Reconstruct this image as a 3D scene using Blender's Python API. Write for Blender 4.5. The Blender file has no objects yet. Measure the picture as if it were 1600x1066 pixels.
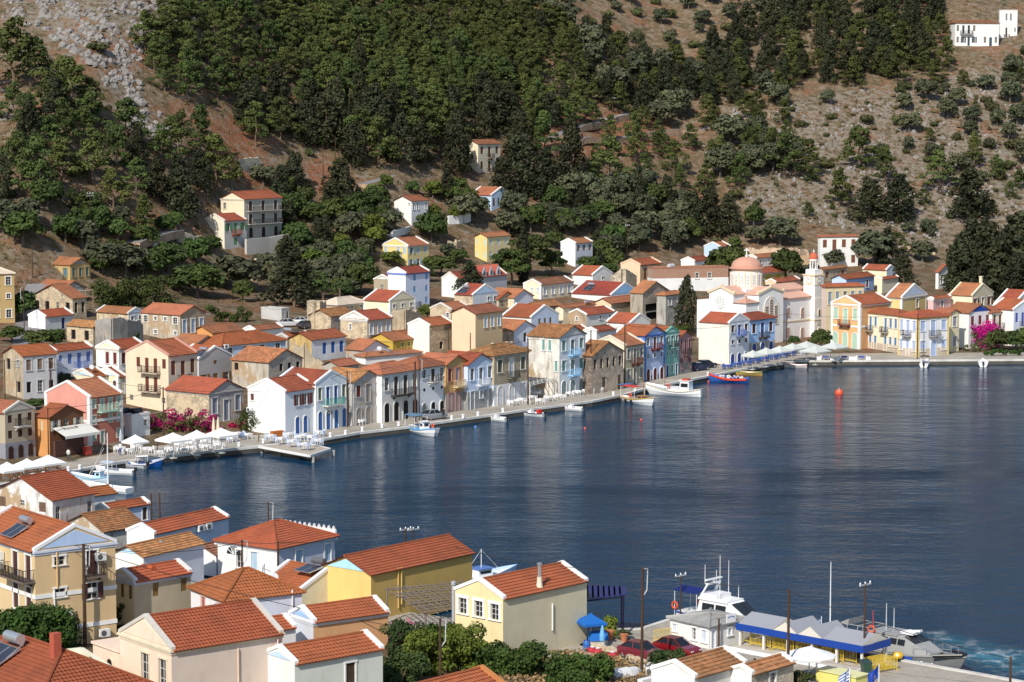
# Harbour town under a wooded hill -- everything is built in metres: water at z = 0, camera at the origin 47 m up looking +Y.
import bpy, math, random
from math import radians as RAD, sin, cos, tan, sqrt, pi
from mathutils import Vector, noise as MN
V = Vector
random.seed(7)
sc = bpy.context.scene
COL = sc.collection
# ------------------------------------------------------------------ camera
H, FPX, PITCH = 46.7, 3900.0, RAD(5.61)
CP, SP = cos(PITCH), sin(PITCH)
cam_d = bpy.data.cameras.new('camera'); cam = bpy.data.objects.new('camera', cam_d); COL.objects.link(cam)
cam.location = (0, 0, H); cam.rotation_euler = (pi/2 - PITCH, 0, 0)
cam_d.sensor_width = 36; cam_d.lens = 36*FPX/1600; cam_d.clip_start = 1; cam_d.clip_end = 12000
sc.camera = cam

def ray(px, py):
    u, v = (px-800)/FPX, (533-py)/FPX
    return V((u, CP+v*SP, -SP+v*CP))
def at_z(px, py, z):                                    # the point where the sight line meets height z
    d = ray(px, py); k = (z-H)/d.z
    return V((d.x*k, d.y*k, z))
def at_y(px, py, y):
    d = ray(px, py); k = y/d.y
    return V((d.x*k, y, H+d.z*k))
def pix(p):
    yc = p[1]*SP+(p[2]-H)*CP; dp = p[1]*CP-(p[2]-H)*SP
    return 800+FPX*p[0]/dp, 533-FPX*yc/dp
def z_above(p, py):                                     # height over p seen at picture row py
    v = (533-py)/FPX
    return H+p[1]*(v*CP-SP)/(CP+v*SP)

# ------------------------------------------------------------------ lie of the land
QZ = .8
FAR_Q = [(-700,900),(-300,830),(-100,785),(10,756),(65,746),(120,735),(160,727),(200,720),(250,714.5),(325,705),(400,698),(482,690),(512,685),(562,676),(640,667),(685,660),(750,651),(825,640),(925,627),
         (975,617),(1010,607),(1105,588),(1162,577),(1245,564),(1350,563.5),(1431,563),(1600,562),(2300,560)]
NEAR_Q = [(-700,780),(-100,793),(0,815),(200,880),(450,930),(700,965),(930,985),(1000,983),(1046,968),(1064,966.5),(1120,977),(1180,988.5),(1280,1007),(1377,1026),(1600,1066),(1900,1122),(2600,1300)]
FQ = [at_z(x, y, QZ) for x, y in FAR_Q]
NQ = [at_z(x, y, QZ) for x, y in NEAR_Q]
def lerp_poly(P, x):
    if x <= P[0].x: return P[0].y
    for a, b in zip(P, P[1:]):
        if x <= b.x: return a.y+(b.y-a.y)*(x-a.x)/max(1e-6, b.x-a.x)
    return P[-1].y
def far_shore(x): return lerp_poly(FQ, x)
NQm = [NQ[0]]
for p in NQ[1:]:
    if p.x > NQm[-1].x+.2: NQm.append(p)
def near_shore(x): return lerp_poly(NQm, x)
def tz_far(x, y):
    t = y-far_shore(x)
    z = .72+.038*max(0., t-10)
    T0 = 190-40*min(1, max(0, x/55))
    if t > T0:
        s = t-T0
        z += (.40*s*s/70 if s < 35 else .40*(s-17.5))
        a = min(1, s/30)
        z += a*(1.6*MN.noise(V((x/22, y/22, 3.1)))+.7*MN.noise(V((x/7, y/7, 9.7)))+.25*MN.noise(V((x/2.6, y/2.6, 1.7))))
    else:
        z += .10*MN.noise(V((x/6, y/6, 1.)))*min(1, max(0, (t-12)/10))
    return z
def tz_near(x, y):
    s = near_shore(x)-y
    return .72+.05*max(0, s-16)+.10*max(0, s-75)+.12*MN.noise(V((x/4, y/4, 5.)))*min(1, max(0, (s-14)/6))
def on_far(px, py, up=0.):
    d = ray(px, py); k = 255.; f = None
    while k < 1500:
        x, y, z = d.x*k, d.y*k, H+d.z*k
        if y > far_shore(x)-1 and z-up <= tz_far(x, y): break
        k += 3
    a, b = k-3, k
    for _ in range(14):
        m = (a+b)/2
        if H+d.z*m-up <= tz_far(d.x*m, d.y*m): b = m
        else: a = m
    return V((d.x*b, d.y*b, tz_far(d.x*b, d.y*b)))
def on_near(px, py):
    d = ray(px, py); k = 100.
    while k < 300 and H+d.z*k > tz_near(d.x*k, d.y*k): k += 1
    a, b = k-1, k
    for _ in range(14):
        m = (a+b)/2
        if H+d.z*m <= tz_near(d.x*m, d.y*m): b = m
        else: a = m
    return V((d.x*b, d.y*b, tz_near(d.x*b, d.y*b)))
def on_quay(px, py): return at_z(px, py, QZ)

# ------------------------------------------------------------------ materials
MATS = {}
def newmat(name):
    m = bpy.data.materials.new(name); m.use_nodes = True
    nt = m.node_tree; b = nt.nodes['Principled BSDF']
    return m, nt, b
def N(nt, t, **kw):
    n = nt.nodes.new(t)
    for k, v in kw.items():
        if k.startswith('i_'): n.inputs[k[2:]].default_value = v
        else: setattr(n, k, v)
    return n
def L(nt, a, ao, b, bi): nt.links.new(a.outputs[ao], b.inputs[bi])
def c4(c): return (c[0], c[1], c[2], 1)
def mixc(nt, fac, a, b, blend='MIX'):
    n = nt.nodes.new('ShaderNodeMix'); n.data_type = 'RGBA'; n.blend_type = blend
    for sock, val in ((n.inputs[0], fac), (n.inputs[6], a), (n.inputs[7], b)):
        if isinstance(val, (int, float)): sock.default_value = val
        elif isinstance(val, tuple): sock.default_value = c4(val)
        else: nt.links.new(val, sock)
    return n.outputs[2]
def ramp(nt, src, p0, p1, c0=(0,0,0), c1=(1,1,1)):
    r = nt.nodes.new('ShaderNodeValToRGB'); r.color_ramp.elements[0].position = p0; r.color_ramp.elements[1].position = p1
    r.color_ramp.elements[0].color = c4(c0); r.color_ramp.elements[1].color = c4(c1)
    nt.links.new(src, r.inputs[0]); return r.outputs[0]
def bump(nt, b, src, strength, dist):
    n = nt.nodes.new('ShaderNodeBump'); n.inputs['Strength'].default_value = strength; n.inputs['Distance'].default_value = dist
    nt.links.new(src, n.inputs['Height']); nt.links.new(n.outputs[0], b.inputs['Normal'])
def tex(nt, scale, detail=4, rough=.6, coord='Object', vec=None):
    n = N(nt, 'ShaderNodeTexNoise'); n.inputs['Scale'].default_value = scale; n.inputs['Detail'].default_value = detail; n.inputs['Roughness'].default_value = rough
    if vec is None:
        tc = nt.nodes.new('ShaderNodeTexCoord'); vec = tc.outputs[coord]
    nt.links.new(vec, n.inputs['Vector']); return n.outputs['Fac']
def sc3(c, k): return (min(1, c[0]*k), min(1, c[1]*k), min(1, c[2]*k))
def mul_vec(nt, s):
    tc = nt.nodes.new('ShaderNodeTexCoord'); m = nt.nodes.new('ShaderNodeMapping'); m.inputs['Scale'].default_value = s
    nt.links.new(tc.outputs['Object'], m.inputs['Vector']); return m.outputs['Vector']
def mat(kind, c, rough=.85):
    key = (kind, c, rough)
    if key in MATS: return MATS[key]
    m, nt, b = newmat(kind+'_%d' % len(MATS))
    b.inputs['Roughness'].default_value = rough; b.inputs['Specular IOR Level'].default_value = .2
    if kind == 'plain':
        f = tex(nt, 1.7, 3)
        nt.links.new(mixc(nt, f, sc3(c, .9), sc3(c, 1.06)), b.inputs['Base Color'])
    elif kind == 'plaster':                              # painted render: faint blotches, rain streaks
        f = tex(nt, .45, 5); s = tex(nt, 1, 3, .55, vec=mul_vec(nt, (1.3, 1.3, .30)))
        a = mixc(nt, ramp(nt, f, .3, .75), sc3(c, .90), sc3(c, 1.05))
        nt.links.new(mixc(nt, ramp(nt, s, .56, .86), a, (c[0]*.84, c[1]*.82, c[2]*.79)), b.inputs['Base Color'])
        bump(nt, b, tex(nt, 14, 3), .25, .02)
    elif kind == 'weath':                                # old render with stains and patches fallen off
        f = tex(nt, .5, 7, .68); s = tex(nt, 1, 4, .6, vec=mul_vec(nt, (1.6, 1.6, .3))); g = tex(nt, .22, 6, .7)
        a = mixc(nt, ramp(nt, f, .42, .62), sc3(c, .74), sc3(c, 1.05))
        a = mixc(nt, ramp(nt, s, .54, .72), a, (c[0]*.42, c[1]*.38, c[2]*.33))
        nt.links.new(mixc(nt, ramp(nt, g, .54, .60), a, (.40, .29, .18)), b.inputs['Base Color'])
        bump(nt, b, f, .5, .06)
    elif kind == 'stone':                                # rubble masonry
        tc = nt.nodes.new('ShaderNodeTexCoord'); mp = N(nt, 'ShaderNodeMapping'); mp.inputs['Scale'].default_value = (1.7, 1.7, 2.4)
        L(nt, tc, 'Object', mp, 'Vector')
        v = N(nt, 'ShaderNodeTexVoronoi'); L(nt, mp, 'Vector', v, 'Vector'); v.inputs['Scale'].default_value = 1.0
        e = N(nt, 'ShaderNodeTexVoronoi', feature='DISTANCE_TO_EDGE'); L(nt, mp, 'Vector', e, 'Vector'); e.inputs['Scale'].default_value = 1.0
        bw = N(nt, 'ShaderNodeSeparateColor'); L(nt, v, 'Color', bw, 'Color')
        a = mixc(nt, bw.outputs[0], sc3(c, .55), sc3(c, 1.28))
        a = mixc(nt, ramp(nt, e.outputs['Distance'], .02, .10, (1,1,1), (0,0,0)), a, sc3(c, .62))
        g = tex(nt, .3, 6, .7)
        nt.links.new(mixc(nt, ramp(nt, g, .45, .62), a, (c[0]*1.12, c[1]*1.08, c[2]*1.02)), b.inputs['Base Color'])
        bump(nt, b, e.outputs['Distance'], .6, .12)
    elif kind in ('tile', 'oldtile'):
        tc = nt.nodes.new('ShaderNodeTexCoord'); mp = N(nt, 'ShaderNodeMapping'); mp.inputs['Scale'].default_value = (3.2, 2.6, 1)
        L(nt, tc, 'UV', mp, 'Vector')
        fl = N(nt, 'ShaderNodeVectorMath', operation='FLOOR'); L(nt, mp, 'Vector', fl, 0)
        wn = N(nt, 'ShaderNodeTexWhiteNoise', noise_dimensions='3D'); L(nt, fl, 'Vector', wn, 'Vector')
        old = kind == 'oldtile'
        a = mixc(nt, wn.outputs['Value'], sc3(c, .62 if old else .89), sc3(c, 1.35 if old else 1.09))
        g = tex(nt, .35, 6, .7); w = tex(nt, 1.3, 5, .7)
        a = mixc(nt, ramp(nt, g, .44, .72), a, (c[0]*.66, c[1]*.74, c[2]*.82))
        a = mixc(nt, ramp(nt, w, .60 if not old else .52, .78), a, (.34, .22, .13) if old else (.30, .12, .075))
        nt.links.new(a, b.inputs['Base Color'])
        oi = N(nt, 'ShaderNodeObjectInfo'); hv = N(nt, 'ShaderNodeHueSaturation')
        mr = N(nt, 'ShaderNodeMapRange'); mr.inputs['To Min'].default_value = .80; mr.inputs['To Max'].default_value = 1.12; L(nt, oi, 'Random', mr, 'Value')
        L(nt, mr, 'Result', hv, 'Value'); mr2 = N(nt, 'ShaderNodeMapRange'); mr2.inputs['To Min'].default_value = .498; mr2.inputs['To Max'].default_value = .514
        rr = N(nt, 'ShaderNodeMath', operation='FRACT'); r2 = N(nt, 'ShaderNodeMath', operation='MULTIPLY'); L(nt, oi, 'Random', r2, 0); r2.inputs[1].default_value = 7.3
        L(nt, r2, 0, rr, 0); L(nt, rr, 0, mr2, 'Value'); L(nt, mr2, 'Result', hv, 'Hue')
        nt.links.new(a, hv.inputs['Color']); L(nt, hv, 'Color', b, 'Base Color')
        wv = N(nt, 'ShaderNodeTexWave'); wv.inputs['Scale'].default_value = 1.05; L(nt, tc, 'UV', wv, 'Vector')
        bump(nt, b, wv.outputs['Fac'], .55, .07); b.inputs['Roughness'].default_value = .8
    elif kind == 'shutter':
        f = tex(nt, 2.5, 3); wv = N(nt, 'ShaderNodeTexWave', bands_direction='Z'); wv.inputs['Scale'].default_value = 3.2
        tc = nt.nodes.new('ShaderNodeTexCoord'); L(nt, tc, 'Object', wv, 'Vector')
        nt.links.new(mixc(nt, f, sc3(c, .8), sc3(c, 1.1)), b.inputs['Base Color']); bump(nt, b, wv.outputs['Fac'], .6, .03)
        b.inputs['Roughness'].default_value = .6
    elif kind == 'glass':
        b.inputs['Base Color'].default_value = c4(c); b.inputs['Roughness'].default_value = .12; b.inputs['Specular IOR Level'].default_value = .5
    elif kind == 'metal':
        b.inputs['Base Color'].default_value = c4(c); b.inputs['Metallic'].default_value = .75; b.inputs['Roughness'].default_value = .38
    elif kind == 'paint':
        f = tex(nt, 3, 3); nt.links.new(mixc(nt, f, sc3(c, .92), sc3(c, 1.04)), b.inputs['Base Color'])
        b.inputs['Roughness'].default_value = .35; b.inputs['Specular IOR Level'].default_value = .45
    elif kind == 'carpaint':
        b.inputs['Base Color'].default_value = c4(c); b.inputs['Roughness'].default_value = .25; b.inputs['Coat Weight'].default_value = .6
    elif kind == 'concrete':
        f = tex(nt, .35, 7, .7); g = tex(nt, 2.2, 5, .6)
        a = mixc(nt, ramp(nt, f, .35, .7), sc3(c, .72), sc3(c, 1.1)); nt.links.new(mixc(nt, ramp(nt, g, .55, .8), a, sc3(c, .6)), b.inputs['Base Color'])
        bump(nt, b, g, .3, .03)
    elif kind == 'cloth':
        f = tex(nt, .8, 3); nt.links.new(mixc(nt, f, sc3(c, .93), sc3(c, 1.05)), b.inputs['Base Color']); b.inputs['Roughness'].default_value = .95
    elif kind == 'brick':
        br = N(nt, 'ShaderNodeTexBrick'); br.inputs['Scale'].default_value = 2.5; br.inputs['Color1'].default_value = c4(c); br.inputs['Color2'].default_value = c4(sc3(c, .7)); br.inputs['Mortar'].default_value = (.45, .38, .30, 1)
        tc = nt.nodes.new('ShaderNodeTexCoord'); mp = N(nt, 'ShaderNodeMapping'); mp.inputs['Rotation'].default_value = (pi/2, 0, 0); L(nt, tc, 'Object', mp, 'Vector'); L(nt, mp, 'Vector', br, 'Vector')
        nt.links.new(br.outputs['Color'], b.inputs['Base Color'])
    elif kind == 'leaf':
        at = N(nt, 'ShaderNodeAttribute', attribute_name='tone'); oi = N(nt, 'ShaderNodeObjectInfo')
        a = mixc(nt, at.outputs['Fac'], sc3(c, .66), (c[0]*1.38, c[1]*1.32, c[2]*1.1))
        hv = N(nt, 'ShaderNodeHueSaturation'); mr = N(nt, 'ShaderNodeMapRange'); mr.inputs['To Min'].default_value = .47; mr.inputs['To Max'].default_value = .525; L(nt, oi, 'Random', mr, 'Value'); L(nt, mr, 'Result', hv, 'Hue')
        m2 = N(nt, 'ShaderNodeMath', operation='MULTIPLY'); m2.inputs[1].default_value = 9.7; L(nt, oi, 'Random', m2, 0)
        fr = N(nt, 'ShaderNodeMath', operation='FRACT'); L(nt, m2, 0, fr, 0); mr2 = N(nt, 'ShaderNodeMapRange'); mr2.inputs['To Min'].default_value = .75; mr2.inputs['To Max'].default_value = 1.22; L(nt, fr, 0, mr2, 'Value'); L(nt, mr2, 'Result', hv, 'Value')
        nt.links.new(a, hv.inputs['Color']); L(nt, hv, 'Color', b, 'Base Color'); b.inputs['Roughness'].default_value = .75
        b.inputs['Specular IOR Level'].default_value = .15
    MATS[key] = m
    return m
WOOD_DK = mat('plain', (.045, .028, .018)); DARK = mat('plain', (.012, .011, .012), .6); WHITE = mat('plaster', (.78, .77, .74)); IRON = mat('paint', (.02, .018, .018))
GLASS = mat('glass', (.02, .025, .03)); STEEL = mat('metal', (.55, .56, .58)); CONC = mat('concrete', (.42, .40, .37)); POLE = mat('plain', (.07, .04, .026)); WHITEP = mat('paint', (.80, .80, .79))

# ------------------------------------------------------------------ mesh builder
class MB:
    def __init__(s): s.v, s.f, s.m, s.uv = [], [], [], {}
    def face(s, pts, mi=0, uv=None):
        n = len(s.v); s.v += [tuple(p) for p in pts]; s.f.append(tuple(range(n, n+len(pts)))); s.m.append(mi)
        if uv: s.uv[len(s.f)-1] = uv
    def box(s, x0, x1, y0, y1, z0, z1, mi=0, fn=None):
        P = [(x0,y0,z0),(x1,y0,z0),(x1,y1,z0),(x0,y1,z0),(x0,y0,z1),(x1,y0,z1),(x1,y1,z1),(x0,y1,z1)]
        s.hexa([fn(*p) for p in P] if fn else P, mi)
    def hexa(s, P, mi=0):
        n = len(s.v); s.v += [tuple(p) for p in P]
        for q in ((0,3,2,1),(4,5,6,7),(0,1,5,4),(1,2,6,5),(2,3,7,6),(3,0,4,7)):
            s.f.append(tuple(n+i for i in q)); s.m.append(mi)
    def bar(s, p, q, w, h=None, mi=0):
        p, q = V(p), V(q); d = (q-p)
        if d.length < 1e-6: return
        d.normalize(); a = d.cross(V((0,0,1)))
        if a.length < 1e-3: a = V((1,0,0))
        a.normalize(); c = a.cross(d); h = h or w; a *= w/2; c *= h/2
        s.hexa([p-a-c, q-a-c, q+a-c, p+a-c, p-a+c, q-a+c, q+a+c, p+a+c], mi)
    def tube(s, p, q, r0, r1=None, n=8, mi=0, caps=True):
        p, q = V(p), V(q); r1 = r0 if r1 is None else r1; d = (q-p).normalized(); a = d.orthogonal().normalized(); b = d.cross(a); k = len(s.v)
        for c, r in ((p, r0), (q, r1)):
            for i in range(n):
                t = 2*pi*i/n; s.v.append(tuple(c+a*(r*cos(t))+b*(r*sin(t))))
        for i in range(n):
            j = (i+1) % n; s.f.append((k+i, k+j, k+n+j, k+n+i)); s.m.append(mi)
        if caps: s.f.append(tuple(k+n+i for i in range(n))); s.m.append(mi); s.f.append(tuple(k+n-1-i for i in range(n))); s.m.append(mi)
    def rings(s, R, mi=0, closed=True, cap0=True, cap1=True):  # loft through lists of points
        k = len(s.v); n = len(R[0])
        for r in R: s.v += [tuple(p) for p in r]
        for i in range(len(R)-1):
            for j in range(n if closed else n-1):
                a, b = k+i*n+j, k+i*n+(j+1) % n; s.f.append((a, b, b+n, a+n)); s.m.append(mi)
        if cap0: s.f.append(tuple(k+n-1-i for i in range(n))); s.m.append(mi)
        if cap1: s.f.append(tuple(k+(len(R)-1)*n+i for i in range(n))); s.m.append(mi)
    def lathe(s, prof, c=(0,0,0), n=12, mi=0):
        s.rings([[(c[0]+r*cos(2*pi*i/n), c[1]+r*sin(2*pi*i/n), c[2]+z) for i in range(n)] for r, z in prof], mi)
    def mesh(s, name, mats, smooth=False):
        me = bpy.data.meshes.new(name); me.from_pydata(s.v, [], s.f)
        for m in mats: me.materials.append(m)
        if len(mats) > 1: me.polygons.foreach_set('material_index', s.m)
        if s.uv:
            u = me.uv_layers.new(name='UVMap').data
            for i, p in enumerate(me.polygons):
                if i in s.uv:
                    for li, q in zip(p.loop_indices, s.uv[i]): u[li].uv = q
        if smooth: me.polygons.foreach_set('use_smooth', [True]*len(me.polygons))
        me.update(); return me
    def build(s, name, mats, parent=None, smooth=False, loc=None, rz=None):
        if not isinstance(mats, (list, tuple)): mats = [mats]
        return obj(name, s.mesh(name, mats, smooth), parent, loc, rz)
def obj(name, me, parent=None, loc=None, rz=None):
    o = bpy.data.objects.new(name, me); COL.objects.link(o)
    if parent: o.parent = parent
    if loc is not None: o.location = loc
    if rz: o.rotation_euler = (0, 0, rz)
    return o
def tag(o, label, cat, group=None, kind='thing'):
    o['label'] = label; o['category'] = cat; o['kind'] = kind
    if group: o['group'] = group
    return o
def thing(name, label, cat, loc, rz=0, group=None):
    o = obj(name, None, None, loc, rz); o.empty_display_size = .3
    return tag(o, label, cat, group)
def struct(o, kind='structure'): o['kind'] = kind; return o
def dup(root, loc, rz=0, label=None, scale=None):        # a thing, its parts and their sub-parts
    r = root.copy(); COL.objects.link(r); r.location = loc; r.rotation_euler = (0, 0, rz)
    if label: r['label'] = label
    if scale: r.scale = scale
    for ch in list(root.children):
        c = ch.copy(); COL.objects.link(c); c.parent = r
        for g in ch.children:
            d = g.copy(); COL.objects.link(d); d.parent = c
    return r
# ------------------------------------------------------------------ houses
WCACHE = {}
def cached(key, make):
    if key not in WCACHE: WCACHE[key] = make()
    return WCACHE[key]
def arch_pts(w, h, n=8):                                # outline of a round-headed opening, bottom-left round to bottom-right
    r = w/2
    return [(-r, 0)]+[(-r*cos(pi*i/n), h-r+r*sin(pi*i/n)) for i in range(n+1)]+[(r, 0)]
def frame_mesh(w, h, col, bw, arch=False):
    def mk():
        b = MB()
        if arch:
            O, I = arch_pts(w+2*bw, h+bw), arch_pts(w, h)
            for (x0,z0),(x1,z1),(u0,v0),(u1,v1) in zip(O, O[1:], I, I[1:]):
                b.hexa([(x0,.02,z0),(x1,.02,z1),(u1,.02,v1),(u0,.02,v0),(x0,-.09,z0),(x1,-.09,z1),(u1,-.09,v1),(u0,-.09,v0)])
        else:
            b.box(-w/2-bw, -w/2, -.06, .03, -.02, h); b.box(w/2, w/2+bw, -.06, .03, -.02, h)
            b.box(-w/2-bw-.04, w/2+bw+.04, -.09, .03, h, h+bw); b.box(-w/2-bw-.06, w/2+bw+.06, -.13, .03, -.10, -.02)
        return b.mesh('frame', [mat('plaster', col)])
    return cached(('fr', round(w,2), round(h,2), col, bw, arch), mk)
def leaf_mesh(w, h, col):                               # one shutter leaf with rails
    def mk():
        b = MB(); b.box(0, w, -.02, .02, 0, h)
        for z in (0, h*.46, h-.09): b.box(.0, w, -.035, -.02, z, z+.09)
        return b.mesh('shutter', [mat('shutter', col)])
    return cached(('lf', round(w,2), round(h,2), col), mk)
def pane_mesh(st, w, h, sh):
    def mk():
        b = MB(); mats = [GLASS]
        if st in 'sdDq':
            mats = [mat('shutter', sh), DARK]
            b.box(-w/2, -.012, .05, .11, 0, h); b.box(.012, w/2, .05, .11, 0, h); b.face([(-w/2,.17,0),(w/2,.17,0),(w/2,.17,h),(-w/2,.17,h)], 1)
            for z in (0, h*.48, h-.1):
                b.box(-w/2, -.012, .03, .05, z, z+.1); b.box(.012, w/2, .03, .05, z, z+.1)
        elif st in 'bB':
            mats = [DARK]; b.face([(-w/2,.2,0),(w/2,.2,0),(w/2,.2,h),(-w/2,.2,h)])  # bare opening: a near-black sheet stands for the unlit inside
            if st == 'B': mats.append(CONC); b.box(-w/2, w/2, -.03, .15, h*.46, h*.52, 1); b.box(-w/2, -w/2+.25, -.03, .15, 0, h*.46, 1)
        elif st in 'aA':
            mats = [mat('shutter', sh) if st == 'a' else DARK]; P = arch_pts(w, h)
            b.rings([[(x, .02, z) for x, z in P], [(x, -.03, z) for x, z in P]])
            if st == 'a': b.box(-.015, .015, -.05, -.03, 0, h-.05); b.box(-w/2, w/2, -.05, -.03, h-w/2-.04, h-w/2+.04)
        elif st == 'r':
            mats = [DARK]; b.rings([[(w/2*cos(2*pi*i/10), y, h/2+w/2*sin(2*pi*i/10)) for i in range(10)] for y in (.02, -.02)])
        else:                                           # glazed: o O g G k
            mats = [GLASS, mat('paint', sh if st in 'gG' else (.6,.58,.54))]
            b.face([(-w/2,.14,0),(w/2,.14,0),(w/2,.14,h),(-w/2,.14,h)])
            b.box(-.03, .03, .09, .135, 0, h, 1)
            for z in ((h*.33, h*.66) if st != 'k' else (h*.5,)): b.box(-w/2, w/2, .10, .135, z-.02, z+.02, 1)
            for x in (-w/2, w/2-.05): b.box(x, x+.05, .09, .135, 0, h, 1)
        return b.mesh('window', mats)
    return cached(('pn', st, round(w,2), round(h,2), sh), mk)
def railing(bw, dp, col, parent, loc, rz, step=.16):
    def mk():
        b = MB(); hh = .95
        for z in (hh, .12):
            b.bar((-bw/2,-dp,z), (bw/2,-dp,z), .045); b.bar((-bw/2,-dp,z), (-bw/2,0,z), .045); b.bar((bw/2,-dp,z), (bw/2,0,z), .045)
        n = max(3, int(bw/step)); m = max(2, int(dp/step))
        for i in range(n+1): b.bar((-bw/2+bw*i/n,-dp,0), (-bw/2+bw*i/n,-dp,hh), .028 if i % 4 else .05)
        for i in range(1, m):
            for sx in (-1, 1): b.bar((sx*bw/2,-dp*i/m,0), (sx*bw/2,-dp*i/m,hh), .028)
        return b.mesh('railing', [mat('paint', col)])
    return obj('railing', cached(('rl', round(bw,2), dp, col), mk), parent, loc, rz)
def balcony(root, bw, col, rail, loc, rz, dp=.95):
    def mk():
        b = MB(); b.box(-bw/2-.06, bw/2+.06, -dp-.06, -.005, -.14, 0)
        for x in (-bw*.38, bw*.38):
            b.hexa([(x-.07,-.6,-.16),(x+.07,-.6,-.16),(x+.07,-.005,-.6),(x-.07,-.005,-.6),(x-.07,-.6,-.142),(x+.07,-.6,-.142),(x+.07,-.005,-.142),(x-.07,-.005,-.142)])
        return b.mesh('balcony', [mat('plain', col)])
    o = obj('balcony', cached(('bl', round(bw,2), dp, col), mk), root, loc, rz)
    railing(bw, dp, rail, o, (0,0,0), 0)
    return o

class House: pass
HOUSES = []
def lay(xA, xB, xC, yE, yB, th, near):
    base = (on_near if near else on_far)(xB, yB)
    ze = z_above(base, yE)
    c, s = cos(th), sin(th); dpt = base.y*CP-(ze-H)*SP
    u = (xC-800)/FPX; W = (u*dpt-base.x)/(c-u*s*CP)
    u = (xA-800)/FPX; D = (u*dpt-base.x)/(-s-u*c*CP)
    return base, ze-base.z, W, D
def strips(b, P0, P1, Q0, Q1, step, mi=0):
    P0, P1, Q0, Q1 = V(P0), V(P1), V(Q0), V(Q1)
    e = (P1-P0); n = e.cross(Q0-P0 if (Q0-P0).length > .01 else Q1-P0).normalized()
    if n.z < 0: n = -n
    E = e.normalized(); sl = ((Q0+Q1)/2-(P0+P1)/2).length; K = max(2, int(sl/step))
    up, lo = n*(.085 if step < .4 else .085), n*.02
    for k in range(K):
        a, c = k/K, (k+1)/K
        A0, A1, C0, C1 = P0.lerp(Q0, a), P1.lerp(Q1, a), P0.lerp(Q0, c), P1.lerp(Q1, c)
        uv = [((p-P0).dot(E), sl*(a if i < 2 else c)-(.01 if i > 1 else 0)) for i, p in enumerate((A0, A1, C1, C0))]
        b.face([A0+up, A1+up, C1+lo, C0+lo], mi, uv)
        b.face([A0+(lo if k else -lo), A1+(lo if k else -lo), A1+up, A0+up], mi, [uv[0], uv[1], uv[1], uv[0]])
    b.face([P0-lo*2, P1-lo*2, Q1-lo*2, Q0-lo*2], mi, [(0,0)]*4)
TILE = {'new': ('tile', (.385,.105,.050)), 'red': ('tile', (.40,.112,.062)), 'mid': ('tile', (.44,.168,.092)), 'old': ('oldtile', (.43,.185,.085)), 'brown': ('oldtile', (.33,.14,.085)), 'crim': ('tile', (.35,.070,.055)), 'pale': ('plaster', (.66,.56,.45)), 'grey': ('concrete', (.36,.35,.33))}

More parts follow.
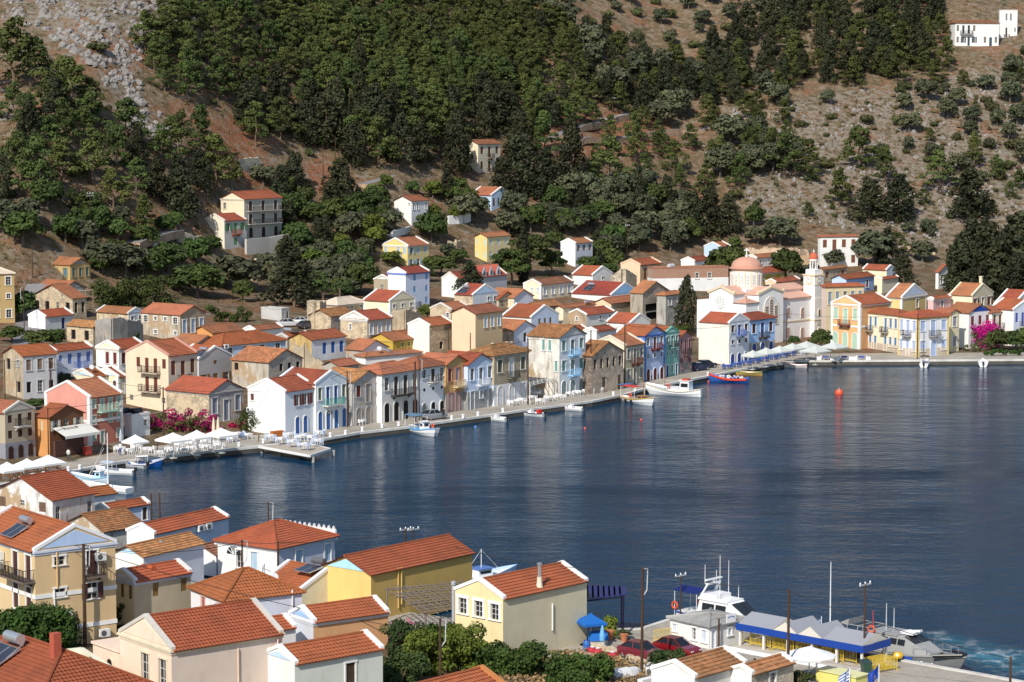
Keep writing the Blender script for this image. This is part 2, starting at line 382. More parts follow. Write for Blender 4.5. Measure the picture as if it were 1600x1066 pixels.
def house(label, xA, xB, xC, yE, yB, gable='L', L='', R='', wall=(.72,.70,.66), wR=None, th=None, kind='plaster', kR=None, tile='new', pitch=.42, cp=None, ped=None, cor=None,
          quoin=None, plinth=None, band=None, sh=(.10,.05,.035), shL=None, fr=(.74,.73,.70), bal=(.55,.53,.5), rail=(.03,.025,.022), near=False, name='house', cat='house', group=None, chim=(), ov=.25, win=None, pedL=None, foot=None, step=.36, bw=.14, doors=None):
    th = RAD(th if th is not None else (48 if near else 54))
    base, h, W, D = lay(xA, xB, xC, yE, yB, th, near)
    root = thing(name, label, cat, base, th, group)
    hs = House(); hs.root, hs.base, hs.h, hs.W, hs.D, hs.th, hs.label, hs.gable, hs.pitch = root, base, h, W, D, th, label, gable, pitch
    hs.e1, hs.e2 = V((cos(th), sin(th), 0)), V((-sin(th), cos(th), 0)); HOUSES.append(hs)
    tzf = tz_near if near else tz_far
    zlo = min([0]+[tzf(*(base+hs.e1*a+hs.e2*c).xy)-base.z for a, c in ((W,0),(0,D),(W,D))])-.6
    if foot is not None: zlo = min(zlo, foot)
    wR = wR or wall; mw = mat(kind, wall); mr = mat(kR or kind, wR)  # on many houses wR is the wall colour with its shade painted in
    wb = MB()
    wins = []
    for face, spec, Lf in (('R', R, W), ('L', L, D)):
        rows = spec.split('|') if spec else []
        shh = h/len(rows) if rows else h
        holes = []
        for i, row in enumerate(rows):
            z0 = h-(i+1)*shh; n = len(row); cw = Lf/n
            runs = []
            for j, ch in enumerate(row):
                if ch in '. ': continue
                u = Lf*(j+.5)/n if face == 'R' else Lf*(1-(j+.5)/n)
                ww = min(1.05, cw*.42); sill, hd = .30, .80
                if ch in 'dDgG': sill, hd = .02 if ch in 'dg' else .05, .80
                if ch in 'aA': sill, hd, ww = .0, .80, min(1.25, cw*.5)
                if ch in 'kq': sill, hd, ww = .48, .76, min(.7, cw*.34)
                if ch == 'r': sill, hd, ww = .5, .72, .5
                if ch == 'b': sill, hd = .28, .78
                if ch == 'B': sill, hd, ww = .10, .62, cw*.78
                if win and ch != 'B': ww = min(win, cw*.7)
                a, c = z0+shh*sill, z0+shh*hd
                if c-a > 2.4 and ch in 'soObk': a = c-2.4
                if c-a > 2.9 and ch != 'B': c = a+2.9
                wins.append((face, ch, u, a, ww, c-a))
                if ch not in 'aAr': holes.append((u-ww/2, u+ww/2, a, c))
                if ch in 'DG': runs.append((j, u, a, cw))
            k = 0
            while k < len(runs):                        # neighbouring balcony doors share one balcony
                q = k
                while q+1 < len(runs) and runs[q+1][0] == runs[q][0]+1: q += 1
                us = [r[1] for r in runs[k:q+1]]; uc = sum(us)/len(us); bwid = min(Lf*.96, max(us)-min(us)+min(runs[k][3]*1.15, 2.3))
                balcony(root, bwid, bal, rail, (uc, 0, runs[k][2]) if face == 'R' else (0, uc, runs[k][2]), 0 if face == 'R' else -pi/2, .85 if not near else 1.0)
                k = q+1
        us = sorted({0, Lf}|{x for q in holes for x in q[:2] if 0 < x < Lf}); zs = sorted({zlo, h}|{x for q in holes for x in q[2:]})
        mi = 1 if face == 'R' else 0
        pt = (lambda u, d, z: (u, d, z)) if face == 'R' else (lambda u, d, z: (d, u, z))
        for u0, u1 in zip(us, us[1:]):
            run = None
            for z0, z1 in zip(zs, zs[1:]):
                um, zm = (u0+u1)/2, (z0+z1)/2
                if any(q[0] < um < q[1] and q[2] < zm < q[3] for q in holes):
                    if run is not None: wb.face([pt(u0,0,run), pt(u1,0,run), pt(u1,0,z0), pt(u0,0,z0)], mi); run = None
                elif run is None: run = z0
            if run is not None: wb.face([pt(u0,0,run), pt(u1,0,run), pt(u1,0,h), pt(u0,0,h)], mi)
        for u0, u1, z0, z1 in holes:
            d = .22
            wb.face([pt(u0,0,z0), pt(u0,d,z0), pt(u0,d,z1), pt(u0,0,z1)], mi); wb.face([pt(u1,0,z0), pt(u1,d,z0), pt(u1,d,z1), pt(u1,0,z1)], mi)
            wb.face([pt(u0,0,z1), pt(u1,0,z1), pt(u1,d,z1), pt(u0,d,z1)], mi); wb.face([pt(u0,0,z0), pt(u1,0,z0), pt(u1,d,z0), pt(u0,d,z0)], mi)
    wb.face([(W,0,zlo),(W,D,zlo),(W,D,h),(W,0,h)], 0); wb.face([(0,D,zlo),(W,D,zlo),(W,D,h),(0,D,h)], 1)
    rb = MB(); t = pitch
    if gable in 'LR':
        al, ac = (W, D) if gable == 'L' else (D, W)
        P = (lambda a, c, z: (a, c, z)) if gable == 'L' else (lambda a, c, z: (c, a, z))
        rise = t*ac/2; hs.rise = rise; gm = 0 if gable == 'L' else 1
        for a in (0, al): wb.face([P(a,0,h), P(a,ac,h), P(a,ac/2,h+rise)], gm)
        e0, e1 = (-ov, al+ov) if not cp else (.05, al-.05)
        ec = ov if not cor else ov+.06
        strips(rb, P(e0,-ec,h-ec*t), P(e1,-ec,h-ec*t), P(e0,ac/2,h+rise), P(e1,ac/2,h+rise), step)
        strips(rb, P(e0,ac+ec,h-ec*t), P(e1,ac+ec,h-ec*t), P(e0,ac/2,h+rise), P(e1,ac/2,h+rise), step)
        rb.tube(P(e0,ac/2,h+rise+.05), P(e1,ac/2,h+rise+.05), .13, n=6)
        if cp:
            for a0, a1 in ((-.08, .30), (al-.30, al+.08)):
                cb = MB(); apex = .24
                for s0, s1 in ((-.1, ac/2), (ac+.1, ac/2)):
                    q = []
                    for dz in (-.05, .24):
                        for a, c in ((a0, s0), (a1, s0), (a1, s1), (a0, s1)):
                            zz = h+t*(c if c <= ac/2 else ac-c)+dz; q.append(P(a, c, zz))
                    cb.hexa(q)
                cb.build('coping', mat('plaster', cp), root)
        if ped or pedL:
            pb = MB(); m_ = .06; wdt = .38
            x0, x1, zt, zb = wdt*1.6, ac-wdt*1.6, h+rise-wdt*.75, h+.12
            pts = [(x0, zb), (x1, zb), (ac/2, zt)]
            pb.rings([[P(-m_, c, z) for c, z in pts], [P(.02, c, z) for c, z in pts]])
            pb.build('pediment', mat('plaster', ped or pedL), root)
    elif gable == 'H':
        ec = ov if not cor else ov+.08; z0 = h-ec*t
        x0, x1, y0, y1 = -ec, W+ec, -ec, D+ec
        r = min(x1-x0, y1-y0)/2; hs.rise = r*t; zt = z0+r*t
        if W >= D: r0, r1 = (x0+r, (y0+y1)/2, zt), (x1-r, (y0+y1)/2, zt)
        else: r0, r1 = ((x0+x1)/2, y0+r, zt), ((x0+x1)/2, y1-r, zt)
        c00, c10, c11, c01 = (x0,y0,z0), (x1,y0,z0), (x1,y1,z0), (x0,y1,z0)
        if W >= D: pl = ((c00,c10,r0,r1),(c11,c01,r1,r0),(c01,c00,r0,r0),(c10,c11,r1,r1))
        else: pl = ((c00,c10,r0,r0),(c11,c01,r1,r1),(c01,c00,r1,r0),(c10,c11,r0,r1))
        for q in pl: strips(rb, *q, step)
        for a, c in ((c00, r0), (c10, r1 if W >= D else r0), (c01, r0 if W >= D else r1), (c11, r1)): rb.tube(V(a)+V((0,0,.08)), V(c)+V((0,0,.08)), .12, n=6)
        rb.tube(V(r0)+V((0,0,.06)), V(r1)+V((0,0,.06)), .13, n=6) if (V(r0)-V(r1)).length > .1 else None
    else:                                               # flat roof behind a low parapet
        hs.rise = 0
        rb.face([(0,0,h-.15),(W,0,h-.15),(W,D,h-.15),(0,D,h-.15)])
        for q in ((-.05,W+.05,-.05,.2),(-.05,W+.05,D-.2,D+.05),(-.05,.2,.2,D-.2),(W-.2,W+.05,.2,D-.2)): rb.box(*q, h-.02, h+.28)
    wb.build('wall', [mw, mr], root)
    if gable != 'F':
        roof = rb.build('roof', [mat(*TILE[tile])], root)
    else: roof = rb.build('roof', [mat('concrete', wall if tile != 'grey' else (.4,.38,.36))], root)
    hs.roof = roof
    for cx, cy, ch, *cc in chim:
        b = MB(); zc = h+roof_z(hs, cx*W, cy*D)-.3; b.box(cx*W-.28, cx*W+.28, cy*D-.28, cy*D+.28, zc, zc+ch+.3); b.box(cx*W-.36, cx*W+.36, cy*D-.36, cy*D+.36, zc+ch+.3, zc+ch+.42)
        b.build('chimney', [mat('plaster', cc[0] if cc else (.7,.66,.58))], roof)
    if cor:
        b = MB(); o_, z0, z1 = .12, h-.42, h-.03
        for k, (zz0, zz1, oo) in enumerate(((z0, z0+.2, .07), (z0+.2, z1, .16))):
            b.box(-oo, W+oo, -oo, -.004, zz0, zz1); b.box(-oo, W+oo, D+.004, D+oo, zz0, zz1); b.box(-oo, -.004, -.004, D+.004, zz0, zz1); b.box(W+.004, W+oo, -.004, D+.004, zz0, zz1)
        b.build('cornice', [mat('plaster', cor)], root)
    if band:
        b = MB()
        for f in (band[1:] or (.5,)):
            z0 = h*f-.16; z1 = z0+.34; oo = .06; b.box(-oo, W+oo, -oo, -.004, z0, z1); b.box(-oo, -.004, -.004, D+oo, z0, z1)
        b.build('string_course', [mat('plaster', band[0])], root)
    if quoin:
        q = .42; zt = h-(.44 if cor else .02)
        for boxes in (((-.05, q, -.05, -.003), (-.05, -.003, -.003, q)), ((W-q, W+.05, -.05, -.003),), ((-.05, -.003, D-q, D+.05),)):
            b = MB()
            for x in boxes: b.box(*x, zlo, zt)
            b.build('corner_pilaster', [mat('plaster', quoin)], root)
    if plinth:
        b = MB(); zp = plinth[0]; b.box(-.04, W+.04, -.04, -.003, zlo, zp); b.box(-.04, -.003, -.003, D+.04, zlo, zp)
        # leave the doorways clear: the plinth stands behind arched and plain doors, which sit prouder
        b.build('plinth', [mat(plinth[2] if len(plinth) > 2 else 'concrete', plinth[1])], root)
    for face, ch, u, z, ww, hh in wins:
        loc, rz = ((u, 0, z), 0) if face == 'R' else ((0, u, z), -pi/2)
        if plinth and z < plinth[0]: loc = (u, -.045, z) if face == 'R' else (-.045, u, z)
        col = (shL or sh) if face == 'L' else sh
        if ch in 'dDaA' and doors: col = doors
        st = {'O': 'o', 'k': 'k'}.get(ch, ch)
        ww, hh = round(ww, 1) if near is False else round(ww*20)/20, round(hh, 1)
        w = obj('door' if ch in 'dDaAgG' else 'window', pane_mesh(st, ww, hh, col), root, loc, rz)
        if fr and ch not in 'brB': obj('frame', frame_mesh(ww, hh, fr, bw, ch in 'aA'), w)
        if ch == 'O':
            lw = ww/2
            for sx in (-1, 1): obj('shutter', leaf_mesh(round(lw, 2), hh, col), w, (-ww/2-lw-.02 if sx < 0 else ww/2+.02, -.10, 0))
    return hs
def roof_z(hs, x, y):
    t = hs.pitch
    if hs.gable == 'L': return t*min(y, hs.D-y)
    if hs.gable == 'R': return t*min(x, hs.W-x)
    if hs.gable == 'H': return t*min(x, y, hs.W-x, hs.D-y)
    return 0
def to_w(hs, x, y, z): return hs.base+hs.e1*x+hs.e2*y+V((0,0,z))
def hit_face(hs, px, py, face='R', out=0.):             # where the sight line meets a wall of the house, in house coordinates
    d = ray(px, py); n = hs.e2 if face == 'R' else hs.e1
    k = ((hs.base-n*out)-V((0,0,H))).dot(n)/d.dot(n); p = V((0,0,H))+d*k-hs.base
    return V((p.dot(hs.e1), p.dot(hs.e2), p.z))
def hit_roof(hs, px, py):
    d = ray(px, py); k0 = hs.base.y
    k = k0-25
    while k < k0+40:
        p = V((d.x*k, d.y*k, H+d.z*k))-hs.base; x, y = p.dot(hs.e1), p.dot(hs.e2)
        if -.3 < x < hs.W+.3 and -.3 < y < hs.D+.3 and p.z <= hs.h+roof_z(hs, x, y)+.09: return V((x, y, hs.h+roof_z(hs, x, y)+.09))
        k += .05
    return V((hs.W/2, hs.D/2, hs.h))
# ------------------------------------------------------------------ light
SUN_AZ, SUN_EL = 24., 40.                                # the light travels towards this compass angle (from +Y to +X)
sd = bpy.data.lights.new('sun', 'SUN'); sd.energy = 4.2; sd.angle = RAD(.5); sd.color = (1, .94, .85)
so = bpy.data.objects.new('sun', sd); COL.objects.link(so)
dirv = V((sin(RAD(SUN_AZ))*cos(RAD(SUN_EL)), cos(RAD(SUN_AZ))*cos(RAD(SUN_EL)), -sin(RAD(SUN_EL))))
so.rotation_euler = dirv.to_track_quat('-Z', 'Y').to_euler()
w = bpy.data.worlds.new('World'); sc.world = w; w.use_nodes = True
wn = w.node_tree; bg = wn.nodes['Background']; sky = wn.nodes.new('ShaderNodeTexSky'); sky.sky_type = 'NISHITA'; sky.sun_disc = False
sky.sun_elevation = RAD(SUN_EL); sky.sun_rotation = RAD(180+SUN_AZ); sky.air_density = 1.0; sky.dust_density = .6
wn.links.new(sky.outputs[0], bg.inputs[0]); bg.inputs[1].default_value = .12
sc.view_settings.view_transform = 'Standard'; sc.view_settings.look = 'None'; sc.view_settings.exposure = .24; sc.view_settings.gamma = 1
sc.cycles.max_bounces = 6; sc.cycles.use_denoising = True
# ------------------------------------------------------------------ water
def grid(name, x0, x1, y0, y1, st, fz, keep=None):
    nx, ny = int((x1-x0)/st)+1, int((y1-y0)/st)+1
    vs = [(x0+i*st, y0+j*st, fz(x0+i*st, y0+j*st)) for j in range(ny) for i in range(nx)]
    fs = []
    for j in range(ny-1):
        for i in range(nx-1):
            a = j*nx+i
            if keep and not (keep(vs[a]) and keep(vs[a+1]) and keep(vs[a+nx]) and keep(vs[a+nx+1])): continue
            fs.append((a, a+1, a+nx+1, a+nx))
    me = bpy.data.meshes.new(name); me.from_pydata(vs, [], fs); me.update(); return me
wm, nt, b = newmat('water')
b.inputs['Base Color'].default_value = (.0008, .030, .070, 1); b.inputs['Roughness'].default_value = .06; b.inputs['IOR'].default_value = 1.12; b.inputs['Specular IOR Level'].default_value = .5
n1 = tex(nt, 1, 5, .62, vec=mul_vec(nt, (.50, .80, .5))); n2 = tex(nt, 1, 3, .5, vec=mul_vec(nt, (.13, .22, .1))); n3 = tex(nt, 1, 4, .6, vec=mul_vec(nt, (.012, .04, .02)))
ad = N(nt, 'ShaderNodeMath', operation='MULTIPLY_ADD'); nt.links.new(n2, ad.inputs[0]); ad.inputs[1].default_value = 1.6; nt.links.new(n1, ad.inputs[2])
bp = N(nt, 'ShaderNodeBump'); bp.inputs['Distance'].default_value = .21; L(nt, ad, 0, bp, 'Height'); L(nt, bp, 0, b, 'Normal')
mr = N(nt, 'ShaderNodeMapRange'); mr.inputs['From Min'].default_value = .35; mr.inputs['From Max'].default_value = .65; mr.inputs['To Min'].default_value = .16; mr.inputs['To Max'].default_value = .80
nt.links.new(n3, mr.inputs['Value']); L(nt, mr, 0, bp, 'Strength')
me = bpy.data.meshes.new('water'); me.from_pydata([(-4000,-1500,0),(4000,-1500,0),(4000,6000,0),(-4000,6000,0)], [], [(0,1,2,3)]); me.materials.append(wm)
struct(obj('water', me))
# ------------------------------------------------------------------ ground
def poly_in(P, x, y):
    r = False; j = len(P)-1
    for i in range(len(P)):
        (xi, yi), (xj, yj) = P[i], P[j]
        if (yi > y) != (yj > y) and x < (xj-xi)*(y-yi)/(yj-yi)+xi: r = not r
        j = i
    return r
ROCKY = [[(20,-40),(330,-40),(300,40),(240,50),(215,100),(225,170),(260,230),(200,200),(150,110),(60,45),(0,30)], [(1180,180),(1300,140),(1400,140),(1600,90),(1640,380),(1500,350),(1440,420),(1330,360),(1160,330),(1150,260)], [(0,160),(60,170),(30,190),(0,190)], [(1130,170),(1200,180),(1190,230),(1140,230)]]
REDDY = [[(70,40),(230,60),(220,160),(130,90)], [(300,170),(400,200),(420,290),(340,260)], [(470,250),(520,260),(510,300),(470,290)], [(820,180),(1060,170),(1050,230),(830,260)], [(150,330),(280,350),(220,390),(160,380)]]
gm, nt, b = newmat('hillside')
b.inputs['Roughness'].default_value = .95; b.inputs['Specular IOR Level'].default_value = .1
f1 = tex(nt, .09, 8, .62); f2 = tex(nt, .55, 6, .68); f3 = tex(nt, 2.4, 4, .7); f4 = tex(nt, .2, 7, .7)
ra = N(nt, 'ShaderNodeAttribute', attribute_name='rock'); da = N(nt, 'ShaderNodeAttribute', attribute_name='red')
a = mixc(nt, ramp(nt, f2, .36, .64), (.118, .084, .046), (.255, .176, .106))
a = mixc(nt, ramp(nt, f4, .50, .62), a, (.085, .072, .035))
def madd(x, y, m):
    q = N(nt, 'ShaderNodeMath', operation='MULTIPLY_ADD'); nt.links.new(x, q.inputs[0]); q.inputs[1].default_value = m; nt.links.new(y, q.inputs[2]); return q.outputs[0]
a = mixc(nt, ramp(nt, madd(da.outputs['Fac'], f1, .30), .56, .76), a, (.25, .108, .056))
a = mixc(nt, ramp(nt, madd(ra.outputs['Fac'], f2, .10), .52, .66), a, (.24, .208, .168))
a = mixc(nt, ramp(nt, f3, .52, .72), a, mixc(nt, .5, (.12, .09, .055), (.34, .28, .2)))
nt.links.new(a, b.inputs['Base Color']); bump(nt, b, madd(f3, f2, .45), .9, .9)
fm = grid('hillside_terrain', -300, 330, 270, 1150, 3.0, tz_far, keep=lambda p: p[1] > far_shore(p[0])+4)
at1 = fm.attributes.new('rock', 'FLOAT', 'POINT'); at2 = fm.attributes.new('red', 'FLOAT', 'POINT')
rk, rd = [], []
for v in fm.vertices:
    q = pix(v.co); rk.append(1. if any(poly_in(P, *q) for P in ROCKY) else (.12 if v.co.z > 12 else 0.)); rd.append(1. if any(poly_in(P, *q) for P in REDDY) else .2)
at1.data.foreach_set('value', rk); at2.data.foreach_set('value', rd)
fm.materials.append(gm); fm.polygons.foreach_set('use_smooth', [True]*len(fm.polygons))
struct(obj('hillside_terrain', fm))
nm = grid('shore_terrain', -220, 260, 40, 330, 3.0, tz_near, keep=lambda p: p[1] < near_shore(p[0])-3)
nm.materials.append(gm); nm.attributes.new('rock', 'FLOAT', 'POINT'); nm.attributes.new('red', 'FLOAT', 'POINT')
struct(obj('shore_terrain', nm))
# quays: paved strips with a stone face down to the sea bed
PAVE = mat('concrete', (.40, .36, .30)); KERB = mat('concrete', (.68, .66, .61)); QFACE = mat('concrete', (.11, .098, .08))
def strip_slab(name, edge, inner, z0, z1, kind='structure'):
    bq = MB()
    for (a, c), (e, f) in zip(zip(edge, edge[1:]), zip(inner, inner[1:])):
        bq.face([(a.x,a.y,z1),(c.x,c.y,z1),(f.x,f.y,z1),(e.x,e.y,z1)], 0)
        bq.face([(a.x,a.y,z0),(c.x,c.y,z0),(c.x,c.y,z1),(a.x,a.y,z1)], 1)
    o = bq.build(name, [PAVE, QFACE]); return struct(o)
fq = [V((p.x, p.y, 0)) for p in FQ]
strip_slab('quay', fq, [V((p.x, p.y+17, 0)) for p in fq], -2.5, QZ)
kb = MB()
for a, c in zip(fq[2:-1], fq[3:]):
    d = (c-a).normalized(); n = V((-d.y, d.x, 0))
    kb.hexa([a+V((0,0,QZ-.25))-n*.06, c+V((0,0,QZ-.25))-n*.06, c+n*.5+V((0,0,QZ-.25)), a+n*.5+V((0,0,QZ-.25)), a+V((0,0,QZ+.07))-n*.06, c+V((0,0,QZ+.07))-n*.06, c+n*.5+V((0,0,QZ+.07)), a+n*.5+V((0,0,QZ+.07))])
struct(kb.build('quay_kerb', KERB))
# ------------------------------------------------------------------ the houses of the town (picture columns and rows of their near corner give place and size)
WH=(.80,.79,.76); CR=(.72,.60,.43); OCH=(.48,.34,.15); TAN=(.52,.40,.26); STO=(.50,.41,.29); GRY=(.50,.49,.47); PIN=(.66,.30,.24); YEL=(.74,.58,.24); PYL=(.78,.70,.50); LBL=(.48,.62,.78); MBL=(.35,.50,.74)
BR=(.09,.045,.03); DR=(.15,.03,.028); BL=(.045,.14,.42); LB=(.36,.50,.66); GRN=(.14,.32,.24); LGR=(.36,.52,.42); TQ=(.06,.34,.32); ORA=(.62,.30,.11); BRO=(.17,.075,.038); PEA=(.76,.56,.38); LIL=(.56,.60,.76); GYB=(.20,.22,.26); STG=(.40,.37,.33)
# -- west end
house('tall ochre house at the edge of town with lilac windows in white frames', -46,-14,22,428,505,'H','','oo|kk|oo', OCH, tile='pale', sh=LIL, fr=WH, th=25)
house('ochre house with grey pediment standing alone above the scaffolded stone house', 64,110,141,414,441,'R','sds','sss', OCH, ped=STG, sh=(.10,.20,.24), fr=(.4,.3,.15), tile='mid')
house('small grey gabled house squeezed behind the scaffolded stone house', 55,97,133,452,476,'R','','.k', WH, (.42,.40,.37), ped=(.42,.40,.37), tile='mid')
house('rough stone house with front gable beside the timber scaffold', 50,114,135,466,499,'L','bbkb','bb', STO, kind='stone', tile='mid', fr=None)
house('low white house with single dark blue door on the side street', 44,71,115,495,517,'L','','..d.', WH, (.55,.56,.56), cp=WH, sh=(.02,.03,.12), fr=None)
house('half ruined stone house with mossy orange roof beside the tall ruin wall', 104,146,168,511,541,'R','bb','', STO, kind='stone', tile='old', fr=None)
house('pale cream house with white fronted gable left of the patched ochre house', 151,201,225,490,511,'R','','kk', CR, (.56,.60,.64), kind='weath', kR='plaster', cp=(.6,.6,.58), ped=LBL, tile='mid')
house('big patched ochre and white house with small blue windows below the great hedge', 220,282,321,492,534,'R','okko|.k.k','sss', (.52,.45,.34), (.40,.33,.24), kind='weath', tile='mid', sh=LB, fr=WH)
house('small orange house with long red roof beside the vine pergola', 300,332,378,520,536,'L','','', ORA, tile='mid')
house('long pale blue house with wide cornice under a hipped roof', 303,347,446,540,566,'H','','oooo', (.60,.60,.58), LBL, cor=(.62,.72,.80), kind='weath', kR='plaster', sh=BL, th=48)
house('low grey gabled cottage behind the long pale blue house', 262,300,347,542,562,'R','','', STG, kind='weath', tile='mid')
house('grey fronted house with rough stone gable and brown shutters on two floors', 5,37,88,556,624,'L','bk|.b','sss|bob', STO, (.56,.56,.57), kind='weath', kR='plaster', sh=(.24,.17,.13), fr=(.5,.5,.5), th=42)
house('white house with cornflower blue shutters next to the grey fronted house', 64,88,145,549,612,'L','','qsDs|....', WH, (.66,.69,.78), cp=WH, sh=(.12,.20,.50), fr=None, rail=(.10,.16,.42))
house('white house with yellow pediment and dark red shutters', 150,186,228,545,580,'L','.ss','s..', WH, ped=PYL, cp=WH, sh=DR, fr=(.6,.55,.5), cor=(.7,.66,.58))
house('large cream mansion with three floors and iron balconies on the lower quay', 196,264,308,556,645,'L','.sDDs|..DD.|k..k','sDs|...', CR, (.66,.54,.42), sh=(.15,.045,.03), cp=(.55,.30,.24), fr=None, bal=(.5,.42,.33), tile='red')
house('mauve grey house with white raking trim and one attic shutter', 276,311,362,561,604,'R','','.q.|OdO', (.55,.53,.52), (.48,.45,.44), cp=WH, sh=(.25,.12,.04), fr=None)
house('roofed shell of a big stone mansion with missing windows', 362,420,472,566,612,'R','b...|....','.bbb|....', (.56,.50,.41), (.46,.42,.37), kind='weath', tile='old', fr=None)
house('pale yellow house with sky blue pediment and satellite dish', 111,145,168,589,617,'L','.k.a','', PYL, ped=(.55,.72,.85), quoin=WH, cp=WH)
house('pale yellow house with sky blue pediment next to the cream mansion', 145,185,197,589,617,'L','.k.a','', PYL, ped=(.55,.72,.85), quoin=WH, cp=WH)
house('pink house with mint green shutters and mint green balcony', 70,141,191,621,697,'L','....|....|....','sDDs|s.ss|sd.s', PIN, (.46,.17,.12), quoin=WH, cp=WH, band=(WH,), sh=LGR, fr=(.6,.56,.5), bal=LGR, rail=(.42,.58,.48), tile='mid')  # right face: the same pink, darkened in colour for its shaded side
house('single storey stone house with weathered grey pediment and grey blue shutters', 260,327,380,614,662,'R','','sds', STO, (.60,.57,.53), kind='stone', kR='weath', ped=(.45,.43,.41), cor=(.55,.52,.48), sh=(.30,.36,.44), fr=(.6,.58,.55), tile='red')
house('narrow pale blue house cut by the picture edge beside the tan balcony house', -34,-9,9,637,712,'F','','s|s|s', LBL, sh=(.10,.22,.24))
house('tan house with grey pediment and iron balcony above the café umbrellas', -34,9,54,645,718,'R','','sDs|sss|aaa', (.45,.38,.28), ped=(.50,.46,.40), cp=(.55,.52,.46), sh=(.06,.028,.022), fr=None, tile='mid', plinth=(2.0,(.30,.30,.33)))
house('orange and brown house with open cream shutters and shop awning', 53,78,130,652,716,'R','.s.|...','OGO|...', ORA, BRO, sh=(.62,.58,.45), fr=None, tile='red', bal=(.1,.06,.04))
house('white flat roofed kitchen block carrying black water barrels', 194,206,234,651,684,'F','','.k', WH)
# -- the quay row
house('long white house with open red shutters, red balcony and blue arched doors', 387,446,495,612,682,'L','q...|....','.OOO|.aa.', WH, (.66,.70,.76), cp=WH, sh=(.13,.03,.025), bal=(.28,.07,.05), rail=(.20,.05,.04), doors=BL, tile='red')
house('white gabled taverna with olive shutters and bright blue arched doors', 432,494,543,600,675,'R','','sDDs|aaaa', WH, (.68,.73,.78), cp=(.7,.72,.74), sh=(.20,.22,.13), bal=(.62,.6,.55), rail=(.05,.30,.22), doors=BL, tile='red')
house('grey cement house with dark red shutters and stepped rough gable', 500,553,597,597,667,'R','','sds|aaa', GRY, (.50,.47,.44), kind='weath', sh=(.18,.035,.03), fr=(.4,.37,.34), doors=(.33,.29,.24), tile='old')
house('white house with long black balcony and dark arched doors', 552,597,655,584,662,'H','','oGGo|AAAA', WH, (.68,.66,.62), cor=(.6,.58,.54), bal=(.05,.045,.04), fr=(.6,.58,.54), tile='mid')
house('narrow white house with grey balcony and three small round windows', 610,656,697,574,652,'H','','oGo|rrr|aAA', WH, (.70,.72,.75), cor=(.55,.53,.5), doors=(.3,.29,.28), tile='mid')
house('orange house with pink framed windows and pale balcony', 650,697,732,570,646,'R','','sDs|dd.', (.52,.33,.14), sh=(.10,.055,.05), fr=(.50,.20,.17), doors=(.36,.38,.45), bal=(.60,.45,.25), rail=(.62,.5,.32), plinth=(2.9,(.33,.32,.30)), tile='mid')
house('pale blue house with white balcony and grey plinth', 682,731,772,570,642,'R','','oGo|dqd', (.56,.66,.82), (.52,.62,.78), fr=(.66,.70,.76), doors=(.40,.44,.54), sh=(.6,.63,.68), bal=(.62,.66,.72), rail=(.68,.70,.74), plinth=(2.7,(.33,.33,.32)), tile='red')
house('ornate brown stone house with carved cornice and white ground floor', 728,772,826,555,636,'H','','sDs|aaa', (.50,.42,.30), (.43,.36,.26), kind='weath', cor=(.45,.41,.34), sh=(.10,.11,.08), fr=(.62,.58,.50), bal=(.16,.17,.12), plinth=(3.2,(.72,.72,.74),'plaster'), doors=(.66,.68,.72), tile='old')
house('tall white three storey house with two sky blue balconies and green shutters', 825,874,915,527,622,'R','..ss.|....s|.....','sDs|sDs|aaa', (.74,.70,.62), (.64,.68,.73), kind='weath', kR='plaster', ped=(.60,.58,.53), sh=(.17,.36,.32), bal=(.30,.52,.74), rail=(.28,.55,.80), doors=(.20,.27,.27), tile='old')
house('grey stone house with open red roof and bare windows by the pole', 898,925,974,556,617,'R','.b.|...','bbbbb|.s.d', (.20,.16,.13), (.42,.35,.28), kind='stone', sh=(.10,.07,.05), fr=None, tile='old')
house('olive beige house with cream gable and small red balcony', 927,977,1007,540,603,'L','','sDs|sds', (.76,.68,.52), (.42,.38,.27), sh=(.22,.22,.22), fr=(.66,.64,.58), bal=(.12,.05,.04), rail=(.16,.05,.04), tile='mid', cp=(.7,.62,.48))
house('bright blue house with dark red doors and flat topped parapet', 965,1007,1039,524,597,'R','','oDo|kkk|aaa', (.46,.54,.72), (.45,.53,.74), quoin=(.08,.20,.55), cor=(.08,.20,.55), sh=(.11,.02,.018), fr=(.62,.64,.68), bal=(.16,.04,.035), rail=(.16,.03,.03), plinth=(.9,(.22,.24,.28)), tile='red')
house('teal green house with pale pediment and blue doors', 1000,1039,1061,522,590,'R','','oGo|qqq|dsd', (.22,.45,.39), ped=(.38,.60,.53), cp=(.16,.42,.36), sh=(.08,.30,.26), doors=(.03,.06,.26), fr=(.55,.62,.60), bal=(.25,.4,.38), tile='red')
house('dusky mauve house at the end of the terrace', 1042,1061,1081,527,586,'R','','sDs|s.s', (.40,.24,.24), sh=(.10,.035,.035), fr=(.30,.18,.18), bal=(.18,.11,.11), plinth=(2.0,(.28,.26,.25)), tile='red')
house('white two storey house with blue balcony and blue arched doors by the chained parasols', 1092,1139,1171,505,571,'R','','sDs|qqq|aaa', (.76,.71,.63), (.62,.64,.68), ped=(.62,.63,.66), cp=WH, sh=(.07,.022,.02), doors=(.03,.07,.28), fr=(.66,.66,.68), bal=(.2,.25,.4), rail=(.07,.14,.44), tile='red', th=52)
house('sky blue house with brown balcony over a stone ground floor beside the church', 1140,1171,1211,500,562,'H','','sDs|aaa', (.38,.55,.80), (.34,.52,.80), cor=(.22,.42,.76), sh=(.08,.025,.02), doors=(.04,.08,.26), fr=(.66,.70,.76), bal=(.10,.06,.045), plinth=(2.9,(.40,.36,.30),'stone'), tile='red', th=50)
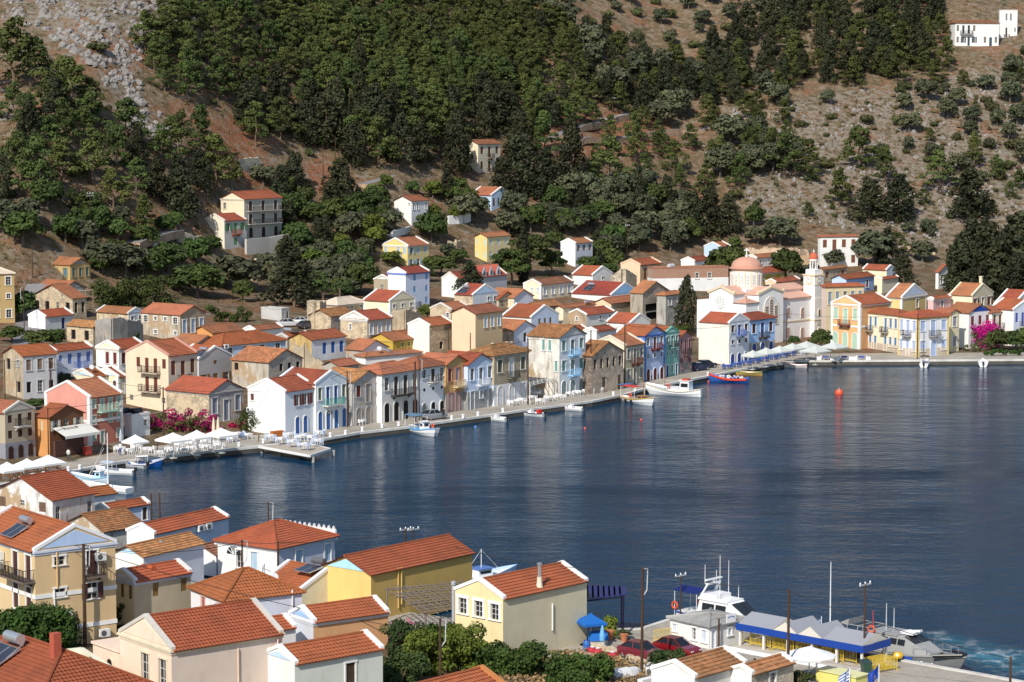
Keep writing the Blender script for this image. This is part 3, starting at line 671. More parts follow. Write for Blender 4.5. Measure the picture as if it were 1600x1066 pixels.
# -- second row and the slope behind
house('white house with three blue and green shutters behind a crumbling ochre wall', 452,487,540,531,566,'L','....','.sss', (.60,.42,.17), (.72,.74,.76), kind='weath', kR='plaster', sh=(.035,.12,.42), fr=None, tile='red')
house('bright mustard yellow house with small windows', 577,614,663,532,555,'L','','.kk.k', (.56,.38,.07), fr=(.6,.5,.2), tile='mid', cor=(.6,.42,.1))
house('grey cottage with white gable above the mansion shell', 540,567,606,547,566,'R','','', STG, WH, kind='weath', kR='plaster', tile='mid')
house('low white house with solar heater on its shallow hipped roof', 556,571,657,557,570,'H','','', WH, cor=(.7,.7,.68), tile='mid', pitch=.3, th=40)
house('stone house with white gable and three tall white framed windows', 532,574,613,500,533,'L','.k..','sss', STO, (.62,.53,.40), kind='stone', kR='plaster', pedL=WH, cp=WH, cor=(.66,.64,.6), sh=(.62,.66,.72), fr=WH, tile='red')
house('roofed stone house beside the broken tower', 484,517,553,494,517,'L','','.b', STO, (.42,.37,.31), kind='stone', tile='old')
house('tan house with white pyramid roof below the palms', 502,528,571,476,492,'H','','.kk', TAN, tile='pale', cor=(.75,.73,.7), pitch=.5)
house('pale yellow house with white double coping and blind pediment', 568,609,649,471,493,'R','','kkk', PYL, cp=WH, ped=PYL, quoin=WH, sh=BR, tile='red')
house('white house with dark window row above a tan stone gable', 584,610,652,438,470,'L','.k.','oooo', (.42,.35,.25), (.70,.72,.76), pedL=WH, cp=WH, fr=(.4,.35,.3), tile='red')
house('white house with blue shutters and blue eaves on the uphill side', 606,634,671,427,482,'L','','.s.s|.s.s|.G.s', WH, (.60,.66,.80), cp=WH, cor=(.22,.30,.66), sh=(.18,.36,.62), fr=None, tile='crim')
house('white gabled house with niche in its bare stone front', 637,671,708,509,554,'L','','.|.b.', (.76,.75,.68), STO, kR='stone', cp=WH, tile='red', fr=(.5,.45,.38))
house('tall peach cream house with three pale blue windows', 706,743,785,490,557,'L','','.sss|....', PEA, (.62,.46,.27), sh=(.42,.58,.74), fr=(.7,.66,.58), tile='mid')
house('stone house with white gable band above the tall peach house', 672,705,735,484,507,'L','..k','', STO, kind='stone', cp=(.66,.63,.58), tile='mid')
house('stone house with pale blue and white pediment and crimson roof', 710,739,778,461,484,'R','','..kk', STO, (.68,.72,.76), kind='stone', kR='plaster', ped=(.50,.68,.88), cp=WH, tile='crim')
house('plain house with plain white gable and long orange roof', 762,803,833,465,482,'R','','', CR, (.70,.74,.80), tile='mid')
house('little stone temple front with carved pediment', 776,779,806,467,482,'R','','kkk', STO, (.50,.42,.29), ped=(.42,.36,.27), cor=(.46,.40,.31), fr=(.4,.33,.24))
house('white house with pale blue gable and wooden shutters above the tall quay house', 785,830,873,496,515,'R','','.sss.', WH, (.60,.70,.85), cp=WH, sh=(.22,.13,.07), fr=None, tile='red')
house('rubble cottage with old brown roof and black doorways', 818,841,877,480,502,'L','','.bb', STO, (.44,.38,.31), kind='stone', tile='old', fr=None)
house('cream house under a plain orange roof between two gables', 868,880,930,481,507,'L','','', PYL, tile='mid')
house('brown plastered gable house with white coping and white side', 887,916,960,492,510,'L','.k.','.kk', (.45,.34,.24), WH, kind='weath', kR='plaster', cp=WH, tile='red')
house('white house with long crimson roof and bright blue pediment', 893,955,998,461,474,'R','','', WH, (.66,.71,.78), ped=(.32,.56,.86), cp=WH, tile='crim')
house('cream gabled house with stone side under broad red roof', 928,955,1001,474,502,'L','','', PEA, (.46,.37,.26), kR='stone', tile='mid')
house('stained concrete shell with gaping dark storeys', 985,1004,1044,458,506,'R','','B', (.45,.40,.32), kind='weath', tile='mid', fr=None)
house('grey stuccoed house right of the concrete shell', 1026,1040,1067,461,508,'H','','sk|.d', (.46,.44,.40), kind='weath', sh=(.5,.48,.45), tile='mid')
house('low house with white gable behind the olive beige house', 948,985,1016,505,524,'R','','', WH, cp=WH, tile='red')
house('white cottage joined to its twin under sagging red roofs', 865,892,922,520,545,'L','','.s', WH, (.66,.68,.72), cp=WH, sh=BL, tile='red')
house('white cottage with raised coping and red roof behind the stone house', 912,932,963,518,548,'L','','.k.', WH, (.70,.70,.70), cp=WH, tile='red')
house('rough stone cottage with pale blue end wall beside the tall quay house', 760,803,838,516,545,'R','','.b.', STO, (.62,.68,.78), kind='stone', kR='plaster', tile='mid')
house('white gabled house with ochre roof by the old crane arm', 380,398,442,516,532,'L','','', WH, cp=WH, tile='mid')
house('small house with big solar panel on a crimson roof', 430,449,486,528,545,'L','','', STG, cp=(.6,.58,.55), tile='red')
house('low red roofed house tucked behind the white gabled taverna', 505,530,560,572,586,'L','','', STG, tile='mid')
house('cream house with brown roof and four pale shuttered windows', 818,845,896,445,468,'L','.qq','ssss', PYL, (.70,.65,.50), sh=(.58,.62,.68), quoin=WH, cp=WH, fr=WH, tile='brown')
house('white house with stepped red porch roofs', 894,926,957,430,448,'R','','.k.', WH, cp=WH, tile='red')
house('peach house with wooden balcony beside the brick shell', 970,1000,1033,414,447,'L','','sD', PEA, (.64,.44,.28), sh=(.20,.09,.04), fr=None, bal=(.18,.09,.05), rail=(.14,.07,.04), cp=PEA, tile='red')
house('unfinished red brick building with white ground floor', 1012,1020,1138,420,453,'F','','...kk.', (.38,.185,.12), plinth=(2.4,(.76,.75,.73),'plaster'), kind='brick', fr=(.6,.55,.5), th=15)
house('white hut with red roof on top of the brick building', 1064,1085,1112,408,422,'L','','', WH, cp=WH, tile='red')
house('pale blue cottage half hidden by the cypress above the brick building', 1100,1126,1142,386,406,'L','.q','', LBL, (.45,.66,.82), cp=WH, sh=BL, tile='mid')
house('white house with three square windows behind the church dome', 1166,1182,1221,403,421,'L','','kkk', WH, cp=WH, tile='mid')
house('olive yellow house with white cornice behind the church dome', 1160,1186,1229,427,447,'L','','kkk', (.50,.38,.06), cor=WH, cp=WH, fr=(.7,.6,.4), tile='red')
house('white cube house with red trimmed roof left of the clock tower', 1196,1212,1250,441,455,'L','','', PEA, cp=WH, tile='red')
house('big white house with red brown shutters on the slope above the clock tower', 1278,1281,1341,370,419,'H','','sdss|...s', WH, sh=(.20,.08,.05), fr=None, tile='mid', th=16)
house('small stone house with red roof below the big white house', 1277,1286,1323,421,441,'L','','s.s', (.60,.50,.36), kind='weath', sh=(.20,.07,.05), fr=None, tile='mid')
house('long pale yellow house with blue grey shutters beside the clock tower', 1284,1290,1350,448,530,'H','','ssoss|.....', (.62,.50,.44), (.60,.52,.34), sh=(.22,.30,.38), fr=(.66,.6,.45), tile='red', th=20)
house('periwinkle blue house with white front gable behind the long yellow house', 1300,1322,1366,436,461,'L','','.s', (.50,.62,.86), (.36,.50,.80), pedL=(.50,.62,.86), sh=(.16,.06,.05), tile='red')
house('cream house with white roof edges and pale blue end gable', 1348,1385,1399,422,447,'R','','', PYL, (.56,.66,.76), cp=WH, tile='red')
house('small cream house partly behind the dark cypress', 1371,1378,1404,436,459,'L','','', PYL, (.70,.64,.50), cp=WH, tile='red')
house('yellow house with pale blue pediment and one dark window', 1384,1409,1448,465,492,'R','','..o.', YEL, (.68,.54,.25), ped=(.56,.64,.80), cp=WH, quoin=WH, cor=WH, tile='mid')
house('pink house with white parapet at the foot of the cypresses', 1450,1458,1486,467,493,'L','','.o.', (.74,.46,.44), cor=WH, cp=WH, tile='red')
house('cream house with tall chimney and dark red shutters', 1484,1519,1552,462,488,'R','','OoO', PYL, (.70,.62,.44), sh=(.13,.025,.02), cp=PYL, tile='mid', chim=((.72,.3,2.2,(.74,.66,.46)),))
house('orange house with mint shutters and white gable trim on the square', 1299,1343,1392,476,546,'L','sDs|aaa','.k.|..a', (.74,.42,.19), (.60,.34,.17), ped=(.76,.48,.24), cp=WH, cor=WH, quoin=WH, band=(WH,), sh=(.42,.60,.46), bal=(.20,.05,.04), rail=(.16,.05,.04), tile='red', th=46)
house('cream waterfront house with bright blue and brown doors', 1349,1403,1432,493,552,'H','sDs.Dss|qdd.dss','', PYL, (.7,.6,.4), sh=(.08,.20,.46), bal=(.4,.36,.3), plinth=(1.4,(.55,.46,.35)), fr=(.7,.66,.56), tile='red', pitch=.35, th=34)
house('white corner house with pale blue shutters and two grey balconies', 1404,1433,1483,496,559,'H','sDs|sds','sDs|sas', (.74,.74,.76), sh=(.40,.50,.72), fr=(.7,.7,.72), cor=(.68,.52,.22), quoin=(.68,.52,.22), plinth=(1.5,(.55,.46,.35)), bal=(.42,.40,.4), tile='red', pitch=.35, th=34)
house('narrow cream house with grey windows beside the white corner house', 1462,1484,1499,489,551,'R','','s|s', PYL, (.66,.58,.38), sh=(.30,.31,.33), tile='mid', th=42)
house('white house with ultramarine pediment and dark red shutters', 1478,1513,1549,489,545,'R','.s.|...','sss|...', WH, (.74,.73,.74), ped=(.02,.07,.36), sh=(.19,.05,.05), fr=None, tile='mid', th=42)
house('cream fronted house with maroon shutters and iron balcony by the garden', 1525,1549,1584,488,541,'H','','sDDs|....', WH, (.66,.62,.52), cor=(.66,.62,.52), sh=(.12,.03,.035), fr=None, tile='mid', th=42)
house('pale blue gabled house with deep blue shutters cut by the picture edge', 1548,1583,1622,484,541,'R','','sD.s|....', WH, (.68,.73,.84), cp=WH, sh=(.10,.12,.42), fr=None, tile='red', th=42)
house('house with stepped white copings behind the ultramarine pediment house', 1553,1584,1624,477,496,'R','','', WH, cp=WH, tile='red')
house('white house half swallowed by the tall dark cypresses', 1462,1466,1488,425,452,'R','','oo', WH, sh=BR, tile='mid')
# -- on the hillside
house('white two storey house alone on the slope beside a white walled ramp', 616,643,669,314,353,'L','...k|....|....','oo.o|....', WH, (.74,.74,.75), tile='mid')
house('pale blue gabled house half behind the olive on the upper slope', 735,768,799,305,330,'R','.s.','soos', LBL, (.52,.66,.82), cp=WH, sh=(.16,.08,.05), fr=None, tile='mid')
house('cream two storey house among the cypresses on the upper road', 725,747,782,225,271,'L','','sDs|sDs', PYL, (.68,.62,.48), sh=(.13,.06,.03), fr=None, bal=(.4,.36,.3), tile='mid')
house('three storey cream hotel with rows of arched brown doors on the terrace', 345,382,440,311,372,'L','k..|...','GGG|GGG|aaa', (.74,.66,.48), (.46,.43,.38), sh=(.10,.03,.025), doors=(.05,.03,.025), fr=(.6,.55,.5), bal=(.5,.48,.45), cor=(.66,.6,.5), tile='red')
house('cream house with green shutters and red balcony on the terrace below the hotel', 318,351,385,345,391,'L','','ODO|.s.', (.76,.70,.56), (.50,.48,.45), cp=(.7,.66,.58), sh=(.10,.30,.12), fr=None, bal=(.3,.07,.05), rail=(.26,.08,.06), tile='red')
house('yellow house with pale blue shutters and balcony in the orchard', 598,637,670,384,421,'L','s.Ds|....','Oss|OOs', YEL, (.74,.60,.30), sh=(.40,.56,.74), fr=None, cp=WH, bal=(.5,.62,.74), rail=(.55,.66,.78), cor=WH, tile='mid')
house('tall plain yellow house behind the umbrella pine', 742,761,797,370,410,'L','q.s|q.s','sss|sss', YEL, (.76,.64,.36), sh=(.55,.68,.66), fr=None, tile='mid')
house('white house with small dark windows beside the umbrella pine', 876,899,926,380,417,'L','','sss|k..', WH, (.68,.71,.77), sh=(.24,.15,.08), fr=None, cp=WH, tile='mid')
hotel_like = house('white mansion with square tower end high on the forest edge', 1484,1492,1561,36,72,'H','','oGGo....|oOdO.oao', WH, pitch=.36, th=10, bal=(.5,.5,.52), tile='brown', fr=None, sh=(.05,.08,.12), foot=-4)
house('white square tower block of the mansion on the forest edge', 1561,1562,1590,17,60,'F','','.oo.|.G.k', WH, th=10, fr=None)
# -- near shore
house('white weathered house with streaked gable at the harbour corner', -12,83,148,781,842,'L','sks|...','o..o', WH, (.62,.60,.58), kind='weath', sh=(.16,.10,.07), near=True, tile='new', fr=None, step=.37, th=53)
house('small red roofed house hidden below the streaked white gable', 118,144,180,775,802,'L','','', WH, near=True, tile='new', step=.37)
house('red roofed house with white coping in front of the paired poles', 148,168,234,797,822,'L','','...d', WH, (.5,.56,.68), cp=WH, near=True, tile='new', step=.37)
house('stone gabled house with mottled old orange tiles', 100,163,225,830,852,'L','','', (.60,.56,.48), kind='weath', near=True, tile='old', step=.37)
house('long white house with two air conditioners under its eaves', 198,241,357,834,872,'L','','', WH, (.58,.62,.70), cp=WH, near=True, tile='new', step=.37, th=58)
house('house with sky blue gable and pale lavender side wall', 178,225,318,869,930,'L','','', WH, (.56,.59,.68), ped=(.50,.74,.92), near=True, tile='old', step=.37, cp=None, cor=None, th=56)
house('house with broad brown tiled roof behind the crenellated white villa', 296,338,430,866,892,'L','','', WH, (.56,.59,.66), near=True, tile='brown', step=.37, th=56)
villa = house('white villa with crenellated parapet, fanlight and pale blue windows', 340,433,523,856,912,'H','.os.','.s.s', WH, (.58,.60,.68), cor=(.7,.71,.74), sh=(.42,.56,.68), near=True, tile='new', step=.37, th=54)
f8 = house('beige house with sky blue pediment, iron balconies and solar heater', -44,57,180,861,1012,'R','.D.DD|.d.dd|.d.dd','.k.D.|.k.O.|.....', (.66,.50,.28), (.62,.45,.25), ped=(.42,.55,.76), cp=(.74,.74,.76), cor=(.56,.60,.70), band=(WH,.52,.16), sh=(.085,.035,.03), fr=WH, bal=(.16,.12,.10), near=True, tile='new', step=.37, win=.95, pitch=.45, th=37)
f9 = house('tan house with lavender frieze and two yellow shuttered windows', 172,211,298,908,992,'L','.ss|...','.s.s|....', (.74,.62,.40), (.46,.39,.27), ped=(.60,.66,.82), cp=(.72,.70,.66), cor=(.52,.55,.66), sh=(.24,.14,.05), fr=None, near=True, tile='new', step=.37, th=46)
f10 = house('white square house with pyramid red roof and pink window frames', 298,352,472,938,1012,'H','.s.s|....','', (.78,.77,.78), (.60,.62,.70), sh=(.35,.12,.10), fr=(.72,.5,.45), near=True, tile='new', step=.37, pitch=.52, th=32)
f11 = house('cream gabled house with slanting solar heater on its roof', 408,472,556,922,968,'R','','', (.70,.64,.46), cp=(.74,.74,.75), near=True, tile='new', step=.37)
f12 = house('long ochre yellow warehouse with sky blue pediment', 503,580,738,897,972,'L','','', (.76,.54,.19), (.50,.34,.11), ped=(.42,.70,.86), near=True, tile='new', step=.37, cp=None, th=50)  # long wall repeats the gable ochre with shade put into the colour
f13 = house('orange sided house with wide white coping and white eaves', 452,490,606,971,1022,'L','','', (.6,.62,.68), (.60,.34,.17), ped=(.34,.52,.74), cp=(.78,.78,.79), cor=(.74,.75,.78), near=True, tile='new', step=.37, th=35)
f15b = house('narrow red roof with bright white coping behind the blush pink house', 392,424,462,985,1030,'L','','', WH, cp=WH, near=True, tile='new', step=.37, th=37)
f14 = house('blush pink house with heavy cornice, plain pediment and tall windows', 187,269,441,1015,1110,'L','.oo','', (.80,.62,.48), (.66,.55,.46), ped=(.80,.64,.49), cp=(.56,.53,.47), cor=(.72,.62,.46), sh=(.4,.4,.4), fr=(.70,.6,.46), near=True, th=38, tile='new', step=.37, pitch=.47)
f15 = house('pale green sided house with white coping and one brown window', 410,461,598,1037,1108,'L','....','..s.', WH, (.62,.65,.58), cp=WH, pedL=(.5,.66,.8), sh=(.07,.045,.03), fr=WH, near=True, tile='new', step=.37, th=40)
f16 = house('pale yellow house with white trim and tall flue beside the harbour', 711,786,917,935,1037,'L','ooo|...','', (.80,.66,.36), (.60,.54,.38), cp=(.78,.78,.76), sh=(.10,.07,.05), fr=WH, near=True, tile='new', step=.37, win=.9, bw=.24, th=47)
f17 = house('house showing only its red roof and orange verge below the garden', 560,652,800,1118,1190,'L','','', (.6,.3,.1), cp=(.50,.20,.07), near=True, tile='new', step=.37)
f18 = house('house with square clay tiled hip roof and solar tank in the corner', -110,62,235,1098,1190,'H','','', WH, near=True, tile='new', step=.34, th=40, pitch=.5)
f20 = house('low white cottage with patched tile roof by the pier', 1018,1085,1166,1058,1096,'L','','', WH, (.62,.60,.55), cp=WH, near=True, tile='old', step=.37, pitch=.40)
house('rough stone fronted cottage end with broken ridge tiles by the pier', 1140,1174,1240,1053,1090,'L','','.o.', WH, (.50,.44,.35), kR='stone', cp=WH, near=True, tile='old', step=.37, pitch=.40)
# ------------------------------------------------------------------ trees and scrub
R_ = random.Random(11)
def rdir(r):
    z = r.uniform(-1, 1); a = r.uniform(0, 2*pi); s = sqrt(1-z*z); return V((s*cos(a), s*sin(a), z))
class Leaves:
    def __init__(s, seed): s.r = random.Random(seed); s.v, s.f, s.t = [], [], []
    def card(s, p, n, w, h, tone):
        a = n.cross(rdir(s.r))
        if a.length < .05: a = n.orthogonal()
        a.normalize(); b = n.cross(a); a *= w/2; b *= h/2; k = len(s.v); q = s.r.uniform(.3, .8)
        s.v += [tuple(p-a*q-b), tuple(p+a-b*q), tuple(p+a*q+b), tuple(p-a+b*q)]; s.f.append((k, k+1, k+2, k+3)); s.t.append(tone)
    def blob(s, c, rx, rz, n, size, low=-.45, tone=None, up=.25):
        r = s.r; tb = r.uniform(.15, .85) if tone is None else tone
        for _ in range(n):
            d = rdir(r)
            if d.z < low: d.z = -d.z*.6; d.normalize()
            k = r.uniform(.35, 1.12)**.55
            p = V((c[0]+d.x*rx*k, c[1]+d.y*rx*k, c[2]+d.z*rz*k))
            nn = (d+rdir(r)*.75+V((0,0,up))).normalized()
            s.card(p, nn, size*r.uniform(.6, 1.3), size*r.uniform(.6, 1.3), min(1, max(0, tb+r.uniform(-.3, .3))))
    def mesh(s, m, name='crown'):
        me = bpy.data.meshes.new(name); me.from_pydata(s.v, [], s.f); me.materials.append(m)
        a = me.attributes.new('tone', 'FLOAT', 'FACE'); a.data.foreach_set('value', s.t); me.update(); return me
def trunk_mesh(seed, h, r0, limbs, lean=.06, col=(.16,.11,.075)):
    r = random.Random(seed); b = MB(); p = V((0,0,-.6)); n = 4; pts = [p]
    for i in range(n): pts.append(V((r.uniform(-lean, lean)*h*.5, r.uniform(-lean, lean)*h*.5, h*(i+1)/n)))
    for i in range(n): b.tube(pts[i], pts[i+1], r0*(1-.2*i), r0*(1-.2*(i+1)), 6, caps=False)
    for _ in range(limbs):
        z = r.uniform(.35, .85)*h; a = r.uniform(0, 2*pi); l = r.uniform(.2, .42)*h
        b.tube((0,0,z), (cos(a)*l, sin(a)*l, z+l*.55), r0*.4, r0*.12, 5, caps=False)
    return b.mesh('trunk', [mat('plain', col)])
M_PINE = mat('leaf', (.064,.086,.027)); M_CON = mat('leaf', (.036,.042,.023)); M_OLI = mat('leaf', (.072,.082,.050)); M_SHR = mat('leaf', (.075,.084,.036)); M_BRD = mat('leaf', (.048,.074,.022)); M_LIM = mat('leaf', (.075,.105,.022)); M_DRY = mat('leaf', (.17,.125,.07))
def mk_pine(seed):
    L_ = Leaves(seed); r = L_.r; n = r.randint(25, 31); top = r.uniform(6.6, 7.8)
    ex, ey = r.uniform(.8, 1.2), r.uniform(.8, 1.2)
    for i in range(n):
        z = 1.4+(top-1.4)*(i/(n-1))**.9; rad = max(.1, 3.1*(1-((z-1.2)/7.4)**1.3)*r.uniform(.3, 1.12)); a = i*2.4+r.uniform(-.9, .9)
        L_.blob((cos(a)*rad*ex, sin(a)*rad*ey, z+r.uniform(-.5, .5)), r.uniform(.6, 1.2)*(1.1-.35*i/n), r.uniform(.45, .9), 105, .29)
    return L_.mesh(M_PINE), trunk_mesh(seed, 6.0, .19, 6)
def mk_conifer(seed):
    L_ = Leaves(seed); r = L_.r; n = 36; w = r.uniform(2.5, 3.2); pw = r.uniform(.55, .8)
    for i in range(n):
        z = .6+7.3*(i/(n-1)); rad = w*(1-(z-.4)/8.0)**pw; a = i*2.4+r.uniform(-.8, .8); q = r.uniform(.4, 1.05)
        L_.blob((cos(a)*rad*q, sin(a)*rad*q, z+r.uniform(-.2, .3)), .4+rad*.30, r.uniform(.6, 1.0), 70, .36, low=-.8, up=.0)
    return L_.mesh(M_CON), trunk_mesh(seed, 7.0, .2, 2, .02)
def mk_column(seed):
    L_ = Leaves(seed); r = L_.r
    for i in range(26):
        z = .5+7.4*(i/25); rad = .75*min(1, (8.1-z)/3.2)**.8*min(1, (z+.4)/1.5); a = i*2.4
        L_.blob((cos(a)*rad*.4, sin(a)*rad*.4, z), rad*.75+.1, .6, 55, .30, low=-1)
    return L_.mesh(M_CON), trunk_mesh(seed, 6.5, .14, 0, .01)
def mk_round(seed, m, n=10, sz=.36):
    L_ = Leaves(seed); r = L_.r
    for i in range(n):
        a = i*2.4+r.uniform(-.4, .4); z = 1.35+1.9*((i+.5)/n); rad = 1.75*sqrt(max(.05, 1-((z-1.2)/2.4)**2))*r.uniform(.45, .9)
        L_.blob((cos(a)*rad, sin(a)*rad, z), r.uniform(.7, 1.1), r.uniform(.55, .85), 150, sz)
    return L_.mesh(m), trunk_mesh(seed, 2.6, .17, 5, .1, (.13,.11,.09))
def mk_shrub(seed, m):
    L_ = Leaves(seed); r = L_.r
    for i in range(6):
        a = i*1.9+r.uniform(-.5, .5); rad = r.uniform(.2, .8)
        L_.blob((cos(a)*rad, sin(a)*rad, .55+r.uniform(-.1, .35)), r.uniform(.5, .8), r.uniform(.45, .65), 90, .26, low=-.9)
    return L_.mesh(m), trunk_mesh(seed, .8, .07, 3, .1)
def mk_umbrella(seed):
    L_ = Leaves(seed); r = L_.r
    for i in range(30):
        a = i*2.4; rad = 3.0*sqrt(i/29)*r.uniform(.8, 1.05); dz = r.uniform(0, 3.2)
        L_.blob((cos(a)*rad, sin(a)*rad, 6.5-rad*rad*.12-dz), r.uniform(.9, 1.4), .8, 150, .34)
    return L_.mesh(M_BRD), trunk_mesh(seed, 5.8, .24, 7, .04)
TREES = {'pine': ('pine_tree', 'pine', 8.0, [mk_pine(100+i) for i in range(9)]), 'conifer': ('cypress_tree', 'cypress', 8.2, [mk_conifer(200+i) for i in range(7)]), 'column': ('slender_cypress', 'cypress', 8.1, [mk_column(300+i) for i in range(2)]),
         'olive': ('olive_tree', 'olive tree', 3.9, [mk_round(400+i, M_OLI) for i in range(5)]), 'broad': ('broadleaf_tree', 'tree', 3.9, [mk_round(500+i, M_BRD, 12, .34) for i in range(4)]), 'lime': ('garden_tree', 'tree', 3.9, [mk_round(550+i, M_LIM, 9, .32) for i in range(2)]),
         'shrub': ('shrub', 'shrub', 1.5, [mk_shrub(600+i, M_SHR) for i in range(4)]), 'dry': ('dry_shrub', 'shrub', 1.5, [mk_shrub(650+i, M_DRY) for i in range(2)]), 'umbrella': ('umbrella_pine', 'pine', 7.4, [mk_umbrella(700+i) for i in range(2)])}
TCOUNT = {}; TPOS = []
def plant(kind, p, h, label, group=None, wide=1.):
    nm, cat, ref, var = TREES[kind]; cr, tr = R_.choice(var); s = h/ref
    TCOUNT[kind] = TCOUNT.get(kind, 0)+1
    o = thing(nm, label, cat, p, R_.uniform(0, 2*pi), group); o.scale = (s*wide, s*wide, s)
    obj('crown', cr, o); obj('trunk', tr, o); TPOS.append((p.x, p.y, h*.3)); return o
def plant_px(kind, px, pb, pt, label, group=None, wide=1., near=False):
    p = (on_near if near else on_far)(px, pb); h = z_above(p, pt)-p.z
    return plant(kind, p, h, label, group, wide)
HBOX = []
for hs in HOUSES:
    q = [pix(to_w(hs, x, y, z)) for x, y in ((0,0),(hs.W,0),(0,hs.D)) for z in (0, hs.h)]
    HBOX.append((min(a for a, _ in q)-5, max(a for a, _ in q)+5, min(c for _, c in q)-2, max(c for _, c in q)+8))
HW = [(hs.base+hs.e1*hs.W/2+hs.e2*hs.D/2, max(hs.W, hs.D)*.62) for hs in HOUSES]
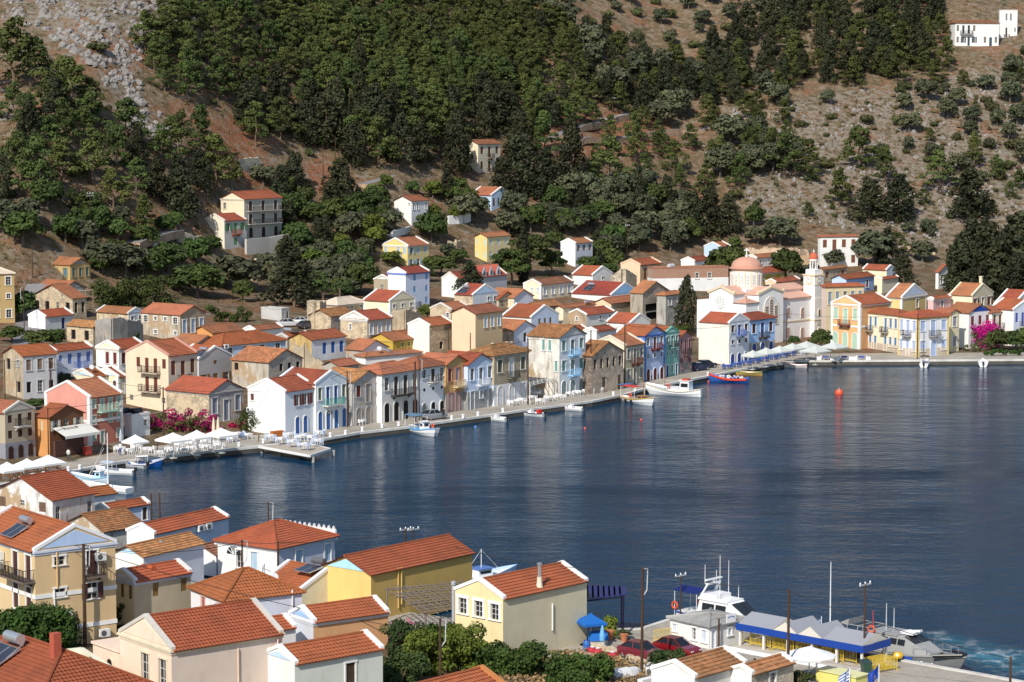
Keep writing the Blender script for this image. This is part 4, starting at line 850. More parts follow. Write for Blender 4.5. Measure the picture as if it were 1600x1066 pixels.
# trees that stand out one by one: kind, column of the foot, row of the foot, row of the tip, label, breadth
for k, x, y0, y1, lb, wd in [
 ('pine',1226,278,206,'spreading pine at the foot of the scree beside its lower twin',1.2), ('pine',1264,280,216,'lower dark pine leaning against the spreading pine on the scree',1.05), ('pine',1342,264,194,'tall bushy pine in the middle of the stony slope',1.1), ('pine',1311,324,262,'pine standing apart in dry grass below the bushy pine',1.05),
 ('pine',1384,286,226,'bronze tinged pine just above the dark cypress thicket on the scree',.95), ('conifer',1358,346,278,'wide dark cypress thicket on the stony slope, lower half',1.35), ('conifer',1404,346,276,'wide dark cypress at the uphill side of the thicket on the stony slope',1.3), ('pine',1466,298,234,'ragged pine between the scree and the big dark cypress',1.2), ('conifer',1513,342,262,'big dark cypress alone on pale scree above the cypress wood',1.5),
 ('pine',1521,262,204,'narrow pine rising behind the big dark scree cypress',.8), ('shrub',1586,234,214,'round green bush on grey rock near the picture edge',1.3), ('pine',1556,280,240,'pale feathery pine on grey rock near the picture edge',1.0), ('olive',1450,366,342,'grey olive pair on dry grass above the cream cypress house',1.2), ('olive',1418,364,346,'small olive on dry grass beside the grey olive pair',1.3), ('olive',1442,409,376,'olive with bare stems on the red earth terrace',1.35),
 ('olive',1364,418,360,'large dusty olive touching the big white house',1.15), ('conifer',1386,418,356,'dark cypress with spiky tip next to the dusty olive',1.0), ('pine',1402,400,362,'bright green bush pine beside the spiky cypress',1.2), ('conifer',1412,452,398,'ragged cypress leaning over the small cream house',1.1), ('olive',1220,384,338,'broad olive clump above the ruined terrace wall',1.3), ('olive',1302,418,388,'small olive in front of the big white house',1.2), ('olive',1268,438,412,'dark olive beside the clock tower',1.3),
 ('broad',1228,440,388,'leafy tree behind the house back of the church dome',1.0), ('conifer',1072,522,434,'tall pointed cypress standing alone left of the church',.62), ('broad',1138,446,384,'dense dark tree rising behind the brick building',1.1), ('column',1116,440,396,'slim dark cypress against the brick building',1.4), ('lime',1066,532,508,'bright green bush at the foot of the pointed church cypress',1.2), ('broad',1240,541,524,'young tree behind the square umbrellas beside the church wall',1.2), ('broad',1283,547,513,'young tree between the clock tower and the orange house',1.0),
 ('conifer',893,280,182,'tall dark cypress cutting across the upper road',.85), ('conifer',815,306,214,'dark cypress crowding the cream house on the upper road',1.2), ('conifer',852,312,236,'dark cypress spreading over the slope under the road',1.25), ('conifer',785,312,246,'dark cypress directly below the cream upper road house',1.1), ('pine',952,292,212,'light green pine below the lower bend of the road',1.25), ('column',998,336,254,'slender black cypress above the olive grove',1.0), ('column',1058,286,246,'thin cypress spike beside the upper power pole',1.0), ('conifer',1042,338,276,'dark cypress right of the slender black cypress',1.0),
 ('conifer',1082,366,300,'dark cypress in the thick clump above the brick building',1.2), ('conifer',1108,370,298,'tallest dark cypress in the thick clump above the brick building',1.2), ('conifer',1138,368,306,'dark cypress at the sunny end of the thick clump',1.1), ('umbrella',828,432,362,'broad bright umbrella pine beside the white dark windowed house',1.15), ('umbrella',799,446,384,'lower umbrella pine shading the chapel roof',1.15), ('umbrella',862,430,388,'umbrella pine touching the white dark windowed house',1.2), ('column',818,444,354,'slender cypress standing between the umbrella pines',1.2), ('conifer',735,472,410,'round dark cypress in front of the little chapel',1.25), ('broad',674,378,330,'big round leafy tree under the lone white house',1.15),
 ('olive',744,341,303,'large silver olive beside the pale blue upper house',1.1), ('olive',796,368,328,'dark olive below the pale blue upper house',1.2), ('conifer',530,332,256,'layered dark cypress left of the dry grass clearing',1.3), ('conifer',460,300,240,'dark cypress above the hotel roof',1.2), ('conifer',440,330,262,'dark cypress beside the hotel gable',1.0), ('conifer',460,480,392,'big dark cypress mass above the wrecked cars',1.45), ('broad',380,472,436,'bright leafed tree with pale trunk on the dry slope',1.0), ('broad',310,466,412,'round leafy tree on the dry slope above the vine pergola',1.5),
 ('olive',370,455,398,'grey olive above the bright leafed tree',1.4), ('broad',330,395,368,'bush in front of the cream terrace house wall',1.2), ('broad',262,428,378,'dark round tree at the end of the olive row',1.2), ('olive',160,425,375,'tall tawny olive behind the lone ochre house',1.4), ('olive',195,430,380,'olive in the row behind the lone ochre house',1.3), ('broad',228,432,390,'dark olive near the end of the olive row',1.3), ('pine',224,372,302,'light green pine by the white car on the side road',.95), ('conifer',282,342,262,'tall dark cypress above the side road',1.2), ('pine',370,285,250,'slim pine next to the palm',.9),
 ('broad',30,500,455,'dark tree shading the side street',1.2), ('broad',60,545,515,'leafy hedge tree above the grey fronted house',1.5), ('broad',85,543,514,'leafy tree beside the low white blue door house',1.4), ('broad',20,535,508,'dark garden tree at the edge behind the grey fronted house',1.5), ('olive',102,612,582,'small tree between cornflower house and yellow pediment house',.9), ('broad',55,640,622,'bush behind the orange and brown house',1.6), ('broad',205,538,516,'bush in the roofless ruin',1.3), ('lime',668,500,475,'bush beside the uphill blue house',1.2),
 ('lime',612,415,392,'fruit tree leaning on the yellow orchard house',1.6), ('lime',668,418,400,'lime green bush below the round leafy tree',1.4), ('broad',655,440,412,'bush right of the yellow orchard house',1.5), ('broad',690,432,398,'bush between the orchard house and the chapel',1.5), ('lime',655,470,440,'bush behind the uphill blue house',1.3), ('broad',716,412,388,'bush in front of the ruined stone hut',1.4), ('olive',570,440,412,'olive below the yellow orchard house',1.5), ('olive',545,462,432,'olive above the palms',1.5), ('broad',590,450,428,'bush above the uphill blue house',1.4), ('broad',950,432,412,'low bush behind the peach house',1.6), ('broad',850,452,432,'bush behind the cream brown roofed house',1.6), ('olive',700,400,380,'olive below the ruined terrace',1.4), ('broad',920,424,400,'bushy tree right of the white dark windowed house',1.5),
 ('pine',20,142,26,'broad dark pine beside the cliff at the picture edge',1.1), ('pine',55,128,50,'pine with round top against the pale cliff',1.05), ('pine',112,180,88,'dense dark pine below the pale cliff',1.1), ('pine',140,185,118,'dark pine on the cliff side of the gully',1.0), ('shrub',155,80,64,'single dark bush under the pale cliff',1.5)]:
    plant_px(k, x, y0, y1, lb, None, wd)
for i, (x, y0, y1, wd) in enumerate([(1500,462,372,1.05),(1518,458,346,1.1),(1540,462,350,1.15),(1556,466,378,1.0),(1572,462,362,1.15),(1590,468,336,1.15),(1604,470,350,1.1),(1484,425,386,.6),(1530,468,390,1.1),(1586,474,400,1.1)]):
    plant_px('conifer', x, y0, y1, 'dark cypress packed in the wood beside the pink parapet house', 'cypress wood at the end of the bay', wd)
# woods and scattered growth: outline in the picture, kinds, spacing, height, label, group
REG = [
 ([(225,70),(262,18),(330,-25),(560,-25),(560,60),(470,150),(400,170),(330,160),(245,155)], 'ppppp', 4.1, (5.5,9.0), 'green pine in the dense wood beside the pale cliff', 'pine wood beside the cliff'),
 ([(560,-25),(830,-25),(868,50),(800,140),(700,190),(600,190),(470,150),(560,60)], 'ppppppc', 4.1, (5.5,9.0), 'green pine in the dense wood covering the middle slope', 'pine wood on the middle slope'),
 ([(800,140),(868,60),(925,150),(1000,195),(920,215),(850,210)], 'ppcp', 4.4, (5,8.5), 'pine or cypress in the wood just above the hill roads', 'wood above the hill roads'),
 ([(370,180),(470,150),(600,190),(700,190),(800,150),(850,215),(880,240),(800,262),(730,290),(700,265),(590,268),(520,262),(450,215),(400,232)], 'cccpp', 4.6, (6.5,10.5), 'dark cypress in the band above the lone white house', 'cypress band below the pine wood'),
 ([(920,150),(980,120),(1060,100),(1170,130),(1180,165),(1060,168),(1000,190)], 'cccp', 4.8, (6,9), 'dark cypress in the stand above the upper road', 'cypress stand above the road'),
 ([(1100,100),(1200,40),(1330,-25),(1480,-25),(1480,70),(1440,110),(1360,130),(1210,140),(1170,130)], 'ccccp', 5.2, (6.5,9.5), 'dark cypress in the wood next to the white mansion', 'cypress wood by the mansion'),
 ([(1200,115),(1300,100),(1430,95),(1500,90),(1500,130),(1380,150),(1290,130),(1210,160)], 'pp', 6, (6,8.5), 'spreading pine at the lower edge of the mansion wood', 'pines below the mansion wood'),
 ([(810,-25),(1340,-25),(1200,40),(1090,110),(980,110),(900,70)], 'oosspo', 5.6, (2.4,4.8), 'round grey green bush dotted over the upper dry slope', 'bushes on the upper dry slope'),
 ([(900,225),(1060,185),(1170,190),(1200,260),(1140,310),(1000,290),(930,270)], 'pppo', 6.0, (5,8), 'pine on the terraces between the lower road and the olive grove', 'pines under the lower road'),
 ([(880,310),(1000,300),(1060,330),(1090,395),(960,398),(880,360)], 'ooobc', 3.9, (3.6,6), 'olive in the grove behind the peach house', 'olive grove behind the town'),
 ([(0,165),(60,170),(100,150),(220,250),(300,215),(335,260),(340,310),(200,340),(100,300),(0,330)], 'pppc', 5.2, (6,9.5), 'pine in the wood on the west spur', 'pine wood on the west spur'),
 ([(0,340),(120,320),(170,370),(120,385),(60,400),(0,390)], 'bbo', 4.6, (3.5,5.5), 'dark bushy tree on the slope behind the lone ochre house', 'bushy trees on the west slope'),
 ([(395,275),(480,310),(600,330),(600,370),(580,420),(560,470),(480,470),(400,440),(460,390),(440,380)], 'bobbclo', 3.7, (3,6), 'olive or bushy tree on the slope between hotel and orchard house', 'trees between hotel and orchard house'),
 ([(690,300),(740,310),(800,330),(880,330),(890,400),(850,370),(800,372),(700,345)], 'oobc', 4.0, (3.2,6), 'bushy tree between the white houses on the middle slope', 'bushes between the hillside houses'),
 ([(1160,150),(1320,160),(1600,110),(1620,330),(1500,340),(1440,390),(1330,350),(1160,330),(1120,260)], 'sssoopps', 7.0, (1.6,4.2), 'low bush on the stony eastern slope', 'bushes on the eastern slope'),
 ([(0,0),(60,0),(330,0),(250,90),(220,170),(180,180),(80,90),(0,60)], 'sd', 11, (.8,1.6), 'small bush in a crack of the pale cliff', 'bushes on the pale cliff'),
 ([(1500,90),(1610,70),(1610,130),(1540,170),(1480,130)], 'oops', 6, (2.5,5), 'bush below the white mansion terrace', 'bushes below the mansion'),
 ([(860,40),(1000,100),(1100,120),(1180,130),(1100,180),(920,150)], 'ppco', 4.6, (5,8), 'pine or cypress between the dry upper slope and the cypress stand', 'wood under the dry upper slope'),
 ([(0,185),(60,190),(120,250),(160,330),(0,340)], 'sdop', 6.0, (1.6,4), 'bush on the brown western slope', 'bushes on the western slope'),
 ([(230,80),(330,0),(830,-20),(900,150),(840,220),(560,270),(400,220),(330,165)], 'ssb', 5.0, (2.0,3.6), 'undergrowth bush beneath the pines', 'undergrowth beneath the pines'),
 ([(1160,150),(1320,160),(1600,110),(1620,330),(1500,340),(1440,390),(1330,350),(1160,330),(1120,260)], 'sd', 4.5, (.9,1.9), 'low round scrub bush on the stony eastern slope', 'scrub bushes on the eastern slope'),
 ([(1370,110),(1420,140),(1610,90),(1610,310),(1480,270),(1400,240)], 'poos', 6.2, (2.8,5.2), 'bushy tree on the stony slope under the white mansion', 'trees on the stony slope under the mansion'),
 ([(420,60),(800,40),(850,170),(620,190),(480,150)], 'ppp', 3.4, (5,8), 'young pine filling a gap in the middle slope wood', 'young pines on the middle slope'),
 ([(1100,150),(1210,140),(1240,200),(1200,290),(1120,250)], 'pppo', 5, (4.5,7.5), 'pine beside the lower road where the scree begins', 'pines where the scree begins'),
 ([(120,330),(345,345),(345,440),(280,440),(130,425)], 'bbo', 4.6, (3,5), 'bushy tree on the dry slope beside the great hedge', 'bushy trees above the great hedge'),
 ([(560,300),(620,290),(720,300),(735,345),(610,372),(590,440),(560,440)], 'bol', 4.4, (2.6,4.5), 'bushy tree in the gardens around the lone white house', 'bushy trees around the lone white house'),
 ([(840,330),(960,320),(980,420),(920,430),(870,400)], 'obcb', 4.0, (3,5.5), 'bushy tree behind the white dark windowed house', 'trees behind the white dark windowed house'),
 ([(1090,300),(1180,310),(1200,395),(1120,395)], 'obs', 4.6, (2.6,4.6), 'bushy tree above the ruined terrace wall', 'trees above the ruined terrace wall'),
 ([(130,330),(340,350),(300,400),(240,440),(420,480),(560,470),(640,420),(700,420)], 'sd', 9, (.8,1.8), 'small dry bush on the brown ground above the town', 'dry bushes above the town'),
]
KEY = {'p':'pine','c':'conifer','o':'olive','s':'shrub','b':'broad','l':'lime','d':'dry'}
LIMIT = 300; PLAN = []; ROADSIDE = [(835,205),(930,185),(1070,155),(1150,168),(1200,190),(1070,236),(960,250),(835,282)]
for poly, mix, gap, (h0, h1), lb, gp in REG:
    gap *= 1.13
    xs, ys = [p[0] for p in poly], [p[1] for p in poly]; got = []; A = (max(xs)-min(xs))*(max(ys)-min(ys)); tries = int(A/ (gap*gap)*.36)+60
    for _ in range(tries):
        x, y = R_.uniform(min(xs), max(xs)), R_.uniform(min(ys), max(ys))
        if not poly_in(poly, x, y): continue
        if any(a < x < c and e < y < f+46 for a, c, e, f in HBOX): continue
        if poly_in(ROADSIDE, x, y) and R_.random() < .85: continue
        p = on_far(x, y)
        if any((p.x-a)**2+(p.y-c)**2 < (gap*.5+m)**2 for a, c, m in [(g[0], g[1], gap*.5) for g in got]): continue
        if any((p.x-q.x)**2+(p.y-q.y)**2 < r*r for q, r in HW): continue
        k = KEY[R_.choice(mix)]; hh = 1.2*R_.uniform(h0, h1)*(1 if k not in ('shrub', 'dry') else .5)
        got.append((p.x, p.y)); PLAN.append((k, p, hh, lb if k not in ('olive','broad','lime','shrub','dry') or 'bush' in lb or 'olive' in lb or 'tree' in lb else lb.replace('pine', 'bushy tree').replace('cypress', 'bushy tree'), gp, R_.uniform(.9, 1.2)))
OVER = {}
for a in sorted(PLAN, key=lambda a: a[1].y):              # nearest first; past the limit the farthest of a kind grow together as one wood
    if TCOUNT.get(a[0], 0) < LIMIT: plant(*a)
    else: OVER.setdefault(a[0], []).append(a)
for k, rest in OVER.items():
    L9 = Leaves(1)
    for _, p, h, _l, _g, wd in rest:
        nm, cat, ref, var = TREES[k]; cr = R_.choice(var)[0]; s9 = h/ref; a9 = R_.uniform(0, 6.28); c9, d9 = cos(a9)*s9*wd, sin(a9)*s9*wd; n0 = len(L9.v)
        L9.v += [(p.x+v.co.x*c9-v.co.y*d9, p.y+v.co.x*d9+v.co.y*c9, p.z+v.co.z*s9) for v in cr.vertices]; L9.f += [tuple(n0+i for i in q.vertices) for q in cr.polygons]; L9.t += [d.value for d in cr.attributes['tone'].data]
    struct(obj('far_'+TREES[k][1]+'_wood', L9.mesh(TREES[k][3][0][0].materials[0], 'far_wood')), 'stuff')
print('TREES', TCOUNT)
# ------------------------------------------------------------------ loose rock and scrub on the slopes
def rock(b, p, s, r):
    R = []
    for z, k in ((-.35, 1.), (.15, r.uniform(.8, 1.05)), (.6, r.uniform(.35, .7))):
        a0 = r.uniform(0, 1); R.append([(p.x+cos(a0+i*pi/3)*s*k*r.uniform(.6, 1.15), p.y+sin(a0+i*pi/3)*s*k*r.uniform(.6, 1.15), p.z+z*s*r.uniform(.8, 1.5)) for i in range(6)])
    b.rings(R, cap0=False)
M_ROCK = mat('concrete', (.29,.268,.248)); M_CLIFF = mat('concrete', (.27,.25,.232)); rb = MB(); n = 0; CL = []
for poly, cnt, sz in ((ROCKY[0], 2600, (.35,1.35)), (ROCKY[1], 3400, (.2,.85)), (ROCKY[2], 60, (.4,1.2)), (ROCKY[3], 90, (.4,1.1)), ([(160,120),(235,150),(300,240),(240,260),(190,180)], 90, (.4,1.3))):
    xs, ys = [p[0] for p in poly], [p[1] for p in poly]; k = 0
    while k < cnt:
        x, y = R_.uniform(min(xs), max(xs)), R_.uniform(min(ys), max(ys)); k += 1
        if not poly_in(poly, x, y) or MN.noise(V((x/34, y/20, 0))) < (.02 if poly is ROCKY[1] else -.20): continue
        p = on_far(x, y); k0 = len(rb.f); rock(rb, p, R_.uniform(*sz)*R_.uniform(.5, 1.1), R_)
        if poly is not ROCKY[1]: rb.m[k0:] = [1]*(len(rb.f)-k0)
rk_o = rb.build('rocks', [M_ROCK, M_CLIFF]); struct(rk_o, 'stuff')
sb = Leaves(5)
for poly, cnt in (([(0,-20),(1620,-20),(1620,400),(1150,400),(700,430),(380,490),(130,440),(0,460)], 3600), (ROCKY[1], 2200), ([(0,160),(130,240),(100,330),(0,340)], 200)):
    xs, ys = [p[0] for p in poly], [p[1] for p in poly]
    for _ in range(cnt):
        x, y = R_.uniform(min(xs), max(xs)), R_.uniform(min(ys), max(ys))
        if not poly_in(poly, x, y): continue
        p = on_far(x, y)
        if any((p.x-q.x)**2+(p.y-q.y)**2 < r*r*1.3 for q, r in HW): continue
        s = R_.uniform(.25, .65); sb.blob((p.x, p.y, p.z+s*.3), s, s*.6, 12, s*.55, low=-.2)
so_ = obj('scrub', sb.mesh(mat('leaf', (.105,.088,.045)), 'scrub')); struct(so_, 'stuff')
# ------------------------------------------------------------------ the domed church and its clock tower
CH_W = mat('plaster', (.80,.79,.77)); CH_P = mat('plaster', (.78,.66,.54)); CH_R = mat('plaster', (.60,.36,.27)); CH_T = mat('plaster', (.72,.58,.40))
th = RAD(46); CB = on_far(1165, 541); ce1, ce2 = V((cos(th), sin(th), 0)), V((-sin(th), cos(th), 0))
def czz(u, v, py): return z_above(CB+ce1*u+ce2*v, py)-CB.z
church = thing('domed_church', 'cream and white domed church with rose window and pink roofs', 'church', CB, th)
def cu(px, v=0.):
    q = CB+ce2*v; u = (px-800)/FPX; return (u*q.y*CP-q.x+u*H*SP)/(cos(th)-u*sin(th)*CP)
def cv(px, u_=0.):
    q = CB+ce1*u_; u = (px-800)/FPX; return (u*q.y*CP-q.x+u*H*SP)/(-sin(th)-u*cos(th)*CP)
U1, U2, V1, V2, UN, VN = cu(1184), cu(1222.5), cv(1145.5), cv(1108), cu(1270.5), cv(1087)
UM, VM = (U1+U2)/2, (V1+V2)/2
zb, zt_e, zt_p = czz(0, 0, 474.5), czz(U1, -.1, 460.5), czz(UM, -.1, 449.5)
zl_e, zl_p = czz(-.1, V1, 460.5), czz(-.1, VM, 449)
zn_e, zn_c, zn_t, zn_r = czz(U2, .8, 467), czz(U2, 3, 458.5), czz(U2, 3, 454.5), czz(U2, VM, 446)
zcore = czz(UM, VM, 446.5)
b = MB()
b.box(0, U1, 0, V1, -2, zb)                                             # corner chapel
b.box(U1, U2, -.1, V1, -2, zt_e); b.rings([[(U1,y,zt_e),(U2,y,zt_e),(UM,y,zt_p)] for y in (-.1, V1)])      # street transept
b.box(-.1, U1, V1, V2, -2, zl_e); b.rings([[(x,V1,zl_e),(x,V2,zl_e),(x,VM,zl_p)] for x in (-.1, U1)])      # apse-side transept
b.box(U1, U2, V1, V2, zt_e-1, zcore-.4)
b.box(U2, UN, .8, 3, -2, zn_e); b.box(U2, UN, 3, V2+1, -2, zn_t); b.box(.3, U2, V2, VN, -2, czz(0, V2, 470))
b.build('wall', CH_W, church)
b = MB(); strips(b, (-.25,-.25,zb), (U1+.1,-.25,zb), (U1/2,V1/2,zb+.85), (U1/2,V1/2,zb+.85), .3); strips(b, (-.25,V1,zb), (-.25,-.25,zb), (U1/2,V1/2,zb+.85), (U1/2,V1/2,zb+.85), .3); strips(b, (U1,V1,zb), (U1,-.25,zb), (U1/2,V1/2,zb+.85), (U1/2,V1/2,zb+.85), .3); b.lathe([(.001,.0),(.2,.1),(.28,.4),(.16,.65),(.001,.8)], (U1/2,V1/2,zb+.8), 8)
b.build('corner_roof', CH_R, church)
def tr_roof(nm, P, a0, a1, c0, c1, ze, zp):
    b = MB(); m = (c0+c1)/2
    b.rings([[P(a,c0-.22,ze+.0), P(a,m,zp+.12), P(a,c1+.22,ze+.0), P(a,c1+.22,ze-.16), P(a,m,zp-.04), P(a,c0-.22,ze-.16)] for a in (a0, a1)]); b.build(nm, CH_R, church)
tr_roof('transept_roof', lambda a, c, z: (c, a, z), .3, V1+1.5, U1, U2, zt_e+.05, zt_p+.05)
tr_roof('transept_roof', lambda a, c, z: (a, c, z), .3, U1+1.5, V1, V2, zl_e+.05, zl_p+.05)
for P, c0, c1, ze, zp in ((lambda a, c, z: (c, a, z), U1, U2, zt_e, zt_p), (lambda a, c, z: (a, c, z), V1, V2, zl_e, zl_p)):
    b = MB(); m = (c0+c1)/2
    for s0, s1, z0, z1 in ((c0-.25, m, ze, zp), (c1+.25, m, ze, zp)):
        b.hexa([P(-.3,s0,z0-.05), P(.35,s0,z0-.05), P(.35,s1,z1-.05), P(-.3,s1,z1-.05), P(-.3,s0,z0+.28), P(.35,s0,z0+.28), P(.35,s1,z1+.28), P(-.3,s1,z1+.28)])
    for cc in (c0-.1, c1+.1, m):
        z0 = (zp if cc == m else ze)+.25; b.lathe([(.2,0),(.26,.25),(.001,.5)], P(.02, cc, z0), 6)
    b.build('gable_cornice', CH_T, church)
b = MB(); b.rings([[(x,.55,zn_e-.02),(x,3,zn_c),(x,3,zn_c-.2),(x,.55,zn_e-.22)] for x in (U2, UN+.1)]); b.build('aisle_roof', CH_R, church)
b = MB(); b.rings([[(x,2.8,zn_t),(x,VM,zn_r),(x,V2+1.2,zn_t),(x,V2+1.2,zn_t-.2),(x,VM,zn_r-.2),(x,2.8,zn_t-.2)] for x in (U2-.4, UN+1.5)]); b.build('nave_roof', CH_R, church)
b = MB(); b.box(U2+.003, UN, .68, .797, zn_e-.3, zn_e-.22); zs = czz(U2, .8, 505); b.box(U2+.003, UN, .70, .797, zs, zs+.22); b.build('string_course', CH_T, church)
# drum and dome
dr = 25.0*CB.y/FPX; zd0, zd1, zd2 = zcore-.45, czz(UM, VM, 418.5), czz(UM, VM, 401)
b = MB(); c = (UM, VM, 0)
b.lathe([(dr+.28,zd0-1.2),(dr+.28,zd0+.25),(dr+.02,zd0+.3),(dr+.02,zd1-.75),(dr-.1,zd1-.75),(dr-.1,zd1)], c, 48)
for i in range(16):
    a = 2*pi*(i+.5)/16; p = V((UM+cos(a)*(dr+.05), VM+sin(a)*(dr+.05), zd0+.3)); b.tube(p, p+V((0,0,zd1-zd0-1.2)), .14, n=6)
drum = b.build('drum', CH_P, church)
for i in range(16):
    a = 2*pi*i/16; bb = MB(); P = arch_pts(.62, zd1-zd0-1.15); R = []
    for k in (.07, -.0): R.append([(x, -k, z) for x, z in P])
    bb.rings(R)
    for j in range(7):
        z = .25+j*.28
        for x in (-.12, .12): bb.box(x-.06, x+.06, -.085, -.071, z, z+.14, 1)
    bb.build('drum_window', [CH_W, GLASS], drum, loc=(UM+cos(a)*(dr+.03), VM+sin(a)*(dr+.03), zd0+.45), rz=a+pi/2)
hd = zd2-zd1; b = MB(); b.lathe([(dr+.10,zd1-.25),(dr+.36,zd1-.1),(dr+.36,zd1+.05),(dr-.05,zd1+.12)]+[((dr-.05)*cos(pi/2*i/9), zd1+.12+(hd-.12)*sin(pi/2*i/9)) for i in range(1, 10)], c, 40)
b.build('dome', mat('plaster', (.54,.29,.21)), church, smooth=False)
b = MB(); z = zd2; b.lathe([(.25,-.1),(.25,.15),(.12,.3),(.12,.5)], (UM, VM, z), 8); zc = czz(UM, VM, 387.5); b.bar((UM,VM,z+.4), (UM,VM,zc), .16); b.bar((UM-.34,VM+.34,z+.4+(zc-z-.4)*.66), (UM+.34,VM-.34,z+.4+(zc-z-.4)*.66), .16); b.build('cross', WHITEP, church)
# rose window, lattice window, arched windows
def rose(parent, loc, rz, r):
    b = MB(); b.lathe([(r,-.06),(r,.06)], (0,0,0), 24)
    o = b.build('rose_window', CH_W, parent); o.rotation_euler = (pi/2, 0, rz); o.location = loc
    b = MB()
    for k, rr in ((14, .8), (10, .52), (5, .24)):
        for i in range(k):
            a = 2*pi*i/k; b.lathe([(r*.075,.061),(r*.075,.075)], (cos(a)*rr*r, sin(a)*rr*r, 0), 6)
    b.build('rose_glass', GLASS, o)
rose(church, (-.16, VM+.25, czz(-.1, VM, 472)), -pi/2, 1.2)
def arched(nm, parent, loc, rz, w, h, cf, lattice=False):
    o = obj(nm, None, parent, loc, rz)
    me = MB(); P = arch_pts(w, h); me.rings([[(x, 0, z) for x, z in P], [(x, -.05, z) for x, z in P]])
    if lattice:
        n = 3; ww = w/n
        for k in range(n):
            hh = h*(.95 if k == 1 else .72); q = arch_pts(ww*.8, hh); xc = -w/2+ww*(k+.5)
            me.rings([[(x+xc, -.05, z+.1) for x, z in q], [(x+xc, -.10, z+.1) for x, z in q]], 1)
            j = .3
            while j < hh-.25:
                for dx in (-.22, 0, .22): me.box(xc+dx*ww-.05*ww*2, xc+dx*ww+.05*ww*2, -.115, -.101, j, j+.16, 2)
                j += .3
    o.data = None
    mm = me.build(nm, [mat('plaster', cf) if not lattice else mat('plaster', (.66,.66,.68)), CH_P, GLASS], parent, loc=loc, rz=rz); bpy.data.objects.remove(o)
    obj('frame', frame_mesh(w, h, (.74,.68,.58), .14, True), mm); return mm
arched('window', church, (UM, -.12, czz(UM, -.1, 508)), 0, 4.1, czz(UM, -.1, 464)-czz(UM, -.1, 508), (.5,.5,.5), True)
for x in (1231, 1253):
    u = cu(x, .8)
    for y0, y1 in ((496.5, 481), (527, 512)): arched('window', church, (u, .78, czz(u, .8, y0)), 0, .95, czz(u, .8, y1)-czz(u, .8, y0), (.40,.28,.24))
TB = CB+ce1*(UN+.1)+ce2*-.15; TB.z = CB.z
tower = thing('clock_tower', 'white square clock tower with open lantern and small red dome', 'tower', TB, th)
def tzz(py): return z_above(TB+ce1*1.2+ce2*1.2, py)-TB.z
S = 2.7; z1, z2, z3, z4, z5 = tzz(465), tzz(428.5), tzz(421), tzz(404.5), tzz(394)
b = MB(); b.box(-.06, S+.06, -.06, S+.06, -2, z1); b.box(.03, S-.03, .03, S-.03, z1, z2-.25); b.build('wall', CH_W, tower)
b = MB(); b.box(-.12, S+.12, -.12, S+.12, z2-.25, z2); zs = tzz(500); b.box(-.14, S+.14, -.14, -.061, zs, zs+.2); b.box(-.14, -.061, -.061, S+.1, zs, zs+.2); zs = tzz(445); b.box(0, S, -.03, .028, zs, zs+.12); b.box(-.03, .028, .03, S, zs, zs+.12); b.build('cornice', CH_T, tower)
b = MB(); m = S/2; b.box(.3, S-.3, .3, S-.3, z2, z3); b.lathe([(.80,z3),(.80,z3+.12)], (m,m,0), 16)
for i in range(8):
    a = 2*pi*(i+.5)/8; b.tube((m+cos(a)*.68, m+sin(a)*.68, z3), (m+cos(a)*.68, m+sin(a)*.68, z4-.2), .09, n=6)
b.lathe([(.55,z4-.35),(.82,z4-.35),(.82,z4-.05),(.55,z4-.05)], (m,m,0), 16); lan = b.build('lantern', CH_W, tower)
b = MB(); b.lathe([(.30,0),(.24,.3),(.14,.45)], (m,m,z3+.5), 10); b.build('bell', mat('metal', (.25,.18,.08)), lan)
b = MB(); b.lathe([(.85*cos(pi/2*i/7), (z5-z4)*sin(pi/2*i/7)) for i in range(8)], (m,m,z4-.05), 16); b.build('dome', mat('plaster', (.50,.13,.07)), tower)
b = MB(); b.lathe([(.09,0),(.18,.2),(.05,.4),(.05,.7)], (m,m,z5-.1), 8); b.build('finial', WHITEP, tower)
for loc, rz in (((m, .02, tzz(436.5)), 0), ((.02, m, tzz(436.5)), -pi/2)):
    b = MB(); b.lathe([(.82,-.02),(.82,.08)], (0,0,0), 24); b.lathe([(.66,.08),(.66,.095)], (0,0,0), 24, 1)
    for i in range(12):
        a = pi*i/6; b.bar((cos(a)*.52, sin(a)*.52, .105), (cos(a)*.62, sin(a)*.62, .105), .05, .02, 2)
    cf = b.build('clock_face', [mat('plaster', (.70,.55,.28)), WHITEP, IRON], tower); cf.rotation_euler = (pi/2, 0, rz); cf.location = loc
    for ln, an in ((.36, .6), (.5, 2.6)):
        b = MB(); b.bar((0,0,.115), (cos(an)*ln, sin(an)*ln, .115), .07, .02); b.build('clock_hand', IRON, cf)
for py0, py1, w in ((493, 483, .5), (521, 512, .5)):
    arched('window', tower, (S*.5, -.07, tzz(py0)), 0, w, tzz(py1)-tzz(py0), (.12,.08,.06))
b = MB(); b.box(.75, 1.95, -.10, -.062, tzz(508), tzz(502)); b.build('plaque', mat('plaster', (.60,.56,.5)), tower)
